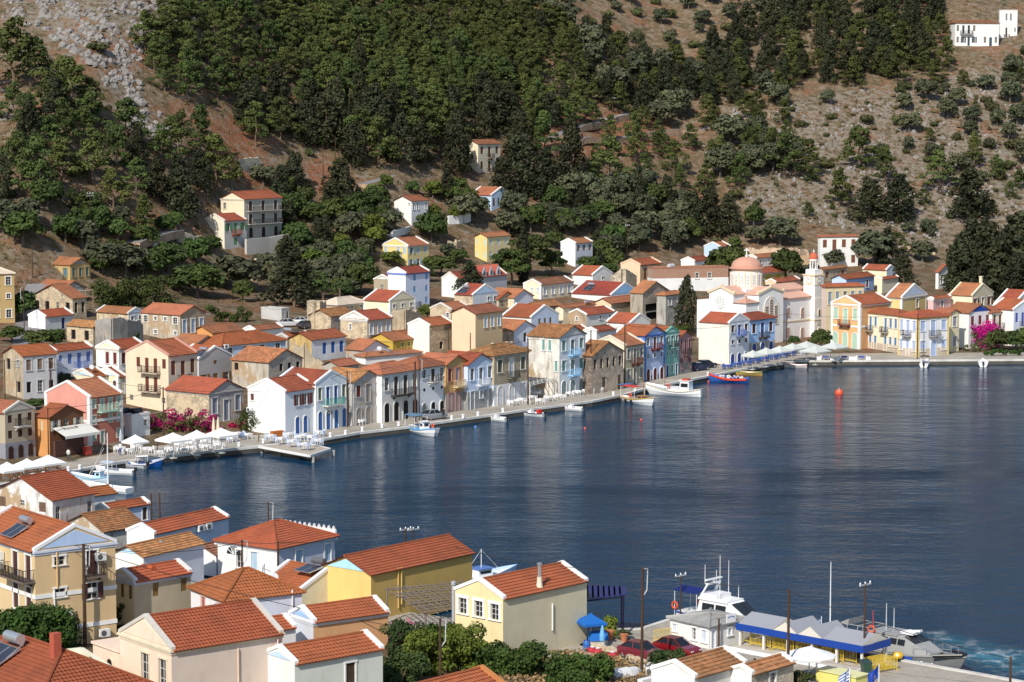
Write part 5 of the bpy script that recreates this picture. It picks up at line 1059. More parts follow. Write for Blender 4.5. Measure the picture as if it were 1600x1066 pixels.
# ------------------------------------------------------------------ chapel with three pointed gablets
chapel = house('little chapel with crimson roof and three pointed gablets on its grey flank', 690,714,792,436,466,'L','','', WH, (.46,.47,.50), tile='crim', cp=(.74,.66,.56), pitch=.62, name='chapel', cat='chapel')
for px_ in (757, 768, 779):
    q = hit_face(chapel, px_, 432); b = MB(); hh = 2.1
    P = [(-.75,0),(-.70,.7),(-.45,1.4),(0,hh),(.45,1.4),(.70,.7),(.75,0)]
    b.rings([[(x,-.02,z) for x, z in P], [(x,2.0,z) for x, z in P]]); d = b.build('dormer_gable', mat('plaster', (.46,.47,.50)), chapel.root, loc=(q.x, 0, chapel.h-.15))
    b = MB(); b.rings([[(x*1.08,y,z*1.05+.0) for x, z in P]+[(x*1.16,y,z*1.10+.03) for x, z in P[::-1]] for y in (.12, 2.1)]); b.build('dormer_roof', mat(*TILE['crim']), d)
    b = MB(); b.box(-.16, .16, -.05, -.021, .35, 1.15); b.build('slit_window', DARK, d)
# ------------------------------------------------------------------ broken walls and terraces
def ragged(label, pts, top, th_=.55, col=STO, near=False, name='ruined_wall', cat='wall', kind='stone', jag=.5, seed=1):
    """a wall along picture points standing on the ground; top = picture row of its crest at each point"""
    r = random.Random(seed); f = on_near if near else on_far; P = []
    for (x, y), t in zip(pts, top):
        p = f(x, y); P.append((p, z_above(p, t)-p.z))
    o = thing(name, label, cat, P[0][0]); b = MB(); O = P[0][0]
    for (p, h0), (q, h1) in zip(P, P[1:]):
        n = max(1, int((q-p).length/.45)); w0 = r.uniform(0, 9); d = (q-p).normalized(); nn = V((-d.y, d.x, 0)).normalized()*th_/2
        for i in range(n):
            a, c = p.lerp(q, i/n)-O, p.lerp(q, (i+1)/n)-O; hf = lambda k: h0+(h1-h0)*k/n+jag*(1.5*MN.noise(V((w0+k*.22, seed, 0)))+.6*MN.noise(V((w0+k*.8, seed, 4))))+(r.uniform(-.08, .08) if jag > .05 else 0); h = hf(i); h2 = hf(i+1); e = V((0,0,1))
            b.hexa([a-nn-e, c-nn-e, c+nn-e, a+nn-e, a-nn+e*h, c-nn+e*h2, c+nn+e*h2, a+nn+e*h])
    bo = b.build('masonry', mat(kind, col), o); return o
ragged('roofless grey ruin wall beside the half ruined stone house', [(150,541),(175,543),(198,541),(222,537)], [500,497,499,506], col=(.36,.34,.31), kind='weath', seed=2)
ragged('crumbling stone wall stepping down beside the white blue shuttered house', [(458,576),(476,577),(490,577),(508,578)], [541,538,556,570], col=STO, kind='weath', seed=3, jag=.8)
ragged('broken stone tower beside the roofed stone house', [(484,512),(495,514),(505,505)], [469,471,472], col=STO, seed=4, th_=1.2, jag=.3)
ragged('roofless stone shell with jagged gable near the white double coping house', [(612,515),(632,517),(655,512)], [486,482,486], col=STO, kind='weath', seed=5, jag=.7)
ragged('rough stone gable end standing beside the peach house', [(957,450),(973,452),(990,449)], [432,420,430], col=(.48,.42,.32), seed=6, th_=1.5, jag=.25)
ragged('low garden wall running in front of the peach cream house', [(735,560),(760,560),(802,552)], [546,540,534], col=STO, seed=7, jag=.3)
ragged('long ruined terrace wall behind the church', [(1165,402),(1200,403),(1235,406),(1262,424)], [388,387,388,392], col=(.50,.38,.27), seed=8, jag=.4)
ragged('ochre terrace wall beside the clock tower', [(1222,420),(1250,424),(1278,424)], [396,398,402], col=(.52,.36,.22), kind='weath', seed=9, jag=.6)
ragged('dry stone terrace on the red earth above the pink house', [(1415,390),(1440,394),(1462,398)], [382,386,391], col=(.50,.38,.27), seed=10, jag=.3)
ragged('pale stone retaining wall beside the cream terrace house', [(276,377),(296,380),(318,384)], [359,366,370], col=(.56,.48,.37), seed=11, jag=.2)
ragged('smooth grey terrace wall of the hotel', [(384,396),(420,398),(458,396)], [374,371,364], col=(.50,.47,.42), kind='plaster', seed=12, jag=.02, name='terrace_wall')
ragged('broken wall stub in the dry grass under the hotel', [(393,440),(400,440),(406,438)], [415,403,410], col=STO, seed=13, jag=.5)
ragged('white walled ramp below the lone white house', [(582,352),(600,364),(612,370),(640,360)], [347,358,361,354], col=(.78,.77,.75), kind='plaster', seed=14, jag=.02, name='ramp_wall')
ragged('white garden wall beside the ramp of the lone white house', [(700,348),(716,349),(734,346)], [338,336,333], col=(.74,.73,.7), kind='plaster', seed=15, jag=.15, name='garden_wall')
ragged('pale rubble wall of the palm garden', [(372,266),(388,265),(405,262)], [249,247,246], col=(.56,.50,.38), seed=16, jag=.2)
ragged('roofless stone hut above the yellow umbrella pine house', [(700,392),(712,393),(720,389)], [378,376,378], col=STO, seed=17, jag=.4)
ragged('low stone kerb wall along the upper bend of the road', [(905,203),(930,196),(960,185),(1003,180)], [198,191,181,176], col=(.48,.43,.36), seed=18, jag=.15)
# asphalt hill roads
ASPH = mat('concrete', (.23,.22,.22))
def road(name, pts, wdt):
    P = [on_far(x, y) for x, y in pts]; b = MB(); Q = []
    for a, c in zip(P, P[1:]):
        n = max(1, int((c-a).length/3)); Q += [a.lerp(c, i/n) for i in range(n)]
    Q.append(P[-1]); Lf, Rt = [], []
    for i, p in enumerate(Q):
        d = (Q[min(i+1, len(Q)-1)]-Q[max(i-1, 0)]); d.z = 0; d.normalize(); n = V((-d.y, d.x, 0))*wdt/2
        z = max(tz_far(p.x, p.y), tz_far(p.x-n.x, p.y-n.y), tz_far(p.x+n.x, p.y+n.y)-.35)+.12; Lf.append(V((p.x-n.x, p.y-n.y, z))); Rt.append(V((p.x+n.x, p.y+n.y, z)))
    for i in range(len(Q)-1):
        b.hexa([Lf[i]-V((0,0,1.6)), Lf[i+1]-V((0,0,1.6)), Rt[i+1]-V((0,0,1.6)), Rt[i]-V((0,0,1.6)), Lf[i], Lf[i+1], Rt[i+1], Rt[i]], 1)
        b.face([Lf[i]+V((0,0,.01)), Lf[i+1]+V((0,0,.01)), Rt[i+1]+V((0,0,.01)), Rt[i]+V((0,0,.01))], 0)
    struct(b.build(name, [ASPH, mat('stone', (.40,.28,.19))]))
road('road', [(842,222),(880,211),(930,197),(990,180),(1060,170)], 3.2)
road('road', [(846,240),(880,232),(930,223),(1000,212),(1060,205),(1140,190),(1200,180)], 3.4)
road('road', [(565,292),(590,285),(612,278)], 3.6); road('road', [(205,388),(235,381),(275,374)], 4.0)
road('street', [(46,540),(44,505),(50,475),(62,452)], 5.5)
# ------------------------------------------------------------------ pier on the near shore
pi0 = next(i for i, p in enumerate(NEAR_Q) if p[0] == 930)
pe = [V((p.x, p.y, 0)) for p in NQ[pi0:]]; PI_IN = [at_z(x, y, QZ) for x, y in [(905,1008),(925,1013),(965,1027),(1000,1040),(1040,1062),(1090,1100),(1170,1140),(1300,1170),(1600,1210),(1900,1260),(2600,1400)]]
strip_slab('pier', pe, [V((p.x, p.y, 0)) for p in PI_IN], -2.5, QZ)
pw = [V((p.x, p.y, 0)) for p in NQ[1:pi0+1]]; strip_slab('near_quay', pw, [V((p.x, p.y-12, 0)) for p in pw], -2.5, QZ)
kb = MB()
for a, c in zip(pe, pe[1:]):
    d = (c-a).normalized(); n = V((d.y, -d.x, 0)); z = V((0,0,QZ)); kb.hexa([a-n*.05+z-V((0,0,.2)), c-n*.05+z-V((0,0,.2)), c+n*.45+z-V((0,0,.2)), a+n*.45+z-V((0,0,.2)), a-n*.05+z+V((0,0,.12)), c-n*.05+z+V((0,0,.12)), c+n*.45+z+V((0,0,.12)), a+n*.45+z+V((0,0,.12))])
struct(kb.build('pier_kerb', mat('concrete', (.62,.60,.56))))
pre = house('white prefabricated harbour office with corrugated grey roof', 1047,1108,1172,979,1016,'H','q.os','d.q..', (.74,.73,.69), (.66,.66,.64), tile='grey', pitch=.16, near=True, sh=(.62,.68,.76), fr=(.78,.78,.78), th=40, name='harbour_office', cat='office', step=.9)
def text_part(txt, size, m, parent, loc, rot, name='lettering', ext=.008):
    cu = bpy.data.curves.new(name, 'FONT'); cu.body = txt; cu.size = size; cu.extrude = ext; cu.align_x = 'CENTER'; cu.align_y = 'CENTER'
    t = bpy.data.objects.new('tmp', cu); COL.objects.link(t); dg = bpy.context.evaluated_depsgraph_get(); me = bpy.data.meshes.new_from_object(t.evaluated_get(dg)); bpy.data.objects.remove(t); me.materials.clear(); me.materials.append(m)
    o = obj(name, me, parent, loc); o.rotation_euler = rot; return o
q = hit_face(pre, 1141, 966); sg = MB(); sg.box(-.55, .55, -.05, 0, -.38, .38); so2 = sg.build('sign', WHITEP, pre.root, loc=(q.x, -.06, q.z))
sgb = MB()
for i in range(9):                                       # unreadable blue arc of lettering on the office sign
    a = RAD(150-15*i); sgb.box(cos(a)*.42-.035, cos(a)*.42+.035, -.062, -.051, sin(a)*.22-.1, sin(a)*.22)
sgb.build('sign_lettering', mat('paint', (.08,.16,.42)), so2)
# covered waiting shelter: posts, blue fascia, grey tent roofs
A0, A1 = on_quay(1154, 1012), on_quay(1347, 1049); dv = A1-A0; SL = dv.length; sh_rz = math.atan2(dv.y, dv.x)
shelter = thing('waiting_shelter', 'long open shelter with blue fascia and grey tent roofs along the pier', 'shelter', A0, sh_rz)
SD, SH = 3.5, z_above(A1, 1019)-QZ
FAB = mat('cloth', (.28,.29,.32)); BLUF = mat('paint', (.012,.055,.30)); CRM = mat('cloth', (.62,.58,.50))
for i in range(6):
    for y in (.1, SD-.1):
        b = MB(); b.box(-.09, .09, -.09, .09, 0, SH); b.build('post', mat('paint', (.72,.70,.64)), shelter, loc=(.1+(SL-.2)*i/5, y, 0))
b = MB(); b.box(-.2, SL+.2, -.16, -.1, SH-.05, SH+.52); b.box(-.2, SL+.2, SD+.1, SD+.16, SH-.05, SH+.52); b.box(SL+.14, SL+.2, -.1, SD+.1, SH-.05, SH+.52); b.box(-.2, -.14, -.1, SD+.1, SH-.05, SH+.52); b.build('fascia', BLUF, shelter)
b = MB(); b.box(-.2, SL+.2, -1.2, SD+.2, -.02, .22); b.build('platform', mat('concrete', (.55,.50,.43)), shelter); b = MB(); b.box(-.3, SL+.3, -1.32, -1.2, -.02, .30); b.box(SL+.2, SL+.32, -1.2, SD, -.02, .30); b.build('kerb', mat('plaster', (.78,.78,.76)), shelter)
def tent(x0, x1, along):
    b = MB(); z0 = SH+.5; r = .75
    if along: b.rings([[(x,-.12,z0),(x,SD/2,z0+r),(x,SD+.12,z0)] for x in (x0, x1)], 0, closed=False, cap0=False, cap1=False); b.face([(x0,-.12,z0),(x0,SD+.12,z0),(x0,SD/2,z0+r)], 1); b.face([(x1,-.12,z0),(x1,SD+.12,z0),(x1,SD/2,z0+r)], 1)
    else:
        m = (x0+x1)/2; b.rings([[(x0,y,z0),(m,y,z0+r*1.1),(x1,y,z0)] for y in (-.12, SD+.12)], 0, closed=False, cap0=False, cap1=False)
        for y in (-.12, SD+.12): b.face([(x0,y,z0),(x1,y,z0),(m,y,z0+r*1.1)], 1)
    b.build('tent_roof', [FAB, CRM], shelter)
for a, c, al in ((0,.29,True), (.295,.49,False), (.495,.69,False), (.695,1,True)): tent(SL*a, SL*c, al)
b = MB()
for i in range(4): b.box(SL*(.1+.22*i), SL*(.1+.22*i)+2.4, SD-.5, SD-.1, .22, .70)
b.build('bench_row', mat('paint', (.02,.04,.16)), shelter)

wg = MB(); wg.box(.02, 4.5, f14.D, f14.D+4.2, -1, f14.h-1.6); wg.box(-.1, 4.6, f14.D+.002, f14.D+4.3, f14.h-1.6, f14.h-1.42); wg.build('side_wing', mat('plaster', (.80,.62,.48)), f14.root)
aw = obj('window', pane_mesh('A', .8, 1.7, (.1,.1,.1)), f14.root, (.0, f14.D+1.5, f14.h-4.0), -pi/2); obj('frame', frame_mesh(.8, 1.7, (.72,.56,.42), .12, True), aw)
# ------------------------------------------------------------------ boats
def hull(L_, B_, Dp, col, inner, stripe=None, bow_h=.45, stern_h=.1, double=True, low=None):
    """one hull as parts: shell, rubbing strake, deck; bow towards +X, waterline at z = 0"""
    n = 14; S, I, K = [], [], []
    for i in range(n+1):
        t = i/n; x = -L_/2+L_*t
        w = B_/2*(sin(pi*min(1, max(0, (t*.94+.03))))**.55 if double else min(1, (1-t)*2.6)**.62*(.82+.18*min(1, t*3)))
        w = max(w, .04); sh = Dp+bow_h*max(0, (t-.35)/.65)**2+stern_h*max(0, (.45-t)/.45)**2; rake = .10*L_*max(0, (t-.8)/.2)**2
        kz = -.35+.3*max(0, (t-.85)/.15)
        S.append([(x+rake, w, sh), (x+rake*.6, w*.93, sh*.45), (x, w*.62, -.12), (x, .02, kz), (x, -.02, kz), (x, -w*.62, -.12), (x+rake*.6, -w*.93, sh*.45), (x+rake, -w, sh)])
        q = max(.02, w-.10); I.append([(x+rake*.9, q, sh-.22), (x+rake*.9, -q, sh-.22)]); K.append((x+rake, w, sh))
    return S, I, K
def boat(name, label, cat, px, py, ang, L_, B_, Dp, col, inner, stripe=None, group=None, low=None, **kw):
    p = at_z(px, py, 0); a_ = RAD(ang)
    if p.y > 268: p.y = min(p.y, far_shore(p.x)-.8*(abs(sin(a_))*L_/2+abs(cos(a_))*B_/2)-.5)
    t = thing(name, label, cat, p, a_, group)
    S, I, K = hull(L_, B_, Dp, col, inner, **kw); b = MB(); m = [mat('paint', col), mat('paint', low or (.12,.02,.02))]
    b.rings(S, closed=False, cap0=True, cap1=True)
    for r, q in zip(range(len(S)-1), range(len(S)-1)):
        for s in (0, 1): b.face([S[r][0 if s == 0 else 7], S[r+1][0 if s == 0 else 7], I[r+1][s], I[r][s]])
    b.build('hull', m, t)
    d = MB()
    for r in range(len(I)-1): d.face([I[r][0], I[r+1][0], I[r+1][1], I[r][1]])
    d.build('deck', mat('paint', inner), t)
    if stripe:
        g = MB()
        for sy in (1, -1):
            for (x0,y0,z0), (x1,y1,z1) in zip(K, K[1:]): g.bar((x0,sy*(y0+.03),z0-.06), (x1,sy*(y1+.03),z1-.06), .07, .13)
        g.build('gunwale', mat('paint', stripe), t)
    return t
def cabin(t, x0, x1, w, z0, z1, col, roof, win=True):
    b = MB(); b.hexa([(x0,-w/2,z0),(x1,-w/2,z0),(x1,w/2,z0),(x0,w/2,z0),(x0+.05,-w/2+.05,z1),(x1-.15,-w/2+.05,z1),(x1-.15,w/2-.05,z1),(x0+.05,w/2-.05,z1)]); c = b.build('cabin', mat('paint', col), t)
    r = MB(); r.box(x0-.08, x1+.08, -w/2-.08, w/2+.08, z1, z1+.09); r.build('cabin_roof', mat('paint', roof), c)
    if win:
        for sy in (-1, 1):
            g = MB(); y = sy*(w/2-.01); g.box(x0+.2, x1-.3, min(y, y+sy*.02), max(y, y+sy*.02), z0+(z1-z0)*.5, z0+(z1-z0)*.82); g.build('window', GLASS, c)
        g = MB(); g.box(x1-.12, x1-.06, -w*.3, w*.3, z0+(z1-z0)*.5, z0+(z1-z0)*.85); g.build('window', GLASS, c)
    return c
def spar(t, nm, a, c, r, col=(.25,.13,.06)):
    b = MB(); b.tube(a, c, r, r*.6, 6); return b.build(nm, mat('plain', col), t)
def awn(t, x0, x1, w, z, col, camber=.15, posts=True):
    b = MB(); b.rings([[(x,-w/2,z),(x,0,z+camber),(x,w/2,z),(x,w/2,z-.04),(x,0,z+camber-.04),(x,-w/2,z-.04)] for x in (x0, x1)]); b.build('canopy', mat('cloth', col), t)
    if posts:
        for x in (x0+.1, x1-.1):
            for y in (-w/2+.1, w/2-.1):
                q = MB(); q.tube((x,y,.3), (x,y,z), .03, n=5); q.build('canopy_post', WHITEP, t)
def outboard(t, x, col=(.02,.02,.022)):
    b = MB(); b.box(x-.30, x, -.16, .16, .45, .95); b.box(x-.22, x-.06, -.07, .07, -.3, .45); b.build('outboard_motor', mat('paint', col), t)
def ring(t, loc, r=.32, col=(.72,.10,.03), rz=0):
    b = MB(); R = []
    for i in range(14):
        a = 2*pi*i/14; R.append([(cos(a)*(r+.08*cos(k)), .08*sin(k), sin(a)*(r+.08*cos(k))) for k in [2*pi*j/6 for j in range(6)]])
    b.rings(R+[R[0]], cap0=False, cap1=False); o = b.build('life_ring', mat('paint', col), t, loc=loc, rz=rz)
W_ = (.78,.78,.77)
t = boat('fishing_boat', 'white wooden boat with red canopy roof and tyre fenders by the stone house', 'boat', 996, 630, -55, 7.6, 2.7, .75, W_, (.50,.36,.20), stripe=(.55,.36,.08), bow_h=.6)
awn(t, -3.0, .6, 2.2, 2.5, (.45,.06,.05)); cabin(t, .7, 1.9, 1.2, .5, 1.2, (.35,.2,.1), (.4,.22,.1)); spar(t, 'mast', (1.6,0,.5), (1.5,0,4.6), .07); ring(t, (-.2,-1.25,1.3))
b = MB(); b.box(-3.4,-2.6,-1.2,1.2,2.62,2.68); b.build('canopy_end', mat('cloth', (.07,.17,.40)), t)
for x in (-2.4, -1.2, .2):
    b = MB(); b.lathe([(.02,-.3),(.17,-.22),(.17,.22),(.02,.3)], (x,-1.42,.35), 8); b.build('fender', IRON, t)
t = boat('fishing_boat', 'long white fishing boat with wheelhouse and pale blue deck moored along the quay', 'boat', 1056, 617.5, 151, 8.8, 2.7, .75, W_, (.36,.55,.74), stripe=(.62,.50,.32), bow_h=.95, stern_h=.55)
c = cabin(t, -2.6, -.9, 1.6, .5, 2.35, W_, (.8,.8,.8)); cabin(t, -.85, 1.1, 1.5, .5, 1.25, W_, (.78,.78,.78), False); b = MB(); b.box(-2.3,-1.3,-.6,.6,2.44,2.7); b.build('hatch', mat('paint', (.50,.07,.03)), c)
spar(t, 'mast', (1.9,0,.5), (1.9,0,5.0), .07); spar(t, 'boom', (1.9,0,2.2), (-1.0,0,2.5), .04, (.6,.6,.6)); ring(t, (.9,.9,1.5))
t = boat('fishing_boat', 'red and blue wooden boat piled with white fishing nets and floats', 'boat', 1139, 596.5, 158, 6.4, 2.1, .62, (.035,.12,.42), (.30,.05,.04), stripe=(.62,.07,.035), bow_h=.7, double=False)
g = MB()
for (x0,y0,z0), (x1,y1,z1) in zip(hull(6.4,2.1,.62,0,0,bow_h=.7,double=False)[2], hull(6.4,2.1,.62,0,0,bow_h=.7,double=False)[2][1:]):
    for sy in (1,-1): g.bar((x0,sy*(y0+.035),z0-.19), (x1,sy*(y1+.035),z1-.19), .05, .24)
g.build('painted_band', mat('paint', (.62,.06,.03)), t)
fl = MB(); r = random.Random(3)
for i in range(34):
    x, y = r.uniform(-2.3, 1.5), r.uniform(-.7, .7); s = r.uniform(.13, .24); fl.lathe([(.01,-s),(s*.8,-s*.5),(s,0),(s*.8,s*.5),(.01,s)], (x, y, .62+r.uniform(0, .35)), 7, r.choice((0,0,0,1,2)))
o = fl.build('fishing_net', [mat('plain', (.70,.70,.68)), mat('plain', (.08,.12,.42)), mat('plain', (.55,.52,.38))], t); o['kind'] = 'stuff'; outboard(t, -3.1, (.05,.12,.4))
t = boat('rowing_boat', 'ochre and green open boat moored behind the red and blue boat', 'boat', 1166, 586.5, 170, 5.4, 1.7, .55, (.50,.30,.07), (.38,.26,.12), stripe=(.10,.25,.14), low=(.1,.25,.14))
t = boat('rowing_boat', 'pale pink striped open boat with small motor by the dark blue chairs', 'boat', 1243, 574.5, 168, 4.0, 1.5, .5, (.74,.68,.66), (.60,.45,.42), stripe=(.62,.30,.28), double=False); outboard(t, -2.0)
t = boat('fishing_boat', 'blue and white caique with blue sunshade beside the parked silver car', 'boat', 661, 674, -58, 7.0, 2.5, .7, (.76,.75,.73), (.10,.33,.66), stripe=(.13,.40,.74), bow_h=.55, stern_h=.2)
cabin(t, .1, 1.2, 1.1, .5, 1.75, W_, W_); awn(t, -3.2, -.3, 2.2, 2.45, (.11,.20,.30), .1); spar(t, 'mast', (2.0,0,.5), (2.0,0,2.6), .05); ring(t, (2.2,.4,1.3), .25)
for px_, py_, ang, L_, lb, dk in ((779, 656.5, 145, 2.9, 'small white outboard boat lying off the quay beside the pale blue house', None), (833, 648, 145, 4.0, 'white speedboat with dark sides and red cushion near the tall white house', (.05,.06,.09)), (896, 641, 148, 3.4, 'white outboard runabout near the grey stone house', None)):
    t = boat('motor_boat', lb, 'boat', px_, py_, ang, L_, 1.5, .5, W_, (.66,.64,.6), stripe=dk, double=False, bow_h=.3); outboard(t, -L_/2)
    b = MB(); b.hexa([(.1,-.4,.35),(.7,-.4,.35),(.7,.4,.35),(.1,.4,.35),(.15,-.35,.95),(.35,-.35,.95),(.35,.35,.95),(.15,.35,.95)]); b.build('console', WHITEP, t)
    if dk: b = MB(); b.box(-1.2,-.8,-.5,.3,.4,1.0); b.build('cushion', mat('cloth', (.6,.03,.02)), t)
t = boat('motor_boat', 'white motorboat with dark sunshade below the white corner house', 'boat', 1443, 571, 75, 4.6, 1.8, .6, W_, (.6,.58,.55), double=False); outboard(t, -2.3); awn(t, -1.2, .8, 1.5, 1.75, (.05,.05,.06), .12)
t = boat('motor_boat', 'white inflatable with two motors moored near the flowering garden', 'boat', 1533, 570, 80, 4.2, 1.8, .6, (.80,.80,.79), (.6,.58,.55), double=False); outboard(t, -2.1)
t = boat('motor_boat', 'small blue hulled boat with white top moored by the café terrace', 'boat', 231, 725, 22, 4.0, 1.5, .5, (.03,.15,.55), W_, stripe=W_, double=False); awn(t, -1.2, .3, 1.2, 1.4, (.75,.75,.74), .08)
t = boat('dinghy', 'grey inflatable dinghy with black motor between two moored boats', 'boat', 212, 731, 150, 3.4, 1.4, .4, (.46,.46,.46), (.30,.30,.30), double=False); outboard(t, -1.8)
t = boat('motor_boat', 'white speedboat with pale sunshade and black motor at the west quay', 'boat', 182, 741, 165, 4.8, 1.8, .55, W_, (.7,.68,.64), double=False); outboard(t, -2.4); awn(t, .2, 1.9, 1.5, 1.5, (.42,.50,.60), .12)
t = boat('sailing_boat', 'pale blue wooden boat with tall white mast at the west quay', 'boat', 143, 752.5, 160, 4.8, 1.8, .55, (.62,.74,.80), (.55,.52,.45), stripe=(.30,.55,.75), bow_h=.5, stern_h=.3); cabin(t, -1.5, -.6, 1.0, .4, 1.3, (.45,.65,.80), W_)
spar(t, 'boom', (.5,0,.5), (-1.9,.2,4.2), .05, (.6,.6,.58))
t = boat('sailing_boat', 'slim white yacht hull whose tall mast rises past the streaked white house', 'boat', 169, 768, 150, 6.5, 2.0, .6, W_, (.6,.55,.45), double=False); spar(t, 'mast', (0,0,.3), (0,0,7.0), .09, (.75,.75,.74)); spar(t, 'forestay', (3.0,0,.8), (0,0,6.8), .02, (.6,.6,.6))
t = boat('motor_boat', 'blue boat whose flag mast peeps out between the ochre warehouse and yellow house', 'boat', 752, 912, 40, 7.5, 2.5, .9, (.40,.55,.75), W_, double=False); spar(t, 'mast', (0,0,.6), (0,0,3.4), .05, (.8,.8,.8)); spar(t, 'stay', (2.4,0,1.), (0,0,3.3), .02, (.8,.8,.8)); spar(t, 'stay', (-2.2,0,1.), (0,0,3.3), .02, (.8,.8,.8)); cabin(t, -.9, .9, 1.5, .7, 1.5, W_, (.1,.2,.5))
# buoys
def buoy(px, py, r, col, label):
    p = at_z(px, py, 0); t = thing('mooring_buoy', label, 'buoy', p); b = MB(); b.lathe([(.01,-r*.5),(r,-r*.4),(r*1.05,r*.5),(r*.85,r*1.1),(.01,r*1.25)], n=16); b.build('float', mat('paint', col), t); b = MB(); b.tube((0,0,r*1.2), (0,0,r*1.7), r*.16, n=6); b.build('ring_bolt', STEEL, t)
buoy(1311, 616, .62, (.85,.10,.03), 'big orange red mooring buoy in open water')
for x, y, c, l in ((1107,597,(.7,.08,.05),'small red float in front of the red and blue boat'), (1002,657,(.75,.08,.04),'tiny red float off the red roofed boat'), (914,670,(.7,.1,.05),'tiny red float off the white runabout'), (743,668,(.1,.3,.7),'tiny blue float off the orange house')): buoy(x, y, .17, c, l)
# the two patrol craft along the pier
ed = (NQ[-3]-NQ[pi0+3]); ed.z = 0; ed.normalize(); en = V((-ed.y, ed.x, 0)); eang = math.degrees(math.atan2(ed.y, ed.x))
def along(px, off):
    e = [p for p in NEAR_Q if p[0] >= 1046]; 
    for (x0,y0), (x1,y1) in zip(e, e[1:]):
        if x0 <= px <= x1: q = at_z(px, y0+(y1-y0)*(px-x0)/(x1-x0), QZ); return q+en*off
q = along(1114, 2.0); px_, py_ = pix(V((q.x, q.y, 0)))
t = boat('coastguard_launch', 'white coastguard launch with radar arch and dark blue sunshade behind the harbour office', 'boat', px_, py_, eang, 9.6, 3.1, 1.15, W_, (.72,.72,.70), stripe=(.04,.08,.35), double=False, bow_h=.5)
b = MB(); R = [[(x,-w,z0),(x,w,z0),(x+dx,w*.82,z1),(x+dx,-w*.82,z1)] for x, w, z0, z1, dx in ((-2.6,1.25,.9,2.55,.3),(1.2,1.25,1.0,2.65,-.2),(3.3,.95,1.25,1.35,-.1))]; b.rings(R); c = b.build('wheelhouse', WHITEP, t)
for sy in (-1, 1):
    for a, e in ((-1.9,-.6), (-.4,.7)):
        g = MB(); g.hexa([(a,sy*1.20,1.75),(e,sy*1.20,1.75),(e,sy*1.09,2.35),(a,sy*1.09,2.35),(a,sy*1.26,1.75),(e,sy*1.26,1.75),(e,sy*1.15,2.35),(a,sy*1.15,2.35)]); g.build('window', GLASS, c)
for sy in (-1, 1):
    g = MB(); y0, y1 = (.06, .95) if sy > 0 else (-.95, -.06); g.hexa([(1.25,y0,2.55),(1.25,y1,2.55),(2.75,y1*.9,1.62),(2.75,y0*.9,1.62),(1.3,y0,2.63),(1.3,y1,2.63),(2.8,y1*.9,1.70),(2.8,y0*.9,1.70)]); g.build('windscreen', GLASS, c)
b = MB(); b.box(-2.4, .9, -1.15, 1.15, 2.6, 2.78); b.box(-2.2, -.4, -1.0, 1.0, 2.78, 3.15); b.build('flybridge', WHITEP, c)
b = MB()
for sy in (-1, 1): b.bar((-2.3,sy*1.0,2.7), (-1.6,sy*.75,4.0), .28, .12)
b.bar((-1.6,-.9,4.0), (-1.6,.9,4.0), .3, .14); b.build('radar_arch', WHITEP, t); b = MB(); b.box(-1.7, -1.45, -1.1, 1.1, 4.3, 4.42); b.tube((-1.57,0,4.05),(-1.57,0,4.3), .1, n=6); b.build('radar', WHITEP, t)
for x, y, z0, z1 in ((-1.9,-.8,4.0,5.7), (-1.9,.8,4.0,5.0), (-.6,.9,3.0,6.0), (-.3,-.7,3.0,6.7), (.6,.8,2.7,3.9)): spar(t, 'whip_aerial', (x,y,z0), (x,y,z1), .035, (.75,.75,.75))
awn(t, -5.2, -2.5, 2.4, 3.05, (.012,.022,.13), .3); ring(t, (-5.0,-1.2,1.7), .3); ring(t, (-4.0,1.2,1.7), .3)
q = along(1388, 2.2); px_, py_ = pix(V((q.x, q.y, 0))); GRS = (.31,.31,.30)
t = boat('patrol_boat', 'grey naval patrol boat with black fenders moored at the pier end', 'boat', px_, py_, eang-1, 11.4, 3.6, 1.3, (.17,.175,.175), (.36,.36,.35), stripe=GRS, double=False, bow_h=.55)
b = MB(); R = [[(x,-w,z0),(x,w,z0),(x+dx,w*.8,z1),(x+dx,-w*.8,z1)] for x, w, z0, z1, dx in ((-3.2,1.6,1.25,2.9,.3),(1.2,1.55,1.35,3.05,-.5),(3.6,1.2,1.55,1.75,-.1))]; b.rings(R); c = b.build('wheelhouse', mat('paint', GRS), t)
for sy in (-1, 1):
    for a in (-1.6, -.6, .3):
        g = MB(); y0, y1 = sy*1.44, sy*1.32; g.hexa([(a,y0-sy*.06,2.2),(a+.75,y0-sy*.06,2.2),(a+.75,y1-sy*.06,2.75),(a,y1-sy*.06,2.75),(a,y0+sy*.04,2.2),(a+.75,y0+sy*.04,2.2),(a+.75,y1+sy*.04,2.75),(a,y1+sy*.04,2.75)]); g.build('window', GLASS, c)
for sy in (-1, 1):
    g = MB(); y0, y1 = (.08, 1.1) if sy > 0 else (-1.1, -.08); g.hexa([(.85,y0,3.0),(.85,y1,3.0),(2.0,y1,2.42),(2.0,y0,2.42),(.9,y0,3.08),(.9,y1,3.08),(2.05,y1,2.50),(2.05,y0,2.50)]); g.build('windscreen', GLASS, c)
b = MB(); b.box(-3.0, .2, -1.35, 1.35, 2.98, 3.12); b.build('bridge_roof', mat('paint', GRS), c); b = MB(); b.box(.2, 1.4, -.6, .6, 3.14, 3.4); b.hexa([(-.2,-.3,3.14),(1.9,-.2,3.5),(1.9,.2,3.5),(-.2,.3,3.14),(-.2,-.3,3.3),(1.9,-.2,3.7),(1.9,.2,3.7),(-.2,.3,3.3)]); b.build('white_cover', WHITEP, t)
b = MB()
for x in (-5.8, -4.6, -3.4):
    for y in (-1.5, 1.5): b.tube((x,y,1.3), (x+.3,y*.8,3.3), .05, n=5)
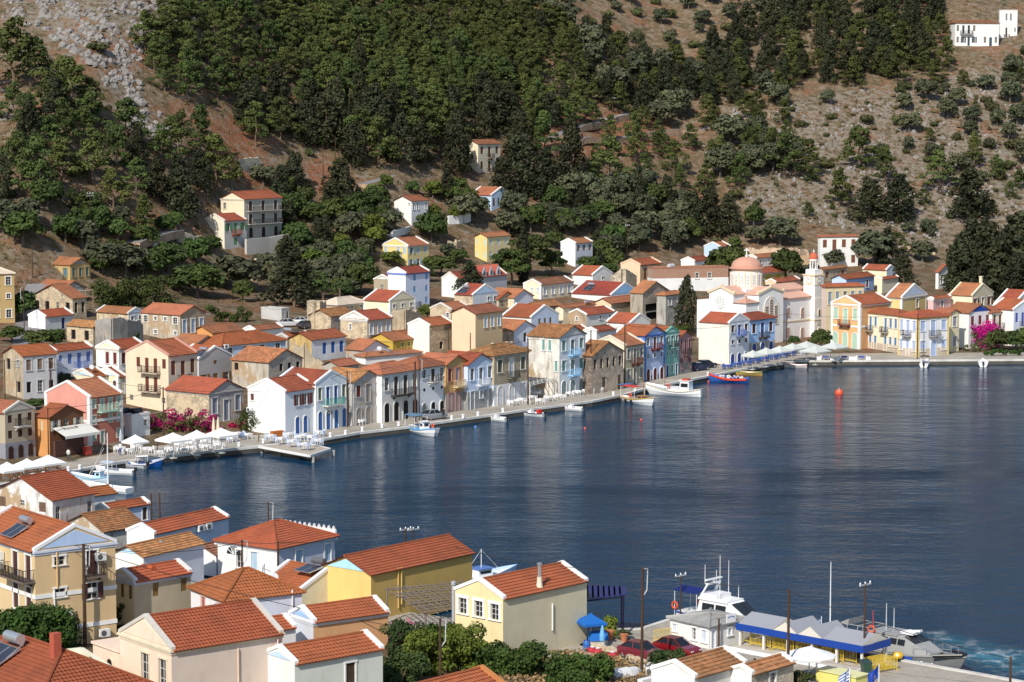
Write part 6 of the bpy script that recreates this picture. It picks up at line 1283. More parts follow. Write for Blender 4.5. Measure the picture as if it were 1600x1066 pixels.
for y in (-1.2, 1.2): b.tube((-5.5,y,3.3), (-3.1,y,3.3), .05, n=5)
for x in (-5.5, -4.3, -3.1): b.tube((x,-1.2,3.3), (x,1.2,3.3), .05, n=5)
b.build('gantry', mat('paint', GRS), t); b = MB(); b.hexa([(-6.3,-1.3,3.3),(-5.4,-1.3,3.2),(-5.4,1.3,3.2),(-6.3,1.3,3.3),(-6.2,-1.3,3.42),(-5.3,-1.3,3.9),(-5.3,1.3,3.9),(-6.2,1.3,3.42)]); b.build('stern_canopy', mat('paint', GRS), t)
spar(t, 'mast', (-2.0,0,3.1), (-2.0,0,5.8), .06, (.5,.5,.5)); spar(t, 'mast', (-1.5,.5,3.1), (-1.5,.5,5.3), .05, (.5,.5,.5)); spar(t, 'flagstaff', (-3.0,-.6,3.1), (-3.1,-.6,5.0), .05, (.5,.06,.08)); ring(t, (-2.6,-1.5,3.3), .35)
b = MB(); b.tube((4.2,-1.5,1.75), (6.6,-.3,2.0), .16, n=8); b.tube((4.2,1.5,1.75), (6.6,.3,2.0), .16, n=8); b.tube((6.6,-.3,2.0),(6.6,.3,2.0), .16, n=8); b.build('bow_fender', IRON, t)
text_part('ΛΣ 618', .55, WHITEP, t, (3.6,-1.86,.85), (RAD(78), 0, RAD(8)), 'hull_number')
b = MB(); b.box(1.2, 2.4, -2.06, -2.01, .5, 1.35); b.build('blue_stripe', mat('paint', (.02,.08,.38)), t)
b = MB()
for x in (2.2, 3.4, 4.6, 5.6):
    for sy in (-1, 1): b.tube((x,sy*(1.75-(x-2)*.33),1.6), (x,sy*(1.75-(x-2)*.33),2.4), .025, n=4)
for sy in (-1, 1): b.tube((2.2,sy*1.68,2.4), (5.6,sy*.56,2.4), .025, n=4)
b.build('bow_rail', STEEL, t)
t.scale = (.9, .9, .82)
# wake churned up by the patrol boat
fm_, nt, bb = newmat('foam');  bb.inputs['Roughness'].default_value = .6
f1 = tex(nt, .16, 7, .68); nt.links.new(ramp(nt, tex(nt, .5, 6, .7), .50, .70, (.035,.15,.22), (.70,.76,.78)), bb.inputs['Base Color']); f2 = tex(nt, .05, 2, .5); tr = N(nt, 'ShaderNodeBsdfTransparent'); mx = N(nt, 'ShaderNodeMixShader'); ed_at = N(nt, 'ShaderNodeAttribute', attribute_name='edge')
mm_ = N(nt, 'ShaderNodeMath', operation='MULTIPLY'); nt.links.new(ramp(nt, f1, .30, .60), mm_.inputs[0]); L(nt, ed_at, 'Fac', mm_, 1)
mm2 = N(nt, 'ShaderNodeMath', operation='MULTIPLY'); nt.links.new(mm_.outputs[0], mm2.inputs[0]); mm2.inputs[1].default_value = 1.0
nt.links.new(mm2.outputs[0], mx.inputs[0]); nt.links.new(tr.outputs[0], mx.inputs[1]); nt.links.new(bb.outputs[0], mx.inputs[2]); nt.links.new(mx.outputs[0], nt.nodes['Material Output'].inputs[0])
WK = [(1425,988),(1470,984),(1520,994),(1570,1006),(1640,1018),(1720,1040),(1720,1090),(1600,1064),(1540,1053),(1485,1036),(1450,1012)]
wp = [at_z(x, y, 0) for x, y in WK]; x0, x1, y0, y1 = min(p.x for p in wp)-2, max(p.x for p in wp)+2, min(p.y for p in wp)-2, max(p.y for p in wp)+2
me = grid('wake_foam', x0, x1, y0, y1, .8, lambda x, y: .02); a = me.attributes.new('edge', 'FLOAT', 'POINT'); W2 = [(p.x, p.y) for p in wp]
def edge_d(x, y):
    if not poly_in(W2, x, y): return 0.
    d = 99
    for (ax, ay), (bx, by) in zip(W2, W2[1:]+W2[:1]):
        vx, vy = bx-ax, by-ay; k = max(0, min(1, ((x-ax)*vx+(y-ay)*vy)/(vx*vx+vy*vy))); d = min(d, sqrt((x-ax-k*vx)**2+(y-ay-k*vy)**2))
    return min(1, d/3.0)
a.data.foreach_set('value', [edge_d(v.co.x, v.co.y) for v in me.vertices]); me.materials.append(fm_); struct(obj('wake_foam', me), 'stuff')
# ------------------------------------------------------------------ floating café platform
pf = [at_z(x, y, 1.0) for x, y in ((404,697),(484,711.5),(516,701),(470,690))]; O = pf[0].copy(); O.z = 0
t = thing('café_platform'.replace('é', 'e'), 'low white edged wooden platform floating off the quay with café tables', 'platform', O)
b = MB(); n = len(pf); b.rings([[p-O+V((0,0,-.35)) for p in pf], [p-O for p in pf]]); b.build('deck', [mat('plain', (.42,.36,.29))], t)
for i in range(n):
    p, q = pf[i]-O, pf[(i+1) % n]-O; b = MB(); b.bar(p+V((0,0,-.10)), q+V((0,0,-.10)), .2, .3); b.build('edge_board', mat('plaster', (.74,.73,.71)), t)
b = MB()
for p in pf: b.tube(p-O+V((.4,.6,-3)), p-O+V((.4,.6,-.3)), .2, n=8)
b.build('pile', CONC, t)
# ------------------------------------------------------------------ café furniture
def mk_umbrella(name, label, col, half, p, rz=RAD(45), h=2.45, rise=.75, group=None):
    t = thing(name, label, 'parasol', p, rz, group); b = MB(); c = [(-half,-half,h),(half,-half,h),(half,half,h),(-half,half,h)]
    b.rings([[(x,y,z-.22) for x, y, z in c], c, [(x*.12,y*.12,h+rise) for x, y, z in c]], cap0=False); b.rings([[(x*.16,y*.16,h+rise-.02) for x, y, z in c], [(0,0,h+rise+.16)]*4], cap0=False)
    b.build('canopy', mat('cloth', col), t); b = MB(); b.tube((0,0,0), (0,0,h+rise), .04, n=6); b.box(-.35, .35, -.35, .35, 0, .12); b.build('pole', mat('paint', (.5,.48,.45)), t)
    b = MB()
    for x, y, z in c: b.bar((0,0,h-.15), (x,y,z), .035)
    b.build('rib', mat('paint', (.45,.43,.40)), t); return t
UC = (.74,.73,.70)
def um(px, apy, wpx, label, col=UC, group=None, rz=45, base=None):
    s = 36; p = on_quay(px, apy+s)
    for _ in range(8):
        tp = z_above(p, apy)-QZ; s += (3.25-tp)*9; p = on_quay(px, apy+s)
    sc_ = FPX/(p.y); return mk_umbrella('parasol', label, col, wpx/sc_/2/1.36, p, RAD(rz), group=group)
for i, (x, y, w_, l) in enumerate([(12,723,52,'white square parasol cut by the picture edge in front of the tan house'),(43,717.5,50,'middle white square parasol in front of the tan house'),(76,712,56,'white square parasol beside the striped shop awning'),(212,680,42,'small white parasol with a top vent in front of the white kitchen block'),
    (271,677,56,'big white parasol nearest the blue hulled boat'),(308,673,46,'white parasol squeezed between two bigger ones under the bougainvillea'),(346,669.5,52,'big white parasol in front of the two closed cream parasols'),
    (1176,548,36,'lowest of the pale canopies chained along the blue chairs'),(1197,544,38,'second pale canopy over the blue chairs, by the stone fronted blue house'),(1218,541,38,'third pale canopy over the blue chairs'),(1238,537,40,'pale canopy over the blue chairs nearest the wooden pole'),(1260,534,46,'large pale parasol under the young trees by the church'),(1274,541,48,'large pale parasol set forward on the square'),(1303,535,46,'pale parasol with dark pole in front of the orange house')]): um(x, y, w_, l, UC if x < 500 else (.52,.54,.50), 'café parasols along the quay')
for x, yb, yt, c, l in ((189,703,670,(.45,.48,.55),'closed grey blue parasol beside the pink house'),(334,690,652,(.66,.58,.42),'closed cream parasol, slimmer of the pair'),(341,690,651,(.66,.58,.42),'closed cream parasol, wider of the pair by the bougainvillea'),(941,1013,977,(.16,.42,.72),'closed sky blue parasol at the harbour café')):
    p = on_quay(x, yb); h = z_above(p, yt)-QZ; t = thing('closed_parasol', l, 'parasol', p); b = MB(); b.lathe([(.10,h*.28),(.22,h*.34),(.24,h*.55),(.13,h*.85),(.03,h)], n=10); b.build('canopy', mat('cloth', c), t); b = MB(); b.tube((0,0,0), (0,0,h*.6), .035, n=6); b.lathe([(.3,0),(.3,.1)], n=10); b.build('pole', WHITEP, t)
def chair_mesh(col):
    b = MB(); b.box(-.22,.22,-.22,.22,.42,.47); b.box(-.22,.22,.18,.22,.47,.88)
    for x in (-.19,.19):
        for y in (-.19,.19): b.box(x-.025,x+.025,y-.025,y+.025,0,.42)
    for x in (-.22,.19): b.box(x,x+.03,-.2,.18,.64,.67)
    return b.mesh('chair', [mat('plain', col)])
def table_mesh(col, cl=None):
    b = MB(); b.box(-.42,.42,-.42,.42,.70,.75,1 if cl else 0)
    if cl: b.rings([[(x*.46,y*.46,.72) for x, y in ((-1,-1),(1,-1),(1,1),(-1,1))], [(x*.44,y*.44,.48) for x, y in ((-1,-1),(1,-1),(1,1),(-1,1))]], 1, cap0=False, cap1=False)
    for x in (-.36,.36):
        for y in (-.36,.36): b.box(x-.03,x+.03,y-.03,y+.03,0,.70)
    return b.mesh('table', [mat('plain', col), mat('cloth', cl or col)])
CH = {c: chair_mesh(v) for c, v in dict(white=(.78,.77,.76), blue=(.04,.10,.30), wood=(.20,.11,.06), pale=(.55,.62,.74)).items()}; TB_ = {'white': table_mesh((.78,.77,.75), (.78,.77,.75)), 'wood': table_mesh((.22,.12,.06)), 'blue': table_mesh((.5,.5,.55), (.10,.13,.40))}
FR = random.Random(21)
def setting(px, py, tc, cc, lt, lc, gt, gc, up=0., ns=4, rz=45):
    p = on_quay(px, py); p.z = QZ+up-(.2 if up < 0 else 0); a0 = RAD(rz+FR.uniform(-12, 12))
    tag(obj('cafe_table', TB_[tc], None, p, a0), lt, 'table', gt)
    for k in FR.sample(range(4), ns):
        a = a0+k*pi/2; q = p+V((cos(a)*.72, sin(a)*.72, 0)); tag(obj('cafe_chair', CH[cc], None, q, a-pi/2+FR.uniform(-.25, .25)), lc, 'chair', gc)
for x, y in ((424,693),(440,697),(452,690),(458,701),(476,706),(498,700),(470,694),(487,694)):
    p = at_z(x, y, 1.02); setting(x, y, 'white', 'pale', 'white table on the floating platform', 'white and blue chair on the floating platform', 'tables on the floating platform', 'chairs on the floating platform', up=1.02-QZ+.2, ns=3)
for x, y in ((478,687),(499,682)): setting(x, y, 'white', 'pale', 'white table on the quay behind the floating platform', 'pale chair on the quay behind the floating platform', 'tables behind the platform', 'chairs behind the platform', ns=3)
for x, y in ((252,713),(268,708),(286,709),(303,706),(325,704),(343,701),(280,701),(300,698),(322,695)): setting(x, y, 'white', 'white', 'white table on the terrace under the big parasols', 'white chair on the terrace under the big parasols', 'tables of the bougainvillea terrace', 'chairs of the bougainvillea terrace', ns=3)
for x, y in ((188,707),(200,710),(214,704),(230,708)): setting(x, y, 'white', 'white', 'white table around the small vented parasol', 'white chair around the small vented parasol', 'tables by the small parasol', 'chairs by the small parasol', ns=3)
for x, y in ((363,691),(388,686),(372,684)): setting(x, y, 'white', 'pale', 'white table on the open quay beside the bougainvillea tree', 'pale chair on the open quay beside the bougainvillea tree', 'tables by the bougainvillea tree', 'chairs by the bougainvillea tree', ns=2)
for x, y in ((801,634),(816,630),(831,626),(845,631),(858,627),(838,620),(852,617),(866,616),(876,624),(890,620),(906,618),(921,615),(935,613)): setting(x, y, 'white', 'white', 'white café table in the row below the tall white house', 'white café chair in the row below the tall white house', 'tables below the tall white house', 'chairs below the tall white house', ns=3)
for x, y in ((566,664),): setting(x, y, 'white', 'white', 'white table outside the blue arched taverna', 'white chair outside the blue arched taverna', 'tables outside the taverna', 'chairs outside the taverna', ns=2)
for x, y in ((1166,571),(1180,568),(1194,565),(1208,562),(1222,559),(1236,556),(1150,574),(1136,577),(1206,556),(1222,553)): setting(x, y, 'blue', 'blue', 'small table under the chained pale canopies', 'dark blue chair under the chained pale canopies', 'tables under the pale canopies', 'blue chairs under the pale canopies', ns=4)
for x, y in ((1256,554),(1278,552)): setting(x, y, 'white', 'pale', 'white table on the square by the church', 'pale chair on the square by the church', 'tables on the square', 'chairs on the square', ns=3)
for x, y in ((8,752),(22,747),(36,744),(52,739),(66,737),(84,733),(14,743),(46,733),(76,728)): setting(x, y, 'wood', 'wood', 'brown wooden table in front of the tan house', 'brown wooden chair in front of the tan house', 'tables before the tan house', 'chairs before the tan house', ns=4)
for x, l in ((1290,'blue draped table with white armchairs, beside the dark poled parasol'), (1319,'blue draped table with white armchairs in the middle of the square edge'), (1346,'blue draped table with white armchairs, farthest from the parasols')):
    p = on_quay(x, 563); tag(obj('cafe_table', TB_['blue'], None, p, RAD(5)), l, 'table', 'blue tables at the water edge')
    for dx in (-1.15, 1.15):
        b = MB(); b.box(-.4,.4,-.38,.38,.05,.42); b.box(-.4,.4,.24,.38,.42,.82); b.box(-.4,-.27,-.38,.24,.42,.6); b.box(.27,.4,-.38,.24,.42,.6)
        tag(b.build('armchair', mat('cloth', (.78,.77,.75)), None, loc=p+V((dx,0,0)), rz=pi/2 if dx > 0 else -pi/2), 'white armchair beside '+('the blue table by the dark poled parasol' if x < 1300 else 'the middle blue table' if x < 1330 else 'the farthest blue table'), 'armchair', 'white armchairs at the water edge')
# bollards along the quay edge
for x, y, l in ((28,753,'in front of the wooden chairs, edge side'),(47,749,'in front of the wooden chairs, middle'),(64,746,'in front of the wooden chairs, east side'),(103,738,'by the shop awning'),(121,735,'west of the moored sailing boat'),(264,712,'below the biggest terrace parasol'),(317,705,'between two terrace tables'),(344,702,'at the corner of the terrace'),(370,699,'just east of the terrace'),(408,694,'at the shore end of the platform'),(487,688,'behind the platform tables'),(513,684,'outside the taverna, west'),(537,680,'outside the taverna, east'),(563,675,'below the grey cement house'),(594,670,'below the white balcony house'),(620,667,'below the dark arches'),(703,657,'near the caique bow'),(721,655,'below the orange house'),(744,651,'below the pale blue house'),(783,645,'below the ornate stone house'),(956,619,'below the stone house'),(990,612,'below the olive beige house'),(1104,588,'past the mauve house')):
    p = on_quay(x, y); t = thing('bollard', 'white bollard on the quay edge '+l, 'bollard', p+V((.25,.35,.07)), 0, 'bollards along the quay'); b = MB(); b.lathe([(.20,0),(.17,.42)], n=8); b.build('post', WHITEP, t); b = MB(); b.lathe([(.23,.42),(.23,.54),(.12,.60)], n=8); b.build('cap', WHITEP, t)
# ------------------------------------------------------------------ poles, lamps and wires
TOPS = {}
def pole(label, px, yb, yt, near=None, style='', r=.11, key=None, col=None, name='utility_pole', cat='utility pole', quay=False, group=None):
    p = on_quay(px, yb) if quay else (on_near if near else on_far)(px, yb); h = z_above(p, yt)-p.z
    t = thing(name, label, cat, p, RAD(45), group); b = MB(); b.tube((0,0,-1), (0,0,h), r, r*.72, 8); b.build('shaft', col or POLE, t)
    if 'T' in style: b = MB(); b.bar((-.75,0,h-.1), (.75,0,h-.1), .09); b.build('crossarm', mat('paint', (.45,.45,.45)), t); b = MB(); [b.lathe([(.05,0),(.07,.1),(.03,.2)], (x,0,h-.05), 6) for x in (-.65,0,.65)]; b.build('insulator', WHITEP, t)
    if 'D' in style: b = MB(); b.bar((-.9,0,h-.5), (.9,0,h-.5), .09); b.build('crossarm', mat('paint', (.5,.5,.5)), t)
    if 'L' in style:                                     # bent lamp bracket
        b = MB(); s = 1 if 'l' not in style else -1; b.tube((0,0,h-2.4), (s*.55,0,h-1.9), .045, n=6); b.tube((s*.55,0,h-1.9), (s*.62,0,h-.2), .045, n=6); b.tube((s*.62,0,h-.2), (0,0,h-.08), .04, n=6); b.build('lamp_bracket', mat('paint', (.55,.56,.57)), t)
    if 'P' in style: b = MB(); b.tube((0,0,h-.1), (.9,0,h+.15), .04, n=6); b.box(.7,1.3,-.1,.1,h+.08,h+.2); b.build('lamp', mat('paint', (.55,.56,.57)), t)
    if key: TOPS[key] = p+V((0,0,h-.12))
    return t
for a in [
 ('dark wooden pole with bent lamp bracket on the pier beside the red cars',1003,1052,887,True,'L',.13,'n1'), ('thin black pole with white crossarm in front of the coastguard launch',1063,966,898,True,'T',.07,'n2'), ('tall dark wooden pole between cottage roof and shelter',1231,1072,921,True,'',.13,'n3'),
 ('black pole with small white plate at the shelter corner',1350,1046,912,True,'T',.10,'n4'), ('brown pole stub at the end of the pier',1578,1090,1027,True,'',.12,'n5'), ('short black post in front of the harbour office',1123,1015,967,True,'',.10,None),
 ('rust brown wooden pole with lamp bracket before the beige balcony house',133,1010,850,True,'L',.17,'b1'), ('brown wooden pole rising in front of the crenellated villa',435,935,846,True,'',.12,'b2'), ('brown wooden pole with bracket before the villa fanlight',379,920,844,True,'L',.10,'b3'), ('dark wooden pole rising against the water behind the villa',420,880,784,True,'L',.10,'b4'),
 ('brown pole, lower of the pair on the water behind the red roof',237,830,771,True,'',.10,'b5'), ('pale pole, taller of the pair on the water behind the red roof',250,830,770,True,'',.10,'b6'), ('brown wooden pole behind the ochre warehouse roof',634,905,826,True,'T',.12,'b7'), ('grey pole behind the ochre warehouse roof',646,905,826,True,'T',.08,'b8'), ('rust red pole with bent grey bracket in the overgrown garden',688,1062,966,True,'L',.12,'b9')]:
    pole(a[0], a[1], a[2], a[3], a[4], a[5], a[6], a[7])
for a in [
 ('tall bare pole before the long white red shuttered house',449,676,607,'T',.09,'t1'), ('dark pole with lamp bracket in the alley beside the grey cement house',543,669,580,'L',.10,'t2'), ('thick black pole between the two white balcony houses',649,660,565,'',.16,'t3'), ('slim grey pole beside the thick black pole',655,658,560,'L',.08,'t4'), ('brown wooden pole beside the tall white three storey house',825,633,529,'',.12,'t5'), ('brown wooden pole before the open roofed stone house',923,616,516,'',.12,'t6'),
 ('dark wooden pole with lamp arm beside the olive beige house',976,606,507,'P',.12,'t7'), ('black pole in front of the bare stone niche house',701,562,505,'',.08,'t8'), ('brown pole standing in the bougainvillea',256,690,605,'',.11,'t9'), ('black pole in front of the grey fronted house at the picture edge',8,624,562,'',.09,'ta'), ('weathered wooden pole between the grey fronted windows',79,622,564,'',.09,'tb'), ('dark pole behind the lone ochre house',51,434,383,'',.10,'tc'),
 ('black pole with lamp bracket on the side street',38,518,449,'Ll',.08,'td'), ('dark pole before the orange brown house',76,720,637,'',.09,'te'), ('dark pole in front of the church aisle',1229,552,489,'',.10,'tf'), ('grey brown pole at the corner of the white corner house',1433,562,490,'',.11,'tg'), ('grey pole left of the tall peach house ruin wall',735,560,520,'',.10,'th'), ('brown pole behind the white stepped porch house',895,455,430,'',.06,None), ('wire pole above the stone fronted white gable',1118,452,420,'',.06,None)]:
    pole(a[0], a[1], a[2], a[3], False, a[4], a[5], a[6])
for x, yb, yt, st, l in ((142,374,302,'TD','pole with double crossarm in the dry slope'),(242,382,344,'','short pole beside the white car on the side road'),(325,338,308,'','short pole behind the cream terrace house'),(957,198,154,'P','lamp pole between the two hill roads'),(1105,284,238,'T','pole with crossarm by the thin cypress spike'),(980,405,352,'T','pole with crossarm in the olive grove'),(505,276,227,'','bare pole at the edge of the cypress band'),(524,252,212,'','grey pole inside the cypress band'),(710,238,196,'P','lamp pole above the cream upper road house'),(1234,126,100,'T','pole with crossarm over the spreading pines'),(1304,172,128,'','bare pole at the top of the eastern scree'),(1479,168,130,'','bare pole on the eastern scree below the mansion'),(1470,56,14,'','pale pole beside the white mansion'),(1398,70,40,'T','pole with double arm in the mansion wood'),(1200,165,130,'T','pole at the upper edge of the lower road')):
    pole(l, x, yb, yt, False, st, .09)
def wire(label, p, q, sag=.03, r=.03):
    p, q = V(p), V(q); n = 12; b = MB(); L_ = (q-p).length; P = []
    for i in range(n+1):
        t = i/n; P.append(p.lerp(q, t)-V((0,0,4*t*(1-t)*L_*sag))-p)
    for a, c in zip(P, P[1:]): b.tube(a, c, r, n=4, caps=False)
    return tag(b.build('power_wire', mat('plain', (.03,.03,.03)), None, loc=p), label, 'wire', 'overhead power wires')
T_ = TOPS
for a, c, l in (('b6','b4','wire over the water between the paired poles and the villa pole'),('b4','b7','wire over the water between the villa pole and the warehouse poles'),('b7','n1','long wire over the water behind the pale yellow house'),('n1','n3','wire over the coastguard launch'),('n3','n5','wire across the patrol boat wake'),('b1','b3','wire over the lavender walled house'),('b3','b2','wire across the white villa front'),('b2','b8','wire between villa and warehouse poles'),
    ('t1','t2','wire before the white gabled taverna'),('t2','t3','wire before the grey cement house'),('t4','t5','wire before the orange and blue quay houses'),('t5','t6','wire before the tall white house'),('t6','t7','wire before the open roofed stone house'),('t9','t1','wire over the bougainvillea terrace'),('te','t9','wire before the pink house'),('tb','t9','wire before the cream mansion'),('tf','tg','wire across the square'),('ta','tb','wire before the grey fronted house'),('t7','tf','wire past the church front')):
    if a in T_ and c in T_: wire(l, T_[a], T_[c], .025)
wire('wire slanting down over the white pyramid roof', T_['b1']+V((0,0,-.2)), at_y(606, 977, 205), .02); wire('wire leaving the brown pole towards the picture edge', T_['b1'], at_y(-40, 838, 208), .02); wire('lower wire leaving the brown pole towards the picture edge', T_['b1']+V((0,0,-.6)), at_y(-40, 846, 208), .02)
wire('wire falling over the blush pink house', at_y(140, 1026, 178), at_y(220, 1080, 172), .01, .03)
# ------------------------------------------------------------------ fittings on the houses
def by(lbl): return next(h for h in HOUSES if lbl in h.label)
def aircon(hs, px, py, face, label):
    q = hit_face(hs, px, py, face); p = to_w(hs, q.x, q.y, q.z); rz = hs.th if face == 'R' else hs.th-pi/2
    t = thing('air_conditioner', label, 'air conditioner', p, rz); b = MB(); b.box(-.45, .45, -.42, -.08, -.32, .32); b.build('casing', mat('paint', (.72,.72,.70)), t)
    b = MB(); b.lathe([(.24,0),(.24,.02),(.09,.03)], n=14); o = b.build('fan_grille', mat('paint', (.10,.10,.10)), t, loc=(-.13, -.42, 0)); o.rotation_euler = (pi/2, 0, 0)
    b = MB(); [b.box(x-.03, x+.03, -.42, -.004, -.40, -.33) for x in (-.3, .3)]; b.build('bracket', STEEL, t)
for x, y, l in ((155,869,'air conditioner high on the beige house beside its balcony door'),(102,958,'air conditioner below the small window of the beige house'),(161,988,'air conditioner near the ground at the beige house corner')): aircon(f8, x, y, 'R', l)
for x, y, l in ((4,867,'upper air conditioner at the picture edge on the beige house'),(4,881,'lower air conditioner at the picture edge on the beige house')): aircon(f8, x, y, 'L', l)
hl = by('long white house with two air'); aircon(hl, 311, 825, 'R', 'air conditioner under the long white house eaves, west unit'); aircon(hl, 323, 822, 'R', 'air conditioner under the long white house eaves, east unit')
aircon(by('pale blue house with wide cornice'), 352, 541, 'R', 'air conditioner on the pale blue cornice house'); aircon(by('long white house with open red'), 392, 640, 'L', 'air conditioner under the small red shutter of the long white house')
for x, y, l in ((1018,1057,'air conditioner unit standing before the cottage, west one'),(1027,1053,'air conditioner unit standing before the cottage, middle one'),(1045,1056,'air conditioner unit standing before the cottage, nearest its wall')):
    p = on_quay(x, y); t = thing('air_conditioner', l, 'air conditioner', p+V((0,0,.05)), RAD(-40)); b = MB(); b.box(-.45,.45,-.17,.17,0,.65); b.build('casing', mat('paint', (.70,.70,.68)), t); b = MB(); b.lathe([(.24,0),(.24,.02),(.09,.03)], n=14); o = b.build('fan_grille', mat('paint', (.10,.10,.10)), t, loc=(-.13,-.17,.33)); o.rotation_euler = (pi/2,0,0)
def heater(hs, px, py, label, ax='x', s=1., tank=(.55,.56,.58), panel=True, rot=0):
    q = hit_roof(hs, px, py); p = to_w(hs, q.x, q.y, q.z); e = .3; n = V((-(roof_z(hs, q.x+e, q.y)-roof_z(hs, q.x-e, q.y))/(2*e), -(roof_z(hs, q.x, q.y+e)-roof_z(hs, q.x, q.y-e))/(2*e), 1)).normalized()
    t = thing('solar_water_heater', label, 'solar heater', p); M_ = n.to_track_quat('Z', 'Y').to_matrix().to_4x4()
    # local axes: down = steepest descent
    d = V((0,0,-1)); d = (d-n*d.dot(n)); d = V((1,0,0)) if d.length < .05 else d.normalized(); sd_ = d.cross(n)
    from mathutils import Matrix
    R3 = Matrix((sd_, d, n)).transposed(); R3 = Matrix.Rotation(hs.th, 3, 'Z') @ R3; t.rotation_euler = R3.to_euler(); t.scale = (s, s, s)
    if panel:
        for x in (-.52, .52): b = MB(); b.box(x-.49, x+.49, .1, 1.95, .12, .2); b.box(x-.44, x+.44, .15, 1.9, .2, .21, 1); b.build('panel', [STEEL, mat('glass', (.03,.035,.05))], t)
    b = MB(); b.tube((-.75,-.25,.5), (.75,-.25,.5), .29, n=14); b.build('tank', mat('metal', tank) if tank[0] > .3 and tank[1] > .3 else mat('paint', tank), t)
    b = MB(); [b.bar((x,-.25,.0), (x,-.25,.3), .06) for x in (-.6,.6)]; [b.bar((x,-.2,.3), (x,1.9,.1), .05) for x in (-.95,.95)] if panel else None; b.build('stand', STEEL, t); return t
heater(f8, 40, 822, 'solar heater with two panels on the beige balcony house roof'); heater(f11, 496, 886, 'solar heater with dark tank on the cream gabled roof', tank=(.12,.12,.13)); heater(f18, 22, 1012, 'solar heater with round white tank on the square tiled hip roof', tank=(.62,.63,.64), s=1.25)
heater(f9, 211, 874, 'orange boiler tank lying on the tan house ridge', tank=(.45,.10,.03), panel=False); heater(by('sky blue gable and pale lavender'), 196, 842, 'solar heater in front of the mottled orange roof', s=.9)
heater(by('low white house with solar'), 613, 546, 'solar heater on the low white hipped house'); heater(by('small house with big solar'), 452, 520, 'solar heater almost filling the small crimson roof', s=1.1); heater(by('crimson roof and bright blue'), 924, 448, 'solar heater on the crimson roof with bright blue pediment'); heater(by('pale blue and white pediment and crimson'), 728, 452, 'solar heater on the crimson roof by the chapel')
heater(by('mauve grey'), 318, 550, 'solar heater beside the mauve grey house gable', s=.9); heater(by('plain orange roof between'), 918, 476, 'lone boiler tank on the cream house roof', panel=False)
def roof_tank(px, py, lbl, col, near=False, hs=None, flat=None):
    p = flat; t = thing('water_tank', lbl, 'water tank', p, RAD(45)); b = MB(); b.tube((-.7,0,.55), (.7,0,.55), .52, n=14); b.build('barrel', mat('paint', col), t); b = MB(); [b.box(x-.08,x+.08,-.4,.4,0,.18) for x in (-.4,.4)]; b.build('cradle', STEEL, t)
kb_ = by('white flat roofed kitchen'); roof_tank(0, 0, 'black water barrel on the white kitchen block, west one', (.012,.012,.014), flat=to_w(kb_, .9, 2.2, kb_.h-.15)); roof_tank(0, 0, 'black water barrel on the white kitchen block, east one', (.012,.012,.014), flat=to_w(kb_, 1.9, 1.0, kb_.h-.15))
bk_ = by('unfinished red brick'); roof_tank(0, 0, 'steel water tank on the brick building roof', (.5,.5,.52), flat=to_w(bk_, 4.6, 1.6, bk_.h-.15))
# flues, pipes, chimneys
q = hit_roof(f16, 843, 916); p = to_w(f16, q.x, q.y, q.z); fl = MB(); fl.lathe([(.30,-.15),(.22,.35),(.20,.75)], n=10); ch = fl.build('flue', mat('plaster', (.70,.62,.48)), f16.roof, loc=q+V((0,0,0))); b = MB(); b.lathe([(.15,.75),(.15,1.75),(.22,1.78),(.22,1.9),(.10,1.95)], n=10); b.build('flue_pipe', STEEL, ch)
q = hit_roof(f18, 87, 1024); b = MB(); b.box(-.28,.28,-.28,.28,-.4,1.5); b.build('chimney', mat('plaster', (.42,.10,.06)), f18.roof, loc=q)
for hs, x, y0, y1, nm, col, f in ((f16, 862, 943, 985, 'drain_pipe', (.80,.78,.70), 'R'), (f12, 626, 886, 944, 'drain_pipe', (.62,.44,.15), 'R'), (f12, 621, 887, 950, 'drain_pipe', (.60,.42,.14), 'R'), (f14, 371, 1013, 1066, 'drain_pipe', (.72,.55,.42), 'R'), (f14, 433, 998, 1066, 'drain_pipe', (.70,.58,.46), 'R'), (f8, 88, 862, 920, 'drain_pipe', (.60,.40,.2), 'R'), (f8, 84, 925, 985, 'drain_pipe', (.75,.73,.7), 'R'), (villa, 460, 852, 885, 'drain_pipe', (.75,.75,.77), 'R'), (f10, 456, 922, 1000, 'drain_pipe', (.75,.75,.77), 'R')):
    a, c = hit_face(hs, x, y0, f), hit_face(hs, x, y1, f); b = MB(); b.tube((a.x,-.10,a.z), (a.x,-.10,c.z), .07, n=8); b.build(nm, mat('plaster', col), hs.root)
p = on_near(709, 1010); t = thing('vent_pipe', 'fat grey vent pipe standing beside the pale yellow house', 'pipe', p); h = z_above(p, 914)-p.z; b = MB(); b.tube((0,0,0), (0,0,h), .16, n=10); b.build('duct', mat('paint', (.42,.43,.45)), t); b = MB(); b.lathe([(.22,0),(.22,.25),(.1,.32)], (0,0,h), 10); b.build('cowl', mat('paint', (.38,.39,.41)), t)
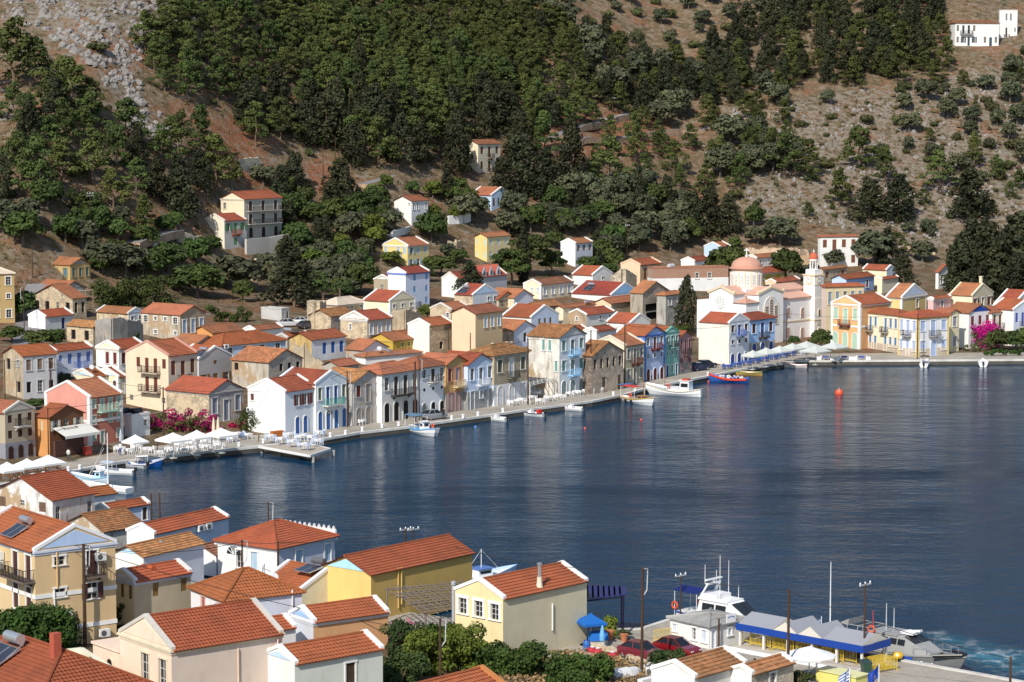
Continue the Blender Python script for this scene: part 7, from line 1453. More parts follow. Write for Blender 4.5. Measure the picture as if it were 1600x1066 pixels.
# crenellated parapet of the villa
for hs in (villa,):
    W, D, h = hs.W, hs.D, hs.h; b = MB()
    def cren(x, y, ax):
        P = [(-.30,0),(-.30,.45),(-.12,.55),(0,.85),(.12,.55),(.30,.45),(.30,0)]
        b.rings([[((x+u) if ax else x+d, y+d if ax else y+u, h+.0+z) for u, z in P] for d in (-.12, .12)])
    n = int(W*.45/.62)
    for i in range(int(D/.62)): cren(W+.2, .3+.62*i, False)
    b.box(-.1, W+.3, D+.05, D+.35, h-.5, h); b.box(W+.05, W+.35, -.1, D+.05, h-.5, h); b.build('crenellation', WHITE, hs.root)
    q = hit_face(hs, 365, 866, 'L'); fb = MB(); P = [(-.85*cos(pi*i/12), .8*sin(pi*i/12)) for i in range(13)]; fb.rings([[(x,.02,z) for x, z in P], [(x,-.05,z) for x, z in P]]); fo = fb.build('fanlight', GLASS, hs.root, loc=(0,q.y,q.z), rz=-pi/2)
    fb = MB(); [fb.bar((0,-.07,0), (-.82*cos(a), -.07, .78*sin(a)), .05) for a in (.6,1.2,pi/2,1.95,2.5)]; fb.build('fanlight_bar', WHITEP, fo)
# ------------------------------------------------------------------ awning, pergolas and bougainvillea
bo = by('orange and brown'); a, c = hit_face(bo, 89, 700), hit_face(bo, 126, 690); zt_ = 2.9
t = thing('shop_awning', 'cream striped awning over the shop of the orange and brown house', 'awning', to_w(bo, 0, 0, 0), bo.th); b = MB(); b.rings([[(x,-.03,zt_+.9),(x,-2.4,zt_),(x,-2.4,zt_-.35),(x,-2.36,zt_-.35),(x,-2.36,zt_-.06),(x,-.03,zt_+.84)] for x in (.5, bo.W+.6)]); b.build('canvas', mat('cloth', (.68,.66,.60)), t)
for x in (.7, bo.W+.4): b = MB(); b.tube((x,-2.3,0), (x,-2.3,zt_), .05, n=6); b.build('post', IRON, t)
b = MB(); b.box(.6, bo.W-.3, -.35, -.02, .1, 2.1); b.build('shop_front', mat('plain', (.10,.05,.04)), t); b = MB(); b.box(bo.W-1.4, bo.W-.4, -1.9, -1.3, .0, 1.1); b.build('ice_chest', mat('paint', (.45,.05,.03)), t)
def pergola(label, pts, z, col, near=True, nb=9, name='pergola', ragged_=True, r=.06, seed=1):
    P = [(on_near if near else on_quay)(x, y) for x, y in pts]; O = P[0]; rr = random.Random(seed); t = thing(name, label, 'pergola', O); tops = [p+V((0,0,z-(p.z-O.z)))-O for p in P]
    for p, q in zip(P, tops): b = MB(); b.tube(p-O-V((0,0,.4)), q+V((0,0,.15)), r*1.5, n=6); b.build('post', mat('plain', col), t)
    for i in range(nb+1):
        for (a, c), (e, f) in (((tops[0], tops[1]), (tops[3], tops[2])), ((tops[0], tops[3]), (tops[1], tops[2]))):
            k = i/nb; u, w2 = a.lerp(c, k), e.lerp(f, k); j = (lambda: V((rr.uniform(-.12,.12), rr.uniform(-.12,.12), rr.uniform(-.15,.15)))) if ragged_ else (lambda: V((0,0,0)))
            o = (w2-u)*rr.uniform(-.04, .06) if ragged_ else V((0,0,0)); b = MB(); m_ = u.lerp(w2, .5)+j(); b.tube(u-o+j(), m_, r, n=5); b.tube(m_, w2+o+j(), r*.85, n=5); b.build('beam', mat('plain', col), t)
    return t, tops, O
pergola('weathered grey pole pergola in the overgrown garden, its beams bare', [(665,1015),(768,1000),(720,962),(605,975)], 3.1, (.19,.155,.125), nb=13, seed=3); 
t, tops, O = pergola('dark blue boarded pergola at the harbour café', [(905,1000),(973,992),(972,978),(905,975)], 3.3, (.015,.015,.04), False, 2, ragged_=False, r=.08)
for i in range(9):
    k = i/8; u, w2 = tops[0].lerp(tops[1], k), tops[3].lerp(tops[2], k); b = MB(); b.bar(u+V((0,0,.15)), w2+V((0,0,.15)), .62, .06); b.build('blue_board', mat('paint', (.012,.013,.11)), t)
p = on_quay(930, 1004); mk_umbrella('parasol', 'open bright blue parasol at the harbour café', (.015,.12,.42), 1.05, p+V((-.4,-1,0)), RAD(20), 2.0, .6); p = on_quay(935, 1008)
t = thing('covered_bench', 'bench under a bright blue cover at the harbour café', 'bench', p, RAD(20)); b = MB(); b.hexa([(-.8,-.4,.45),(.8,-.4,.45),(.8,.4,.45),(-.8,.4,.45),(-.7,-.2,1.1),(.7,-.2,1.1),(.7,.35,1.15),(-.7,.35,1.15)]); b.build('cover', mat('cloth', (.02,.15,.52)), t); b = MB(); b.box(-.7,.7,-.3,.3,0,.45); b.build('seat', mat('plain', (.5,.48,.45)), t)
def leafy(name, label, cat, parts, seed, loc, group=None):
    """plant made of leaf clumps: parts = [(part name, material, [(x, y, z, rx, rz, n, size)])]"""
    t = thing(name, label, cat, loc, 0, group)
    for k, (nm, m, bl) in enumerate(parts):
        L2 = Leaves(seed+k)
        for x, y, z, rx, rz_, n, s in bl: L2.blob((x, y, z), rx, rz_, n, s, low=-.9)
        obj(nm, L2.mesh(m, nm), t)
    b = MB(); b.tube((0,0,-.4), (0,0,.9), .10, .06, 6); b.tube((0,0,.3), (.3,.2,1.2), .05, .03, 5); b.build('stem', mat('plain', (.16,.11,.075)), t); return t
M_BOU = mat('leaf', (.36,.010,.12)); M_BOG = mat('leaf', (.055,.075,.025)); M_GRD = mat('leaf', (.036,.062,.014)); M_BAM = mat('leaf', (.10,.135,.022)); M_OLE = mat('leaf', (.045,.070,.024)); M_PNK = mat('leaf', (.52,.10,.18))
def spread(px0, px1, y0, y1, n, r, rz_, num, size, depth, seed, O, fn=on_quay, zlo=.0):
    rr = random.Random(seed); out = []
    for i in range(n):
        x = px0+(px1-px0)*(i+rr.random())/n; base = fn(x, max(y0, y1)+4); zt = z_above(base, rr.uniform(y0, y1)); q = base-O+V((rr.uniform(-.3,.3), rr.uniform(0, depth), 0)); out.append((q.x, q.y, max(zlo, zt-O.z), r*rr.uniform(.7,1.2), rz_*rr.uniform(.7,1.2), num, size))
    return out
O = on_quay(255, 692)
leafy('bougainvillea', 'wide magenta bougainvillea trailing over the terrace trellis behind the parasols', 'bougainvillea', [('blossom', M_BOU, spread(208,334,646,674,36,.85,.6,90,.25,1.6,1,O)), ('foliage', M_BOG, spread(215,328,650,676,18,.85,.6,70,.26,2.2,2,O))], 41, O)
O = on_quay(404, 690)
leafy('bougainvillea', 'magenta and green bougainvillea tree leaning on the long white house', 'bougainvillea', [('blossom', M_BOU, spread(362,380,662,668,4,.6,.4,80,.22,1.0,3,O)+spread(415,442,645,662,8,.65,.6,80,.22,1.0,4,O)), ('foliage', M_BOG, spread(372,440,643,672,22,.85,.7,80,.25,1.4,5,O)), ('dry_foliage', M_DRY, spread(380,425,648,668,6,.6,.5,50,.2,1.2,6,O))], 42, O)
O = on_far(1535, 548)
leafy('bougainvillea', 'round magenta bougainvillea bush in front of the red shuttered white house', 'bougainvillea', [('blossom', M_BOU, spread(1516,1558,506,540,34,.85,.8,100,.26,.8,7,O,on_far)), ('foliage', M_BOG, spread(1512,1560,518,546,10,.8,.8,80,.26,1.5,8,O,on_far))], 43, O)
for x, yb, yt, w_, l in ((1566,547,515,1.6,'round garden tree right of the magenta bush'),(1588,548,516,1.6,'garden tree near the picture edge by the sea garden'),(1606,548,512,1.5,'garden tree cut by the picture edge at the sea garden')): plant_px('broad', x, yb, yt, l, None, w_)
def hedge(label, px0, px1, y0, y1, n, r, m, seed, depth=2., near=False, name='hedge', cat='hedge', num=150, size=.24, extra=None, fn=None):
    r *= .86 if near else 1.; fn = fn or (on_near if near else on_far); O = fn((px0+px1)/2, max(y0, y1)+4); parts = [('foliage', m, spread(px0, px1, y0, y1, n, r, r*.75, num, size, depth, seed, O, fn))]
    if extra: parts.append(extra(O))
    return leafy(name, label, cat, parts, seed, O)
hedge('great rounded dark green hedge below the lone ochre house', 146,262,436,478,46,1.7,M_BRD if 'M_BRD' in globals() else M_GRD,51,5,num=170,size=.34)
hedge('vine covered pergola row beside the small orange house', 320,392,481,500,18,.8,M_GRD,52,2)
hedge('long low flower bed hedge at the sea garden', 1540,1600,548,553,14,.45,M_GRD,53,1.)
# near-shore gardens
hedge('feathery light green bamboo thicket in the overgrown garden', 640,752,996,1052,60,1.0,M_BAM,61,3,True,'bamboo_thicket','bamboo',190,.20)
hedge('dark climbing creeper beside the weathered pergola', 668,712,982,1008,18,.8,M_GRD,62,2,True,'creeper','creeper',150,.2)
hedge('oleander with pink flowers beside the orange sided house', 608,650,978,1030,30,.75,M_OLE,63,2,True,'oleander','shrub',150,.18,lambda O: ('blossom', M_PNK, spread(612,648,972,1015,12,.35,.3,22,.14,1.5,64,O,on_near)))
hedge('tangled green bushes filling the garden by the pale green house', 596,660,1030,1066,26,.8,M_OLE,65,2,True,'garden_bush','bush',150,.19)
hedge('broad leafed fig hedge below the pale yellow house', 752,842,1020,1054,40,.95,M_GRD,66,3,True,'fig_bush','bush',170,.24)
hedge('round dark bush in dry grass below the pale yellow house corner', 862,950,1040,1068,36,.95,M_GRD,67,3,True,'garden_bush','bush',170,.22)
hedge('pinkish oleander between the red cars and the cottage gable', 1018,1072,1022,1040,18,.7,M_OLE,68,1.5,True,'oleander','shrub',150,.17,lambda O: ('blossom', M_DRY, spread(1020,1070,1020,1036,10,.35,.3,24,.13,1.,69,O,on_near)))
hedge('grey green tree top before the cottage roof', 1085,1180,1046,1070,34,.9,M_OLE,70,2,True,'olive_tree','olive tree',170,.20)
hedge('dark tangled tree filling the corner garden below the beige house', 0,105,958,1012,70,1.15,M_GRD,71,3,True,'garden_tree','tree',190,.22)
hedge('light feathery tree beside the white pyramid roofed house', 388,462,934,978,26,.8,M_BAM,72,1.5,True,'garden_tree','tree',120,.19)
hedge('small dark bush in the alley beside the tan house', 180,205,948,985,12,.7,M_GRD,73,1.5,True,'garden_bush','bush',140,.2)
hedge('pink flowered oleander at the foot of the dark cottage pole', 1232,1262,1056,1070,12,.55,M_OLE,74,1.,True,'oleander','shrub',130,.16,lambda O: ('blossom', M_PNK, spread(1234,1260,1054,1064,8,.3,.3,26,.12,1.,75,O,on_near)))
hg = Leaves(88)                                            # dry grass on the near shore
for _ in range(900):
    x, y = R_.uniform(760, 1020), R_.uniform(1018, 1075)
    p = on_near(x, y); s = R_.uniform(.15, .4)
    if p.y > 170: hg.blob((p.x, p.y, p.z+s*.3), s, s*.9, 9, s*.55, low=-.1)
struct(obj('dry_grass', hg.mesh(mat('leaf', (.24,.18,.09)), 'dry_grass')), 'stuff')
# palms
def palm(label, px, yb, yt, near=False, nf=22, fl_=2.2):
    p = (on_near if near else on_far)(px, yb); h = max(.4, z_above(p, yt)-p.z-fl_*.35); t = thing('palm_tree', label, 'palm', p); b = MB(); b.tube((0,0,-.4), (0,0,h), .24, .19, 8); b.build('trunk', mat('plain', (.17,.12,.08)), t); L2 = Leaves(int(px)); r = L2.r
    for i in range(nf):
        a = i*2.4; e = r.uniform(-.1, 1.1)
        for k in range(7):
            s = (k+.5)/7; q = V((cos(a)*fl_*s*cos(e*.7), sin(a)*fl_*s*cos(e*.7), h+fl_*(s*sin(e)-.75*s*s)))
            for sd_ in (-1, 1): L2.card(q+V((-sin(a), cos(a), -.2))*.16*sd_, V((r.uniform(-.3,.3), r.uniform(-.3,.3), 1)).normalized(), .34, .20, r.uniform(.3, .8))
    obj('crown', L2.mesh(mat('leaf', (.060,.085,.035))), t)
palm('big palm with long grey green fronds above the white pyramid roof',531,480,437,fl_=3.0); palm('second palm leaning above the broken tower',505,482,447,fl_=2.6); palm('small palm on the slope above the hotel',370,266,236,fl_=1.5); palm('potted palm in a clay pot at the harbour café',975,1000,984,True,14,.7)
for x, y, l, s in ((975,1002,'clay pot holding the little palm',.32),(952,1000,'big clay pot under the tall potted shrub',.42)):
    p = on_quay(x, y); t = thing('flower_pot', l, 'pot', p); b = MB(); b.lathe([(s*.7,0),(s,s*1.7),(s*1.12,s*1.7),(s*1.12,s*1.95),(s*.8,s*1.9)], n=12); b.build('pot', mat('plain', (.45,.17,.08)), t); b = MB(); b.lathe([(s*.95,s*1.8),(.01,s*1.85)], n=10); b.build('soil', WOOD_DK, t)
hedge('yellow green potted shrub at the harbour café', 945,960,968,990,10,.5,M_BAM,76,.4,True,'potted_shrub','shrub',130,.18,fn=on_quay)
# ------------------------------------------------------------------ barriers, cars, people and odds and ends
def bar_mesh():
    b = MB(); w, h = 2.1, 1.05
    for x in (-w/2, w/2): b.tube((x,0,.12), (x,0,h), .03, n=6); b.bar((x,-.28,.05), (x,.28,.05), .05)
    for z in (.22, h): b.tube((-w/2,0,z), (w/2,0,z), .03, n=6)
    for i in range(1, 15): b.tube((-w/2+w*i/15,0,.22), (-w/2+w*i/15,0,h), .018, n=4)
    return b.mesh('barrier', [mat('paint', (.72,.52,.06))])
BAR = bar_mesh()
def barrier(p, rz, label, g): return tag(obj('crowd_barrier', BAR, None, p, rz), label, 'barrier', g)
sv = V((cos(sh_rz), sin(sh_rz), 0)); sn = V((-sin(sh_rz), cos(sh_rz), 0))
for k, f in enumerate((.06,.15,.24,.34,.44,.53,.62,.74,.82)): barrier(A0+sv*SL*f+sn*(.5 if k % 2 else .9)+V((0,0,.22)), sh_rz, 'yellow barrier in the row under the waiting shelter', 'yellow barriers under the shelter')
p0 = on_quay(1375, 1047)
for k in range(6): barrier(p0+V((.18*k-.4, -.22*k+.5, 0)), RAD(35), 'yellow barrier in the folded stack beyond the shelter', 'stacked yellow barriers')
barrier(on_quay(1038, 1002), RAD(30), 'yellow barrier standing alone by the harbour office', None)
def car(label, px, py, ang, col, near=True, p=None, L_=4.2):
    p = p or (on_quay(px, py) if near else on_far(px, py)); t = thing('parked_car', label, 'car', p, RAD(ang)); m = mat('carpaint', col); W = .84
    S = [(-2.1,.55,.80,.80),(-1.95,.32,.92,.95),(-1.2,.22,.96,1.0),(0,.20,.93,1.0),(.9,.20,.90,1.0),(1.6,.24,.82,.97),(2.0,.34,.68,.88),(2.1,.45,.58,.78)]
    b = MB(); b.rings([[(x,-W*w,z0),(x,W*w,z0),(x,W*w*1.01,z1*.62+z0*.38),(x,W*w*.93,z1),(x,-W*w*.93,z1),(x,-W*w*1.01,z1*.62+z0*.38)] for x, z0, z1, w in S]); b.build('body', m, t, smooth=False)
    b = MB(); b.rings([[(x,-w,z0),(x,w,z0),(x2,w*.78,z1),(x2,-w*.78,z1)] for x, x2, w, z0, z1 in ((-1.75,-1.15,.72,.90,1.36),(.95,.15,.74,.88,1.40))]); b.build('greenhouse', mat('glass', (.012,.014,.018)), t)
    b = MB(); b.box(-1.1, .12, -.57, .57, 1.385, 1.43); 
    for sy in (-1, 1):
        b.bar((-1.1,sy*.56,1.40), (-1.74,sy*.72,.92), .09, .06); b.bar((.12,sy*.57,1.41), (.94,sy*.74,.90), .07, .05); b.bar((-.45,sy*.58,1.40), (-.4,sy*.75,.92), .08, .04)
    b.build('roof', m, t)
    for x in (-1.3, 1.3):
        for y in (-.72, .72):
            b = MB(); b.tube((x,y-.1,.31), (x,y+.1,.31), .31, n=14); wh = b.build('wheel', IRON, t); b = MB(); s = 1 if y > 0 else -1; b.tube((x,y+s*.1,.31), (x,y+s*.115,.31), .19, n=12); b.build('hubcap', STEEL, wh)
    for sy in (-1, 1):
        b = MB(); b.box(1.94, 2.08, sy*.52-.17, sy*.52+.17, .56, .67); b.build('headlight', mat('glass', (.6,.6,.6)), t); b = MB(); b.box(-2.12, -2.0, sy*.55-.14, sy*.55+.14, .66, .78); b.build('tail_light', mat('paint', (.35,.02,.02)), t)
    return t
car('dark red hatchback parked on the pier in front of the harbour office', 1058, 1023, -43, (.17,.008,.012)); car('older dull red saloon parked on the pier behind the lamp pole', 1003, 1029, -40, (.15,.02,.03)); car('silver car parked before the small arched windows of the narrow white house', 678, 655, 45, (.25,.26,.28))
car('dark blue car parked in the gap behind the mauve house', 1092, 579, 45, (.02,.025,.07)); car('black car parked behind the blue car near the mauve house', 1103, 575, 40, (.02,.02,.03)); car('white car parked on the side road in the dry slope', 231, 386, 10, (.7,.7,.68), False)
for x, y, a, c, l in ((452,510,20,(.5,.5,.5),'grey wreck in the scrap yard behind the crimson roof'),(468,507,160,(.62,.62,.6),'white wreck in the scrap yard'),(481,513,40,(.05,.05,.06),'black wreck in the scrap yard')): car(l, x, y, a, c, False)
t = house('low grey shed with white edged flat roof by the scrap yard', 408,440,452,484,502,'F','','kd', GRY, name='shed', cat='shed', fr=None)
def person(label, p, rz, top, leg, skin=(.42,.26,.17), hair=(.03,.02,.015), sit=False):
    """one continuous skinned body; clothes are colour zones of that skin"""
    t = thing('person', label, 'person', p, rz); hz = .46 if sit else .93
    V_ = [(0,0,hz),(0,0,hz+.28),(0,.0,hz+.50),(0,.0,hz+.60),(0,-.02,hz+.72),(0,-.02,hz+.84)]; Rr = [(.155,.115),(.15,.105),(.17,.10),(.055,.055),(.085,.095),(.06,.07)]; E = [(0,1),(1,2),(2,3),(3,4),(4,5)]
    for s in (-1, 1):
        k = len(V_)
        if sit: V_ += [(s*.10,0,hz-.02),(s*.11,-.42,hz+.02),(s*.11,-.45,.10),(s*.12,-.60,.05)]
        else: V_ += [(s*.09,0,hz-.08),(s*.10,-.03*s,.49),(s*.10,.03*s+.02,.10),(s*.11,-.14,.04)]
        Rr += [(.095,.095),(.068,.068),(.045,.045),(.04,.035)]; E += [(0,k),(k,k+1),(k+1,k+2),(k+2,k+3)]; k = len(V_)
        V_ += [(s*.19,0,hz+.48),(s*.24,.04,hz+.20),(s*.22,-.10 if not sit else -.22,hz-.02 if not sit else hz+.16),(s*.21,-.14 if not sit else -.30,hz-.10 if not sit else hz+.17)]; Rr += [(.062,.062),(.045,.045),(.034,.034),(.035,.022)]; E += [(2,k),(k,k+1),(k+1,k+2),(k+2,k+3)]
        h0 = V(V_[k+3]); dirh = (h0-V(V_[k+2])).normalized()     # thumb and four fingers
        for j, (off, ln) in enumerate(((-.03,.05),(-.015,.07),(.0,.075),(.015,.07),(.03,.055))):
            q = h0+dirh*ln+V((off,0,0)); V_.append(tuple(q)); Rr.append((.009,.009)); E.append((k+3, len(V_)-1))
    me = bpy.data.meshes.new('body'); me.from_pydata(V_, E, []); me.materials.append(body_mat(top, leg, skin, hz)); o = obj('body', me, t)
    sk = o.modifiers.new('skin', 'SKIN'); 
    if not me.skin_vertices: me.skin_vertices.new() if hasattr(me.skin_vertices, 'new') else None
    for i, sv_ in enumerate(me.skin_vertices[0].data): sv_.radius = Rr[i]; sv_.use_root = i == 0
    sb_ = o.modifiers.new('sub', 'SUBSURF'); sb_.levels = 1; sb_.render_levels = 1
    b = MB(); b.lathe([(.085,.0),(.115,.06),(.105,.14),(.05,.19),(.01,.2)], (0,.01,hz+.72), 10); b.build('hair', mat('plain', hair), t)
    return t
def body_mat(top, leg, skin, hz):
    m, nt, b = newmat('clothes'); tc = nt.nodes.new('ShaderNodeTexCoord'); sx = N(nt, 'ShaderNodeSeparateXYZ'); L(nt, tc, 'Object', sx, 'Vector'); g1 = N(nt, 'ShaderNodeMath', operation='GREATER_THAN'); g1.inputs[1].default_value = hz+.06; L(nt, sx, 'Z', g1, 0); g2 = N(nt, 'ShaderNodeMath', operation='GREATER_THAN'); g2.inputs[1].default_value = hz+.58; L(nt, sx, 'Z', g2, 0)
    nt.links.new(mixc(nt, g2.outputs[0], mixc(nt, g1.outputs[0], leg, top), skin), b.inputs['Base Color']); b.inputs['Roughness'].default_value = .9; return m
for x, y, a, tp, lg, st, l in ((693,656,200,(.015,.015,.018),(.015,.015,.018),False,'person dressed in black standing at the quay edge by the silver car'),(188,712,150,(.65,.65,.66),(.05,.08,.25),False,'person in white top walking past the small parasol'),(246,704,120,(.10,.07,.06),(.08,.06,.05),False,'person in brown clothes between the terrace tables'),
    (70,732,180,(.02,.02,.022),(.03,.03,.04),True,'person in black seated at the wooden tables'),(46,738,210,(.5,.55,.62),(.05,.05,.07),True,'person in pale shirt seated at the wooden tables'),(378,688,200,(.15,.22,.40),(.06,.07,.1),True,'person in blue seated by the bougainvillea tree'),(107,722,160,(.60,.58,.5),(.08,.07,.06),False,'person in a light shirt standing under the shop awning'),(1230,558,190,(.02,.02,.025),(.03,.03,.04),False,'person in dark clothes among the blue chairs')):
    person(l, on_quay(x, y), RAD(a), tp, lg, sit=st)
def flag(label, px, yb, yt, kind_, near=True, fl_=1.3):
    p = on_quay(px, yb); h = z_above(p, yt)-p.z; t = thing('flagpole', label, 'flag', p); b = MB(); b.tube((0,0,0), (0,0,h), .045, .03, 6); b.build('pole', WHITEP, t); b = MB(); nx, nz = 8, 9
    for i in range(nx):
        for j in range(nz):
            def P(a, c): u, z = a/nx, c/nz; return (-.05-u*fl_*.62, .12*sin(u*7+z*2), h-.1-(1-z)*fl_*.75-u*fl_*.55)
            mi = (j % 2) if kind_ == 'greek' else 0
            if kind_ == 'greek' and i < 3 and j >= 4: mi = 1 if (i == 1 or j == 6) else 0
            b.face([P(i,j),P(i+1,j),P(i+1,j+1),P(i,j+1)], mi)
    if kind_ == 'eu':
        for k in range(12): a = pi*k/6; b.box(-.05-(.5+.18*cos(a))*fl_*.62-.025, -.05-(.5+.18*cos(a))*fl_*.62+.025, -.02, .14, h-.1-.375*fl_-.27*fl_+sin(a)*.2*fl_-.02, h-.1-.375*fl_-.27*fl_+sin(a)*.2*fl_+.02, 1)
    b.build('banner', [mat('cloth', (.02,.06,.33) if kind_ != 'greek' else (.03,.13,.45)), mat('cloth', (.75,.75,.76) if kind_ == 'greek' else (.75,.55,.05))], t)
flag('blue and white striped flag with white cross on the white pole before the shelter kerb', 1327, 1082, 1043, 'greek'); flag('dark blue flag with ring of yellow stars beside the stacked barriers', 1373, 1082, 1038, 'eu'); flag('blue and white striped flag above the shelter roof', 1283, 1012, 963, 'greek')
p = along(1290, .6); h = z_above(p, 878)-p.z; t = thing('flagpole', 'very tall bare white mast behind the shelter roofs', 'mast', V((p.x, p.y, QZ))); b = MB(); b.tube((0,0,0), (0,0,h), .07, .03, 6); b.build('shaft', WHITEP, t); b = MB(); b.lathe([(.25,0),(.25,.15)], n=8); b.build('base', CONC, t)
p = on_quay(1264, 1066); t = thing('parasol', 'big round white parasol by the cottage on the pier', 'parasol', p); R8 = [[(cos(a)*r, sin(a)*r, z) for a in [2*pi*k/10 for k in range(10)]] for r, z in ((2.1,2.0),(2.15,2.15),(.1,2.85))]; b = MB(); b.rings(R8); b.build('canopy', mat('cloth', (.78,.77,.78)), t); b = MB(); b.tube((0,0,0),(0,0,2.3), .05, n=6); b.build('pole', WHITEP, t)
p = on_quay(1320, 1074); t = thing('kiosk', 'pale yellow kiosk with small green lettering beside the white parasol', 'kiosk', p, sh_rz); b = MB(); b.box(-2.2,1.6,-.8,.8,0,1.15); b.build('counter', mat('paint', (.72,.68,.20)), t); b = MB(); b.box(-2.3,1.7,-.9,.9,1.15,1.22); b.build('top', mat('paint', (.75,.72,.35)), t)
p = on_quay(1353, 1055); t = thing('waste_bin', 'dark green wheeled bin at the shelter corner', 'bin', p, .3); b = MB(); b.hexa([(-.28,-.3,.1),(.28,-.3,.1),(.28,.3,.1),(-.28,.3,.1),(-.36,-.38,1.0),(.36,-.38,1.0),(.36,.38,1.0),(-.36,.38,1.0)]); b.build('tub', mat('paint', (.03,.07,.05)), t); b = MB(); b.hexa([(-.38,-.4,1.0),(.38,-.4,1.0),(.38,.42,1.0),(-.38,.42,1.0),(-.38,-.4,1.06),(.38,-.4,1.06),(.38,.42,1.22),(-.38,.42,1.22)]); b.build('lid', mat('paint', (.03,.06,.05)), t)
p = along(1408, -.5); t = thing('mooring_bollard', 'yellow mooring bollard on the pier edge beside the patrol boat', 'bollard', V((p.x, p.y, QZ))); b = MB(); b.lathe([(.30,0),(.26,.3)], n=10); b.build('post', IRON, t); b = MB(); b.lathe([(.42,.3),(.48,.5),(.36,.72),(.05,.78)], n=12); b.build('cap', mat('paint', (.70,.40,.02)), t)
p = on_quay(975, 1057); t = thing('upturned_dinghy', 'white upturned dinghy lying in the dry grass by the pier', 'dinghy', p+V((0,0,.1)), RAD(35)); b = MB(); b.rings([[(x,-w,0),(x,-w*.7,h*.8),(x,0,h),(x,w*.7,h*.8),(x,w,0)] for x, w, h in ((-1.6,.62,.45),(-.8,.75,.62),(.3,.72,.62),(1.2,.45,.5),(1.75,.06,.2))], closed=False); b.build('hull', mat('paint', (.70,.70,.69)), t); b = MB(); b.bar((-1.6,0,.46), (1.6,0,.3), .06, .1); b.build('keel', WHITEP, t)
for x, y, l in ((926,1020,'red and white round float, first beside the yellow house'),(934,1022,'red and white round float, middle one beside the yellow house'),(957,1028,'red and white round float lying apart in the dirt')):
    p = on_near(x, y); t = thing('round_float', l, 'float', p); b = MB(); b.lathe([(.05,.0),(.42,.08),(.48,.25),(.42,.42),(.05,.5)], n=14); b.build('ring', mat('paint', (.42,.03,.04)), t); b = MB(); b.lathe([(.2,.49),(.2,.54),(.05,.56)], n=10); b.build('hub', WHITEP, t)
t = thing('plastic_barrel', 'blue plastic barrel at the pale yellow house corner', 'barrel', on_near(917, 1018)); b = MB(); b.lathe([(.28,0),(.32,.2),(.32,.7),(.26,.9)], n=12); b.build('drum', mat('paint', (.03,.13,.42)), t); b = MB(); b.lathe([(.27,.9),(.25,.95),(.03,.96)], n=12); b.build('lid', mat('paint', (.02,.08,.3)), t)
ragged('low tan stone wall between the pier and the dry garden', [(918,1009),(960,1022),(1008,1040)], [1001,1015,1033], col=(.56,.47,.34), near=True, seed=31, jag=.12, th_=.4); ragged('rubble stone heap wall beside the upturned dinghy', [(985,1052),(1005,1046),(1022,1042)], [1046,1040,1036], col=(.56,.53,.48), near=True, seed=32, jag=.25, th_=.7)
ragged('cream garden wall sloping down beside the square tiled hip roof', [(92,1075),(128,1075),(165,1095),(220,1130)], [1016,1012,1036,1072], col=(.74,.70,.54), kind='plaster', near=True, seed=33, jag=.01, th_=.35, name='garden_wall')
ragged('white forecourt wall before the low cottage on the pier', [(1000,1075),(1045,1066),(1085,1096)], [1062,1052,1082], col=(.78,.78,.77), kind='plaster', near=True, seed=34, jag=.01, name='garden_wall')
sc_t = thing('timber_scaffold', 'timber scaffold standing against the rough stone house', 'scaffold', on_far(138, 492), RAD(45)); O = sc_t.location
for i, (x, y) in enumerate(((-.8,-.4),(.8,-.4),(.8,.5),(-.8,.5))): b = MB(); b.tube((x,y,-.5), (x,y,4.6), .05, n=5); b.build('upright', mat('plain', (.40,.30,.18)), sc_t)
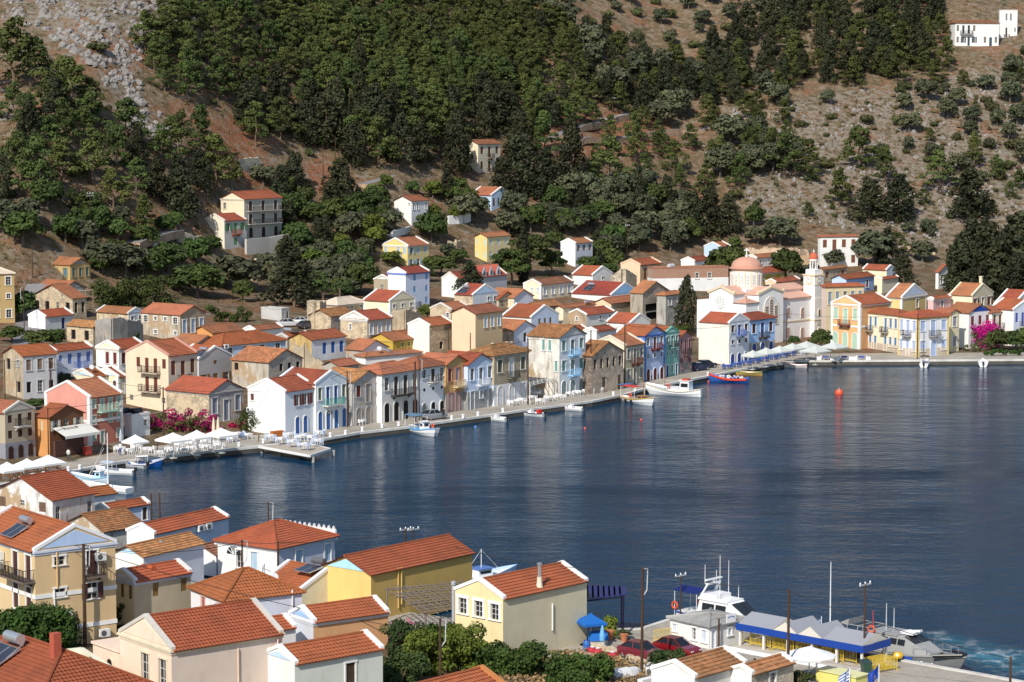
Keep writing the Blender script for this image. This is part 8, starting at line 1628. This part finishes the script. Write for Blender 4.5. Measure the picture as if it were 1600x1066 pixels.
for z in (.9, 2.1, 3.3, 4.4): b = MB(); b.bar((-.9,-.4,z), (.9,-.4,z), .08); b.bar((-.9,.5,z), (.9,.5,z), .08); b.box(-.9,.9,-.4,.5,z,z+.05); b.build('lift', mat('plain', (.38,.28,.16)), sc_t)
pergola('white timber pergola beside the tall white three storey house', [(828,632),(868,622),(858,610),(826,618)], 2.8, (.62,.60,.57), False, 6, ragged_=False, r=.06, seed=5)
for px_, l in ((690,'satellite dish on the grey gabled cottage'),): pass
for hs, x, y, l in ((by('pale yellow house with sky blue pediment and sat'), 143, 582, 'satellite dish between the two sky blue pediments'), (by('low white house with solar'), 592, 552, 'satellite dish on the low white hipped house'), (by('cream gabled house with slant'), 428, 915, 'satellite dish on the cream gabled roof')):
    q = hit_roof(hs, x, y); t = thing('satellite_dish', l, 'satellite dish', to_w(hs, q.x, q.y, q.z), RAD(20)); b = MB(); b.tube((0,0,-.2), (0,0,.7), .03, n=6); b.build('mast', STEEL, t); b = MB(); b.lathe([(.01,0),(.2,.03),(.38,.12)], n=12); o = b.build('reflector', mat('paint', (.60,.60,.60)), t, loc=(0,-.05,.75)); o.rotation_euler = (RAD(60), 0, 0)
b = MB(); b.box(-.9,.9,-.35,.35,0,.85); tag(b.build('wooden_counter', mat('plain', (.40,.13,.03)), None, loc=on_quay(433, 683), rz=RAD(40)), 'varnished wooden counter beside the bougainvillea tree', 'counter')
t = thing('bbq_table', 'x', 'x', (0,0,0)); bpy.data.objects.remove(t)
for hs, u, z, cols, lbl in ((hotel_like, 0, 0, 0, ''),): pass
for x, y, l in ((1510,62,'white café parasol in front of the white mansion, west one'),(1527,62,'white café parasol in front of the white mansion, east one')): p = on_far(x, y); mk_umbrella('parasol', l, (.72,.72,.76), 1.3, p, RAD(10), 2.0, .5)
hl = by('white gabled taverna'); q = hit_face(hl, 515, 645); b = MB(); b.box(-.55,.55,-.05,-.01,-.25,.25); sgn = b.build('sign', mat('paint', (.04,.04,.05)), hl.root, loc=(q.x, 0, q.z)); b = MB()
for i, s in enumerate((-.36,-.18,0,.18,.36)): b.box(s-.05, s+.05, -.065, -.051, -.08, .1)
b.build('sign_lettering', WHITEP, sgn)
